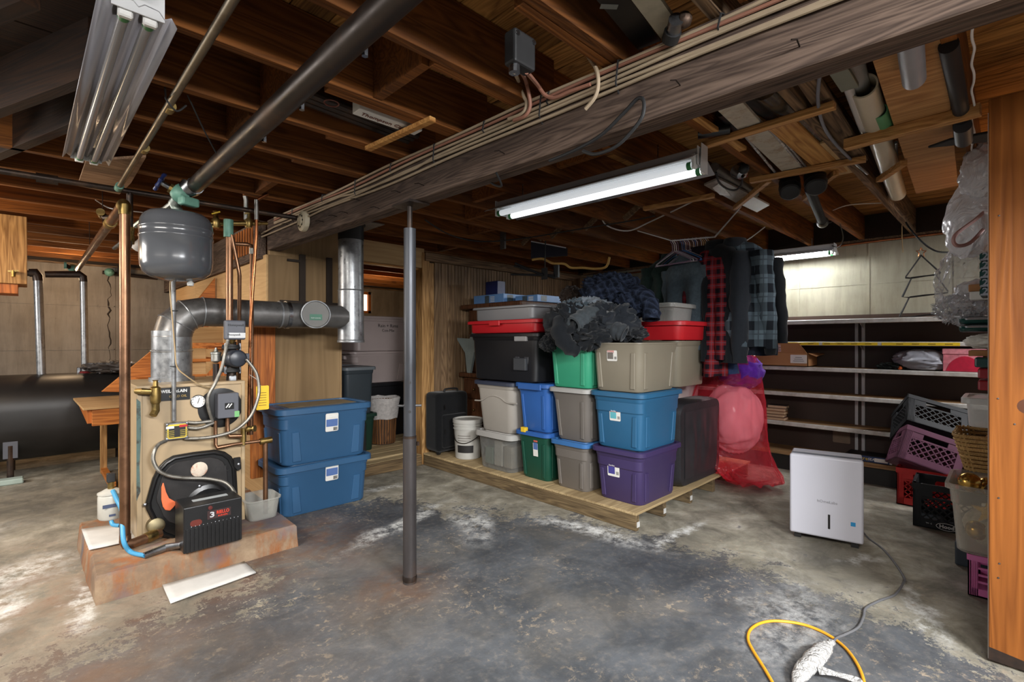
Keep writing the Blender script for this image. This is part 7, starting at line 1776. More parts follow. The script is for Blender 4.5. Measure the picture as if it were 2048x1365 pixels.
for k in range(3):
    y_ = cy_ + 0.13 + k * 0.045
    o = MB().tube([(0.76 + k * 0.03, y_, JZ + 0.08), (1.44, y_ + 0.01, JZ + 0.06)], 0.019, 10).build_at('metal_tube', M_iron_pipe, (1.1, y_, JZ + 0.08))
    tag(o, 'dark metal tube lying in the bay past the white carton, ' + ('nearest', 'middle', 'farthest')[k], 'tube', 'tubes by the white carton')
# boards and fixture parts in the bay at the top of the picture
tb_ = thing('black_board', 'black board with paper label tucked between joists at the top', 'board', pz(1230, 40, JZ + .03))
MB().prism([pz(1160, -40, JZ + 0.04), pz(1232, -40, JZ + 0.04), pz(1322, 82, JZ + 0.04), pz(1276, 100, JZ + 0.04)], (0, 0, 0.018)).build('board', M_black, tb_, smooth=0)
lp = pz(1218, 13, JZ + 0.04); sticker('paper_label', lp, Vector((0.75, -0.65, 0)), Vector((-0.65, -0.75, 0)), 0.055, 0.022, plain('dim_label', srgb(120, 124, 122), 0.5), tb_, 0.001)
o = MB().prism([pz(1240, -30, JZ + 0.03), pz(1300, -30, JZ + 0.03), pz(1346, 35, JZ + 0.03), pz(1322, 78, JZ + 0.03)], (0, 0, 0.016)).build_at('stored_white_board', plain('white_spotted', srgb(176, 168, 150), 0.6, 0, 0.12, 30), pz(1300, 20, JZ), smooth=0); tag(o, 'dirty white board tucked between joists at the top centre', 'board')
fz_ = thing('spotlight', 'small chrome and black spotlight clamped at the top of the beam', 'lamp', pz(1350, 45, JZ - .01))
MB().tube([pz(1345, 68, JZ - 0.02), pz(1353, 38, JZ - 0.01)], 0.024, 14).build('lamp_body', M_steel, fz_); MB().tube([pz(1340, 80, JZ - 0.03), pz(1346, 62, JZ - 0.02)], 0.028, 14).build('lamp_head', M_blackm, fz_); MB().ball(pz(1368, 40, JZ - .005), 0.025, 10, 8).build('clamp', M_iron, fz_)

# ================================================================ STORED UNDER THE CEILING, RIGHT OF THE BEAM
def stick(label, a, b, z, w_=0.035, h_=0.03, mat=M_pine_Y, name='wood_batten'):
    p0 = pz(*a, z); p1 = pz(*b, z)
    o = MB().bar(p0, p1, w_, h_).build_at(name, mat, (p0 + p1) / 2, smooth=0, bevel=0.002); tag(o, label, 'batten', 'battens nailed under the joists'); return o
BZ = JZ - 0.017
stick('wooden batten under joists nearest the beam, holding the white planks', (1405, 292), (1670, 210), BZ, 0.04)
stick('wooden batten under joists in the middle, right of the two black cylinders', (1500, 362), (1732, 318), BZ, 0.036)
stick('thick pine batten under joists before the plywood sheet', (1690, 291), (1962, 219), BZ - 0.005, 0.05, 0.05)
stick('slanting batten behind the two black cylinders', (1608, 398), (1672, 346), BZ, 0.03)
stick('slanting batten by the framed picture', (1470, 416), (1538, 360), BZ, 0.03)
stick('short rough batten below the white pipe', (1758, 360), (1808, 326), BZ, 0.035)
stick('brown batten over the clothesline', (1288, 418), (1428, 391), BZ, 0.04)
def plank(label, a, b, z, w_, th, mat, name='stored_plank', cat='plank', group='planks stored over the battens'):
    p0 = pz(*a, z); p1 = pz(*b, z)
    o = MB().bar(p0, p1, w_, th).build_at(name, mat, (p0 + p1) / 2, smooth=0, bevel=0.002); tag(o, label, cat, group); return o
M_rustw = metal('rusty_white', srgb(190, 182, 166), 0.6, srgb(140, 100, 60), 16, 0.5, 0.0)
Zs = JZ + 0.012
plank('rust-speckled white plank stored over the battens', (1440, 190), (1592, 345), Zs, 0.105, 0.018, M_rustw)
plank('wide tan plank stored right of the chrome rods', (1555, 240), (1672, 345), Zs, 0.12, 0.02, M_pine_X)
plank('short pale plank stored right of the wide tan one', (1640, 285), (1692, 345), Zs + 0.003, 0.07, 0.02, M_ply)
plank('white warped plank beside the wrapped duct', (1560, 158), (1690, 330), Zs + 0.02, 0.045, 0.015, plain('plank_white', srgb(168, 160, 146), 0.6))
plank('rough barn board stored beside the grey wire', (1605, 140), (1720, 320), Zs + 0.012, 0.075, 0.024, M_joist_grey)
plank('tan plank end by the beam under the joists', (1350, 215), (1480, 300), Zs, 0.07, 0.02, M_pine_X)
plank('grey-green plank near the clear tube', (1665, 120), (1700, 175), Zs, 0.06, 0.02, plain('plank_green', srgb(120, 124, 112), 0.6))
# long things
def rod(label, a, b, z, r, mat, name, cat, group=None, seg=12, hollow=False):
    p0 = pz(*a, z); p1 = pz(*b, z); m = MB()
    if hollow:
        d_ = (p1 - p0).normalized(); L_ = (p1 - p0).length
        m.lathe([(r * 0.86, 0.12), (r * 0.86, 0.0), (r, 0.0), (r, L_), (r * 0.86, L_), (r * 0.86, L_ - 0.12)], p0, d_, 24, caps=True)
    else: m.tube([p0, p1], r, seg)
    o = m.build_at(name, mat, p0); tag(o, label, cat, group); return o
M_chr = metal('chrome_rod', srgb(196, 194, 196), 0.25, None, 6, 0, 0.4)
rod('slim chrome rod stored over the battens, leftmost of three', (1487, 268), (1556, 352), Zs, 0.007, M_chr, 'metal_rod', 'rod', 'chrome rods over the battens')
rod('chrome rod stored over the battens, middle of three', (1540, 258), (1608, 340), Zs, 0.008, M_chr, 'metal_rod', 'rod', 'chrome rods over the battens')
rod('chrome rod stored over the battens, rightmost of three', (1552, 262), (1612, 334), Zs + 0.012, 0.007, M_chr, 'metal_rod', 'rod', 'chrome rods over the battens')
M_foil = metal('plastic_wrapped_duct', srgb(120, 112, 100), 0.2, srgb(60, 54, 48), 16, 0.7, 0.7)
rod('clear-wrapped brown duct tube stored over the battens', (1530, 170), (1640, 268), JZ + 0.075, 0.062, M_foil, 'duct_tube', 'tube', seg=20)
rod('black plastic pipe elbow stored left of the duct tube', (1480, 180), (1545, 218), JZ + 0.07, 0.05, M_black, 'black_pipe_piece', 'pipe', seg=18)
rod('open black pipe end poking past the batten near the strip light', (1396, 266), (1460, 256), JZ + 0.02, 0.030, M_black, 'black_pipe_piece', 'pipe', hollow=True)
rod('corrugated black hose stored left of the white plank', (1442, 222), (1484, 268), JZ + 0.05, 0.026, M_black, 'corrugated_hose', 'hose')
rod('clear tube with measuring marks stored beside the white pipe', (1678, 124), (1728, 262), JZ + 0.03, 0.018, film('clear_tube', (0.8, 0.78, 0.76), 0.5, 0.1, 0), 'clear_tube', 'tube')
rod('grey plastic pipe stored behind the marked clear tube', (1700, 110), (1740, 262), JZ + 0.08, 0.042, plain('pvc_grey', srgb(150, 150, 148), 0.35), 'plastic_pipe', 'pipe', seg=20)
M_pvc = plain('pvc_white', srgb(204, 194, 172), 0.3, 0, 0.06, 6)
rod('wide white plastic pipe with open end, stored over the pine batten', (1727, 172), (1795, 388), JZ + 0.045, 0.050, M_pvc, 'plastic_pipe', 'pipe', hollow=True)
rod('short green plastic pipe beside the white one', (1757, 222), (1776, 262), JZ + 0.03, 0.034, plain('pvc_green', srgb(92, 158, 112), 0.35), 'plastic_pipe', 'pipe', hollow=True)
rod('short grey plastic pipe hanging before the plywood sheet', (1818, 66), (1828, 160), JZ - 0.045, 0.036, plain('pvc_lightgrey', srgb(150, 152, 158), 0.3), 'plastic_pipe', 'pipe', seg=20)
# plywood sheet over the pine batten
psh = MB().prism([pz(1740, 105, JZ + 0.004), pz(1885, 50, JZ + 0.004), pz(1916, 372, JZ + 0.004), pz(1832, 388, JZ + 0.004)], (0, 0, 0.014)).build_at('plywood_sheet', wood('knotty_ply', srgb(150, 104, 62), srgb(198, 150, 98), 'Y', 0.6, 0.6, 0.9, 0.0), pz(1830, 240, JZ), smooth=0); tag(psh, 'knotty plywood sheet stored over the pine batten', 'plywood')
bpp = thing('black_drain_pipe', 'black drain pipe with flat flange stored at the right end', 'pipe', pz(1920, 200, JZ))
MB().tube([pz(1897, 90, JZ - 0.01), pz(1922, 222, JZ - 0.01), pz(1925, 275, JZ - 0.03)], 0.028, 16).build('pipe', M_blackm, bpp)
MB().prism([pz(1855, 292, JZ - 0.06), pz(1900, 276, JZ - 0.06), pz(1976, 262, JZ - 0.06), pz(1976, 280, JZ - 0.06)], (0, 0, -0.012)).build('flange', M_blackm, bpp, smooth=0, bevel=0.003)
MB().tube([pz(1925, 252, JZ - 0.05), pz(1928, 282, JZ - 0.07)], 0.033, 16).build('hub', plain('grey_hub', srgb(64, 66, 70), 0.5), bpp)
# pale string down the right-hand joist
pts = []
for k in range(22):
    py_ = 28 + k * 17; q = pz(1946 + 3 * math.sin(k * 1.9), py_, JZ - 0.006); pts.append(q)
wire('kinked white wire stapled along the rightmost joist', pts, M_white, 0.004, 'kinked_wire', None, 'wire')
wire('grey wire hanging down through the stored planks', [pz(1642, 130, JZ + 0.02), pz(1636, 205, JZ - 0.01), pz(1652, 262, JZ - 0.01), pz(1690, 308, JZ - 0.01), pz(1735, 348, JZ)], plain('wire_grey', srgb(120, 124, 134), 0.4), 0.007, 'loose_wire', None, 'wire')
wire('thin cord dropping from the rough joist to the wall', [pz(1799, 262, JZ), pd(1806, 330, 3.9), pd(1805, 400, 4.2), pd(1804, 470, 4.4), pd(1806, 505, 4.5)], plain('twine', srgb(176, 150, 108), 0.7), 0.003, 'twine', None, 'string')
wire('black cable swooping from the rough joist to the right shelf', [pz(1792, 285, JZ - .01), pd(1797, 360, 4.0), pd(1806, 432, 4.2), pd(1835, 475, 4.0), pd(1870, 502, 3.9), pd(1905, 505, 3.7)], M_blackm, 0.007, 'black_cable', None, 'cable')
wire('pale copper pipe along the top of the far wall', [Vector((WX - 0.03, 4.3, 2.27)), Vector((WX - 0.03, 2.4, 2.285)), Vector((WX - 0.03, 1.5, 2.30)), Vector((WX - 0.03, 0.9, 2.315)), Vector((WX - 0.03, -0.6, 2.31))], M_copper_bright, 0.011, 'wall_pipe', None, 'pipe')
wire('white string tacked across the boards right of the flashlight', [pz(1666, 421, JZ + 0.05), pz(1700, 410, JZ + 0.05), pz(1768, 406, JZ + 0.05)], M_white, 0.004, 'string', None, 'string')
# black cylinders, flashlight, hook
for k, (a_, b_, lab) in enumerate((((1580, 388), (1572, 352), 'black round canister hung under the joists, left of the pair'), ((1632, 378), (1618, 345), 'black round canister hung under the joists, right of the pair'))):
    p0 = pz(*a_, JZ - 0.10); p0.z = JZ - 0.085; p1 = p0 + Vector((0.06, 0.02, 0.075))
    t = thing('canister', lab, 'canister', p0, 0, 'black canisters under the joists')
    d_ = (p1 - p0).normalized()
    MB().lathe([(0, 0), (0.05, 0.004), (0.058, 0.012), (0.06, 0.05), (0.06, 0.13), (0.055, 0.14), (0, 0.14)], p0 - d_ * 0.02, d_, 24).build('canister_body', M_blackm, t)
    MB().lathe([(0.062, 0.05), (0.063, 0.058), (0.062, 0.066)], p0 - d_ * 0.02, d_, 24).build('canister_rim', M_iron, t)
fl2 = thing('flashlight', 'long black flashlight hanging by its strap from a joist', 'flashlight', pz(1636, 420, JZ - .03))
f0 = pz(1619, 378, JZ - 0.03); f1 = pz(1645, 445, JZ - 0.06)
MB().tube([f0, f1], 0.030, 16).build('barrel', plain('flash_black', srgb(14, 14, 15), 0.7, spec=0.2), fl2); d_ = (f1 - f0).normalized()
MB().lathe([(0.032, 0), (0.042, 0.03), (0.042, 0.07), (0.036, 0.075), (0, 0.07)], f1 - d_ * 0.05, d_, 18).build('lens_head', M_black, fl2)
MB().lathe([(0, 0), (0.030, 0), (0, 0.004)], f1 + d_ * 0.027, d_, 18).build('lens', M_orangeflag, fl2)
MB().tube([f1, pd(1660, 446, 4.2), pd(1674, 438, 4.2), pd(1684, 462, 4.3), pd(1686, 480, 4.4), pd(1678, 494, 4.5), pd(1664, 492, 4.6)], 0.004, 6, smooth=5).build('strap', M_blackm, fl2)
# framed sheets stored flat
sh1 = thing('framed_sheet', 'grey mirror-like picture sheet stored under joists beside the strip light', 'picture', pz(1450, 385, JZ - 0.01))
MB().prism([pz(1408, 371, JZ - 0.006), pz(1437, 358, JZ - 0.006), pz(1498, 388, JZ - 0.006), pz(1472, 406, JZ - 0.006)], (0, 0, 0.012)).build('sheet', plain('sheet_grey', srgb(140, 132, 122), 0.25, 0.0, 0.25, 20), sh1, smooth=0)
MB().prism([pz(1425, 376, JZ - 0.007), pz(1440, 366, JZ - 0.007), pz(1462, 392, JZ - 0.007), pz(1440, 390, JZ - 0.007)], (0, 0, -0.001)).build('sheet_print', plain('sheet_print', srgb(184, 176, 164), 0.4, 0, 0.3, 60), sh1, smooth=0)
o = MB().prism([pz(1484, 411, JZ - 0.006), pz(1507, 394, JZ - 0.006), pz(1539, 411, JZ - 0.006), pz(1514, 425, JZ - 0.006)], (0, 0, 0.012)).build_at('glossy_sheet', plain('panel_white', srgb(200, 192, 180), 0.35, 0, 0.08), pz(1510, 410, JZ), smooth=0); tag(o, 'small glossy white sheet stored flat under the joists', 'sheet')
rod('grey rolled tube beside the framed sheet', (1428, 335), (1510, 388), JZ + 0.04, 0.030, M_galv_dark, 'rolled_tube', 'tube')
lmp = thing('clamp_lamp', 'black clamp lamp with red switch and cable loop near strip light', 'lamp', pz(1490, 340, JZ - .03))
MB().lathe([(0.012, 0), (0.03, 0.01), (0.05, 0.06), (0.052, 0.065)], pz(1486, 352, JZ - 0.03), (0.4, 0.5, 0.75), 18, caps=False).build('shade', M_steel, lmp); MB().ball(pz(1488, 338, JZ - 0.02), 0.03, 10, 8).build('socket', M_blackm, lmp)
MB().box(pz(1492, 352, JZ - 0.02), pz(1492, 352, JZ - 0.02) + Vector((0.03, 0.012, 0.05))).build('red_switch', plain('switch_red', srgb(150, 50, 34), 0.4), lmp, smooth=0)
MB().tube([pz(1432, 345, JZ - 0.02), pz(1438, 365, JZ - 0.05), pz(1455, 378, JZ - 0.06), pz(1472, 380, JZ - 0.06), pz(1483, 368, JZ - 0.04), pz(1485, 350, JZ - 0.02)], 0.006, 8, smooth=6).build('cable_loop', M_blackm, lmp)
# dark things under the ceiling toward the beadboard wall
tri = thing('folded_tripod', 'black folded tripod hung under the joists over the dresser', 'tripod', pd(1060, 540, 5.0))
for a_, b_ in (((1022, 549), (1108, 551)), ((1030, 527), (1085, 550)), ((1028, 532), (1110, 556))):
    MB().tube([pd(*a_, 5.0), pd(*b_, 4.95)], 0.011, 8).build('leg', M_blackm, tri)
MB().box(pd(1083, 560, 4.98), pd(1095, 535, 4.92)).build('head', M_blackm, tri, smooth=0); MB().box(pd(1110, 556, 4.98), pd(1116, 530, 4.92)).build('clamp', M_blackm, tri, smooth=0)
MB().tube([pd(1090, 536, 4.95), pd(1090, 500, 4.95), pd(1092, 470, 4.95)], 0.006, 6).build('hanging_cord', M_blackm, tri)
wire('yellow flat hose slung under the joists over the dresser', [pd(1064, 520, 5.0), pd(1085, 518, 5.0), pd(1105, 527, 4.95), pd(1128, 528, 4.9), pd(1142, 536, 4.9), pd(1165, 536, 4.9), pd(1190, 538, 4.9), pd(1212, 534, 4.9), pd(1219, 515, 4.85)], plain('hose_yellow', srgb(190, 150, 80), 0.6), 0.012, 'flat_hose', None, 'hose')
wire('black cord strung in swags under the right-hand joists', [pz(850, 440, JZ - .02), pz(900, 470, JZ - .03), pz(960, 483, JZ - .04), pz(1040, 478, JZ - .02), pz(1150, 460, JZ - .02), pz(1255, 443, JZ - .02), pz(1310, 432, JZ - .02)], M_blackm, 0.006, 'looped_wire', None, 'wire')
dsh = thing('acrylic_sheet', 'dark acrylic sheet with bright edge stored under far joists', 'sheet', pz(1100, 495, JZ))
MB().prism([pd(1062, 483, 5.1), pd(1135, 497, 5.1), pd(1135, 512, 5.1), pd(1062, 517, 5.1)], fwd * 0.02).build('sheet', plain('dark_acrylic', srgb(48, 48, 56), 0.2), dsh, smooth=0); MB().tube([pd(1062, 483, 5.08), pd(1132, 496, 5.08)], 0.006, 6).build('edge_trim', M_fix, dsh)
o = MB().box(pd(1000, 499, 5.0), pd(1012, 463, 4.97)).build_at('metal_bracket', M_galv_dark, pd(1006, 480, 5.0), smooth=0); tag(o, 'grey metal bracket hanging from the joist over the dresser', 'bracket')
# ================================================================ RIGHT EDGE: shelving with a wide timber end panel
M_endp = wood('honey_wood', srgb(112, 62, 24), srgb(148, 88, 38), 'Z', 0.42, 0.55, 0.6, 0.0)
us = thing('storage_shelving', 'shelving unit at right edge with a wide honey-coloured timber end panel', 'shelving', (3.2, -0.3, 0))
MB().box((2.848, -1.05, 0.012), (2.878, 0.066, JZ - 0.004)).build('end_panel', M_endp, us, smooth=0, bevel=0.003)
MB().box((2.879, 0.045, 0.0), (2.89, 0.069, 2.3)).build('panel_edge', M_white, us, smooth=0)
for zz in (0.58, 0.84, 1.085, 1.385, 1.555, 1.90):
    MB().box((2.89, -0.75, zz - 0.022), (4.75, 0.05, zz)).build('shelf_board', M_pine_X, us, smooth=0, bevel=0.002)
MB().box((4.72, -0.75, 0.0), (4.75, 0.05, 2.2)).build('far_panel', M_pine_Z, us, smooth=0)
MB().box((3.62, 0.01, 0.60), (3.665, 0.05, 2.2)).build('post', M_orange, us, smooth=0)
for y_, z_ in ((0.035, 1.855), (0.038, 1.10), (0.036, 0.69), (0.034, 0.42), (-0.01, 1.0), (0.037, 0.36)):
    MB().lathe([(0, 0), (0.004, 0), (0.003, 0.002), (0, 0.0025)], (2.848, y_, z_), (-1, 0, 0), 8).build('screw', M_steel, us)
MB().lathe([(0, 0), (0.03, 0), (0, 0.0008)], (2.848, -0.046, 1.075), (-1, 0, 0), 18).build('knot', plain('knot_dark', srgb(84, 46, 24), 0.5), us)

random.seed(9)
q_ = [Vector((2.8475, 0.066 - 0.09 * k, 0.012)) for k in range(13)]; q2_ = [Vector((2.8475, 0.066 - 0.09 * k, 0.05 + random.uniform(-0.012, 0.025))) for k in range(12, -1, -1)]
MB().prism(q_ + q2_, (-0.0015, 0, 0)).build('rotted_edge', plain('rot_dark', srgb(38, 24, 14), 0.9, 0, 0.5, 40), us, smooth=0)
def crate(label, M, w_, d_, h_, mat, word=None, name='milk_crate', handle=True, t=0.014, open_grid=False):
    """plastic lattice crate; M places a local frame (x along the front, y into the crate, z up)"""
    o = M.to_translation(); tr = thing(name, label, 'crate', o)
    P = lambda x, y, z: M @ Vector((x, y, z))
    def lb(m, a, b):
        m2 = MB().box(a, b); m.add([M @ p for p in m2.v], m2.f)
    sides = [('front', lambda u, v, k: (u, k, v), w_), ('back', lambda u, v, k: (u, d_ - k, v), w_), ('left', lambda u, v, k: (k, u, v), d_), ('right', lambda u, v, k: (w_ - k, u, v), d_)]
    for nm, f, L in sides:
        m = MB()
        def q(u0, u1, v0, v1, k0=0.0, k1=t):
            a = f(u0, v0, k0); b = f(u1, v1, k1); lb(m, a, b)
        q(0, L, 0, h_ * 0.20); q(0, L, h_ * 0.86, h_, -0.004, t)
        q(0, L * 0.13, 0, h_); q(L * 0.87, L, 0, h_)
        if handle: q(L * 0.13, L * 0.3, h_ * 0.70, h_ * 0.88); q(L * 0.70, L * 0.87, h_ * 0.70, h_ * 0.88); q(L * 0.13, L * 0.87, h_ * 0.66, h_ * 0.71)
        m.build('side_frame', mat, tr, smooth=0)
        m = MB(); n = 8
        u0, u1, v0, v1 = L * 0.13, L * 0.87, h_ * 0.20, h_ * (0.68 if handle else 0.86)
        if open_grid:
            for i in range(1, 3):
                q2 = u0 + (u1 - u0) * i / 3; a = f(q2 - 0.005, v0, 0.002); b = f(q2 + 0.005, v1, t - 0.002); lb(m, a, b)
            for i in range(1, 4):
                q2 = v0 + (v1 - v0) * i / 4; a = f(u0, q2 - 0.005, 0.002); b = f(u1, q2 + 0.005, t - 0.002); lb(m, a, b)
        else:
            step = (u1 - u0) / 6; H_ = v1 - v0
            for i in range(-6, 7):
                for sg in (1, -1):
                    us_ = u0 + i * step; pts = []
                    a0 = us_ if sg > 0 else us_ + H_; a1 = us_ + H_ if sg > 0 else us_
                    # clip the slanting strip to the window
                    ts = [0.0, 1.0]
                    for bound in (u0, u1):
                        if abs(a1 - a0) > 1e-6:
                            tt = (bound - a0) / (a1 - a0)
                            inside = lambda s: u0 - 1e-6 <= a0 + (a1 - a0) * s <= u1 + 1e-6
                            if 0 < tt < 1:
                                if not inside(0.0) and not inside(ts[0]) : ts[0] = max(ts[0], tt) if inside(min(1, tt + 1e-3)) else ts[0]
                                if not inside(1.0): ts[1] = min(ts[1], tt) if inside(max(0, tt - 1e-3)) else ts[1]
                    xa, xb = a0 + (a1 - a0) * ts[0], a0 + (a1 - a0) * ts[1]
                    if not (u0 - 1e-4 <= xa <= u1 + 1e-4 and u0 - 1e-4 <= xb <= u1 + 1e-4) or abs(ts[1] - ts[0]) < 0.03: continue
                    a = P(*f(xa, v0 + H_ * ts[0], t * 0.5)); b = P(*f(xb, v0 + H_ * ts[1], t * 0.5))
                    nrm = (P(*f(0, 0, 1)) - P(*f(0, 0, 0))).normalized()
                    m.bar(a, b, 0.0075, t * 0.7, nrm)
        m.build('lattice', mat, tr, smooth=0)
        if nm == 'front':
            m = MB()
            for i in range(5): q2 = 0.0 + L * 0.02 + i * L * 0.022; a = f(q2, h_ * 0.03, -0.003); b = f(q2 + L * 0.009, h_ * 0.97, 0.0); lb(m, a, b)
            m.build('corner_rib', mat, tr, smooth=0)
    m = MB(); lb(m, (0, 0, 0), (w_, d_, 0.008)); m.build('crate_floor', mat, tr, smooth=0)
    return tr
def frame(org, xd, zd):
    x = Vector(xd).normalized(); z = Vector(zd).normalized(); z = (z - x * z.dot(x)).normalized(); y = z.cross(x)
    m = Matrix((x, y, z)).transposed().to_4x4(); m.translation = Vector(org); return m
M_cbk = plain('crate_black', srgb(19, 22, 25), 0.6, 0, 0.15, 10); M_cpu = plain('crate_plum', srgb(112, 70, 92), 0.4, 0, 0.12, 10); M_cre = plain('crate_red', srgb(190, 34, 32), 0.4, 0, 0.1, 10); M_cpi = plain('crate_pink', srgb(206, 112, 170), 0.4, 0, 0.08, 10)
r_ = crate('red milk crate on the floor beneath the plum one', frame((5.07, 0.66, 0.003), (0, -1, 0), (0, 0, 1)), 0.36, 0.36, 0.30, M_cre)
b_ = crate('black lattice milk crate standing on the floor in front of the red one', frame((4.565, 0.50, 0.003), (0.04, -1, 0), (0, 0, 1)), 0.36, 0.36, 0.31, M_cbk)
lc = Vector((4.561, 0.335, 0.036))
text('Hood', 0.034, lc + Vector((-0.001, -0.02, 0)), -Y, Z, M_inkw, b_, bold=0.001)
MB().tube([lc + Vector((-0.002, -0.02 + 0.056 * math.cos(a), 0.024 * math.sin(a))) for a in [k * math.pi / 10 for k in range(21)]], 0.0018, 5).build('logo_ring', M_inkw, b_)
text('TM  C', 0.013, lc + Vector((-0.001, 0.075, 0.004)), -Y, Z, M_inkw, b_); text('WARNING\nLIABLE FOR\nPROSECUTION', 0.012, lc + Vector((0.001, -0.115, 0)), -Y, Z, M_inkw, b_)
# two crates stacked askew on the red one
c_tl = pd(1822, 850, 3.95); c_bl = pd(1794, 914, 3.95); c_br = pd(1893, 950, 3.80)
crate('plum milk crate tilted on top of the red one', frame(c_bl, c_br - c_bl, c_tl - c_bl + fwd * 0.05), 0.40, 0.33, 0.285, M_cpu)
c_tl = pd(1838, 775, 4.16); c_bl = pd(1814, 840, 4.06); c_br = pd(1918, 871, 3.92)
crate('black milk crate leaning on top of the plum one', frame(c_bl, c_br - c_bl, c_tl - c_bl + fwd * 0.10), 0.42, 0.32, 0.285, M_cbk)
crate('pink open-grid crate on the floor by the timber end panel', frame((3.52, 0.160, 0.003), (0.0, -1, 0), (0, 0, 1)), 0.30, 0.32, 0.215, M_cpi, name='pink_crate', handle=False, open_grid=True)
o = MB().prism([(3.93, 0.235, 0.003), (3.91, 0.235, 0.15), (3.91, -0.05, 0.15), (3.93, -0.05, 0.003)], (0.14, 0, 0)).build_at('dark_tray', plain('tray_slate', srgb(60, 68, 76), 0.5), (3.93, 0.2, 0.003), smooth=0, bevel=0.01, seg=2); tag(o, 'dark slate plastic tray standing between the black and pink crates', 'tray')
# clear bin of ornaments standing on the pink crate
cx0, cy0_ = 3.47, 0.235
cbx = thing('ornament_bin', 'clear plastic bin full of holiday ornaments on the pink crate', 'bin', (3.65, 0.06, 0.221))
M_frost = film('frosted_plastic', (0.80, 0.77, 0.70), 0.19, 0.35, 0.15, 8)
zb = 0.222; ht = 0.36; ccx, ccy = 3.68, 0.045
def rr_(k, z, ex=0.0): return rrect(ccx, ccy, 0.42 * k + ex, 0.38 * k + ex, 0.05, z, 5)
MB().rings([rr_(0.80, zb), rr_(0.84, zb + 0.008), rr_(0.93, zb + ht * 0.70), rr_(0.96, zb + ht * 0.72), rr_(0.985, zb + ht * 0.93), rr_(1.0, zb + ht * 0.93, 0.03), rr_(1.0, zb + ht, 0.03), rr_(1.0, zb + ht), rr_(0.97, zb + ht * 0.95), rr_(0.82, zb + 0.015)]).build('bin_shell', M_frost, cbx, smooth=40)
M_gold = metal('gold_ball', srgb(206, 164, 84), 0.22, None, 6, 0, 0.9)
pos = [(3.55, 0.155, 0.535, 0.050, M_gold, 'large gold'), (3.66, 0.09, 0.505, 0.045, M_gold, 'second gold'), (3.57, 0.06, 0.50, 0.04, plain('cone_brown', srgb(88, 60, 38), 0.8, 0, 0.5, 60), 'brown pine cone'), (3.545, -0.02, 0.515, 0.036, plain('tinsel_silver', srgb(196, 200, 196), 0.25, 0.6, 0.3, 60), 'silver tinsel'), (3.64, 0.0, 0.545, 0.035, plain('tinsel_blue', srgb(30, 110, 200), 0.4, 0, 0.4, 60), 'blue tinsel'), (3.72, 0.15, 0.50, 0.042, M_gold, 'third gold'), (3.56, 0.125, 0.34, 0.05, M_gold, 'lowest gold'), (3.74, 0.05, 0.53, 0.04, plain('cone_brown', srgb(88, 60, 38), 0.8, 0, 0.5, 60), 'rear pine cone')]
for k, (x_, y_, z_, r0_, mt, nm) in enumerate(pos):
    z_ += 0.055 if z_ > 0.4 else 0.0
    m = MB().ball((x_, y_, z_), r0_, 18, 12, 0.22 if 'tinsel' in nm or 'cone' in nm else 0.0, 7 if 'cone' in nm or 'tinsel' in nm else 3, k)
    o = m.build_at('ornament', mt, (x_, y_, z_), smooth=50); tag(o, '%s ornament in the clear bin on the pink crate' % nm, 'ornament', 'ornaments in the clear bin')
cl = crumple((3.66, 0.05, 0.345), 0.135, 0.125, 0.105, 6.1, 0.10, 1.6).build_at('white_linen', cloth('linen_white', srgb(206, 196, 178)), (3.66, 0.05, 0.345), smooth=80); tag(cl, 'white linen bundled in the lower half of the clear bin', 'linen')
stf = []
for k in range(10):
    a = math.radians(90 + k * 36); r0_ = 0.07 if k % 2 == 0 else 0.028
    stf.append(Vector((3.515, 0.08 + r0_ * math.cos(a), 0.455 + r0_ * math.sin(a))))
o = MB().prism(stf, (0.012, 0, 0)).build_at('gold_star', M_gold, stf[0], smooth=0); tag(o, 'gold star ornament pressed against the clear bin wall', 'ornament')
# basket, white tub and other goods sticking out of the shelves
bs = thing('wicker_hamper', 'tan wicker basket sticking out of the shelving above the ornament bin', 'basket', (4.0, 0.1, 0.582))
M_wk = wood('wicker_tan', srgb(150, 112, 64), srgb(206, 170, 112), 'X', 0.7, 2, 0, 0.2)
bz = 0.585
for k in range(9):
    z_ = bz + 0.012 + k * 0.024; e = 0.002 * k
    q = rrect(4.02, 0.055, 0.30 + e * 6, 0.27 + e * 6, 0.06, z_, 5); MB().tube(q + q[:1], 0.010, 6).build('woven_row', M_wk, bs)
for k in range(22):
    q = rrect(4.02, 0.055, 0.30, 0.27, 0.06, bz, 5); q2 = rrect(4.02, 0.055, 0.40, 0.37, 0.07, bz + 0.22, 5); i = int(k * len(q) / 22)
    MB().tube([q[i], q2[i]], 0.006, 5).build('stake', M_wk, bs)
MB().prism(rrect(4.02, 0.055, 0.29, 0.26, 0.06, bz, 5), (0, 0, 0.01)).build('basket_floor', M_wk, bs, smooth=0)
MB().bar(Vector((3.92, 0.10, bz + 0.16)), Vector((4.0, 0.04, bz + 0.27)), 0.05, 0.01).build('basket_handle', M_pine_X, bs, smooth=0)
t = tote('white translucent tub on the shelving above the wicker basket', 3.86, -0.12, 0.8415, 0.34, 0.31, 0.17, film('milky_plastic', (0.84, 0.86, 0.84), 0.75, 0.3, 0.1), film('milky_plastic', (0.84, 0.86, 0.84), 0.75, 0.3, 0.1), 0.90, 'plain', 0.035, group=None, name='white_tub', cat='tub')
cub = thing('cubby_box', 'small plum painted cubby box with a flower on the shelving', 'box', (3.98, 0.1, 1.09))
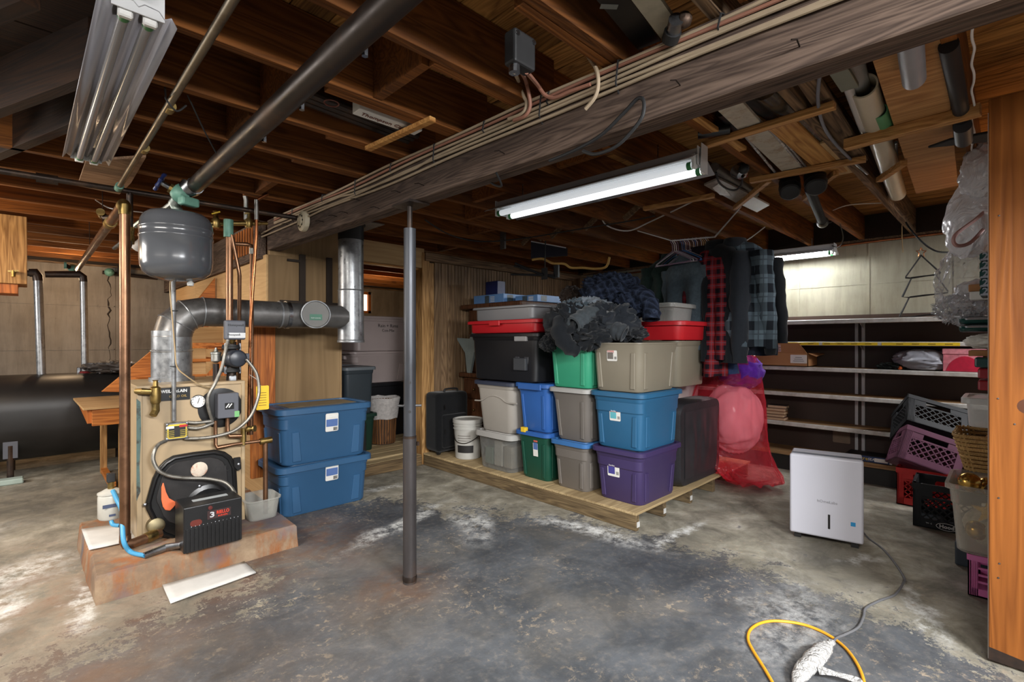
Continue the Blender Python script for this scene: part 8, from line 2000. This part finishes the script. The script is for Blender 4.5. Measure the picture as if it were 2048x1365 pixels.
for p0, p1 in (((3.96, 0.10, 1.087), (4.16, 0.115, 1.25)), ((3.96, -0.12, 1.087), (4.16, -0.105, 1.25)), ((3.96, -0.12, 1.235), (4.16, 0.115, 1.25)), ((3.96, -0.12, 1.087), (4.16, 0.115, 1.10)), ((4.15, -0.12, 1.087), (4.16, 0.115, 1.25))):
    MB().box(p0, p1).build('cubby_panel', plain('cubby_plum', srgb(140, 84, 104), 0.5), cub, smooth=0)
fl3 = thing('silk_flower', 'magenta and yellow silk flower inside the plum cubby', 'flower', (3.99, 0.06, 1.105))
for k in range(6):
    a = k * math.pi / 3; MB().ball((3.985 + 0.0, 0.06 + 0.022 * math.cos(a), 1.125 + 0.022 * math.sin(a)), 0.015, 8, 6).build('petal', plain('petal_magenta', srgb(190, 40, 130), 0.5), fl3)
MB().ball((3.97, 0.045, 1.15), 0.016, 8, 6).build('flower_heart', M_tape, fl3)
# five flat green packs marked 2, stacked
M_pk = plain('pack_green', srgb(28, 70, 66), 0.3, 0, 0.15, 12); M_pks = plain('pack_silver', srgb(176, 178, 184), 0.25, 0.5, 0.15, 20)
for k in range(5):
    z_ = 1.557 + k * 0.0425
    t = thing('ribbon_pack', ('lowest', 'second lowest', 'middle', 'second highest', 'highest')[k] + ' of the green packs marked 2 stacked by the timber panel', 'pack', (3.33, 0.02, z_), 0, 'green packs marked 2')
    MB().box((3.30, -0.20, z_ + 0.001), (3.52, 0.108, z_ + 0.040)).build('pack_body', M_pk, t, smooth=0, bevel=0.006)
    text('2', 0.044, Vector((3.2995, 0.088, z_ + 0.022)), -Y, Z, M_pks, t, bold=0.001)
    sticker('silver_band', Vector((3.2985, 0.085, z_ + 0.006)), -Y, Z, 0.04, 0.009, M_pks, t, 0.0006)
for k in range(2):
    z_ = 1.388 + k * 0.043
    t = thing('gift_wrap_pack', ('lower', 'upper')[k] + ' green and silver wrapped pack jutting from the shelving', 'pack', (3.7, 0.1, z_), 0, 'silver topped packs')
    m = MB().rings([rrect(3.78, 0.03, 0.26, 0.335, 0.03, z_ + 0.001), rrect(3.78, 0.03, 0.30, 0.345, 0.04, z_ + 0.012), rrect(3.78, 0.03, 0.29, 0.345, 0.04, z_ + 0.03), rrect(3.78, 0.03, 0.24, 0.30, 0.03, z_ + 0.040)])
    m.build('pack_body', M_pk, t, smooth=60)
    MB().rings([rrect(3.78, 0.03, 0.302, 0.33, 0.04, z_ + 0.022), rrect(3.78, 0.03, 0.296, 0.335, 0.04, z_ + 0.032), rrect(3.78, 0.03, 0.22, 0.28, 0.03, z_ + 0.0415)]).build('silver_wrap', M_pks, t, smooth=60)
o = crumple((3.62, 0.05, 1.335), 0.12, 0.13, 0.044, 4.4, 0.10, 1.8, flat=0.9).build_at('white_cloth', cloth('towel_white', srgb(214, 214, 206)), (3.62, 0.05, 1.335), smooth=80); tag(o, 'folded white cloth under the silver packs', 'cloth')
tag(MB().box((3.46, -0.2, 1.26), (3.78, 0.155, 1.289)).build_at('flat_carton', M_card, (3.6, 0, 1.26), smooth=0, bevel=0.002), 'flat carton under the folded white cloth', 'carton')
for k, (z_, mt, lab) in enumerate(((1.205, M_pk, 'small dark green tin jutting beside the pink box'), (1.150, plain('tin_red', srgb(150, 34, 44), 0.4), 'upper small red tin jutting below the green tin'), (1.09, plain('tin_red', srgb(150, 34, 44), 0.4), 'lower small red tin jutting below the green tin'))):
    tag(MB().box((3.40, -0.15, z_), (3.56, 0.118 + 0.012 * (k == 0), z_ + 0.05)).build_at('small_tin', mt, (3.48, 0, z_), smooth=0, bevel=0.008, seg=2), lab, 'tin')
for k, (p0, p1, mt, lab) in enumerate((((3.40, -0.1, 1.555), (3.56, 0.10, 1.556), M_card, ''),)):
    pass
tag(MB().box((3.56, -0.1, 1.557), (3.72, 0.155, 1.60)).build_at('small_carton', M_lab, (3.6, 0, 1.56), smooth=0, bevel=0.003), 'small white carton behind the green packs', 'carton')
tag(MB().box((3.58, -0.1, 1.602), (3.74, 0.160, 1.64)).build_at('small_carton', M_card, (3.6, 0, 1.6), smooth=0, bevel=0.003), 'small tan carton lying on the small white one', 'carton')
# bags slumping out of the upper shelves
M_bagc = film('clear_bag', (0.80, 0.81, 0.83), 0.20, 0.08, 0.9, 16); M_bagm = film('milky_bag', (0.78, 0.78, 0.80), 0.7, 0.25, 0.5, 10)
def bagm(label, px, py, d, sx, sy, sz, mat, seed, name='plastic_bag', amp=0.16, tilt=0.0, freq=2.2):
    c = pd(px, py, d)
    o = crumple((0, 0, 0), sx, sy, sz, seed, amp, freq).build(name, mat, None, smooth=80)
    o.location = c; o.rotation_euler = (0, tilt, -YAW); tag(o, label, 'bag'); return o
bagm('big white bedding bag with pink piping bulging from the top shelf', 1962, 420, 2.62, 0.115, 0.16, 0.26, M_bagm, 1.1, 'bedding_bag', 0.10, 0.30, 1.4)
pp_ = [(1975, 418, 2.52), (1950, 440, 2.5), (1915, 466, 2.48), (1907, 482, 2.48), (1916, 492, 2.48), (1940, 486, 2.48), (1966, 460, 2.5)]
o = MB().tube([pd(*p) for p in pp_], 0.009, 8, smooth=6).build_at('bag_piping', plain('piping_pink', srgb(176, 134, 128), 0.5), pd(*pp_[3]))
o['label'] = 'pink piped edge of the big white bedding bag'; o['category'] = 'piping'
bagm('small white bag tucked above the bedding bag', 1968, 345, 2.55, 0.07, 0.12, 0.15, M_bagm, 2.2, 'plastic_bag', 0.14)
bagm('clear crinkled bag hanging under the bedding bag', 1935, 560, 2.75, 0.11, 0.14, 0.24, M_bagc, 3.4, 'plastic_bag', 0.20, 0.25, 2.8)
bagm('clear bubble-wrap bag resting above the shelf edge', 1918, 618, 2.9, 0.10, 0.12, 0.075, M_bagc, 4.6, 'bubble_wrap', 0.30, 0.0, 5)
bb_ = bagm('milky bag with blue print behind the clear ones', 1950, 600, 3.0, 0.10, 0.12, 0.12, M_bagm, 5.5, 'printed_bag', 0.14)
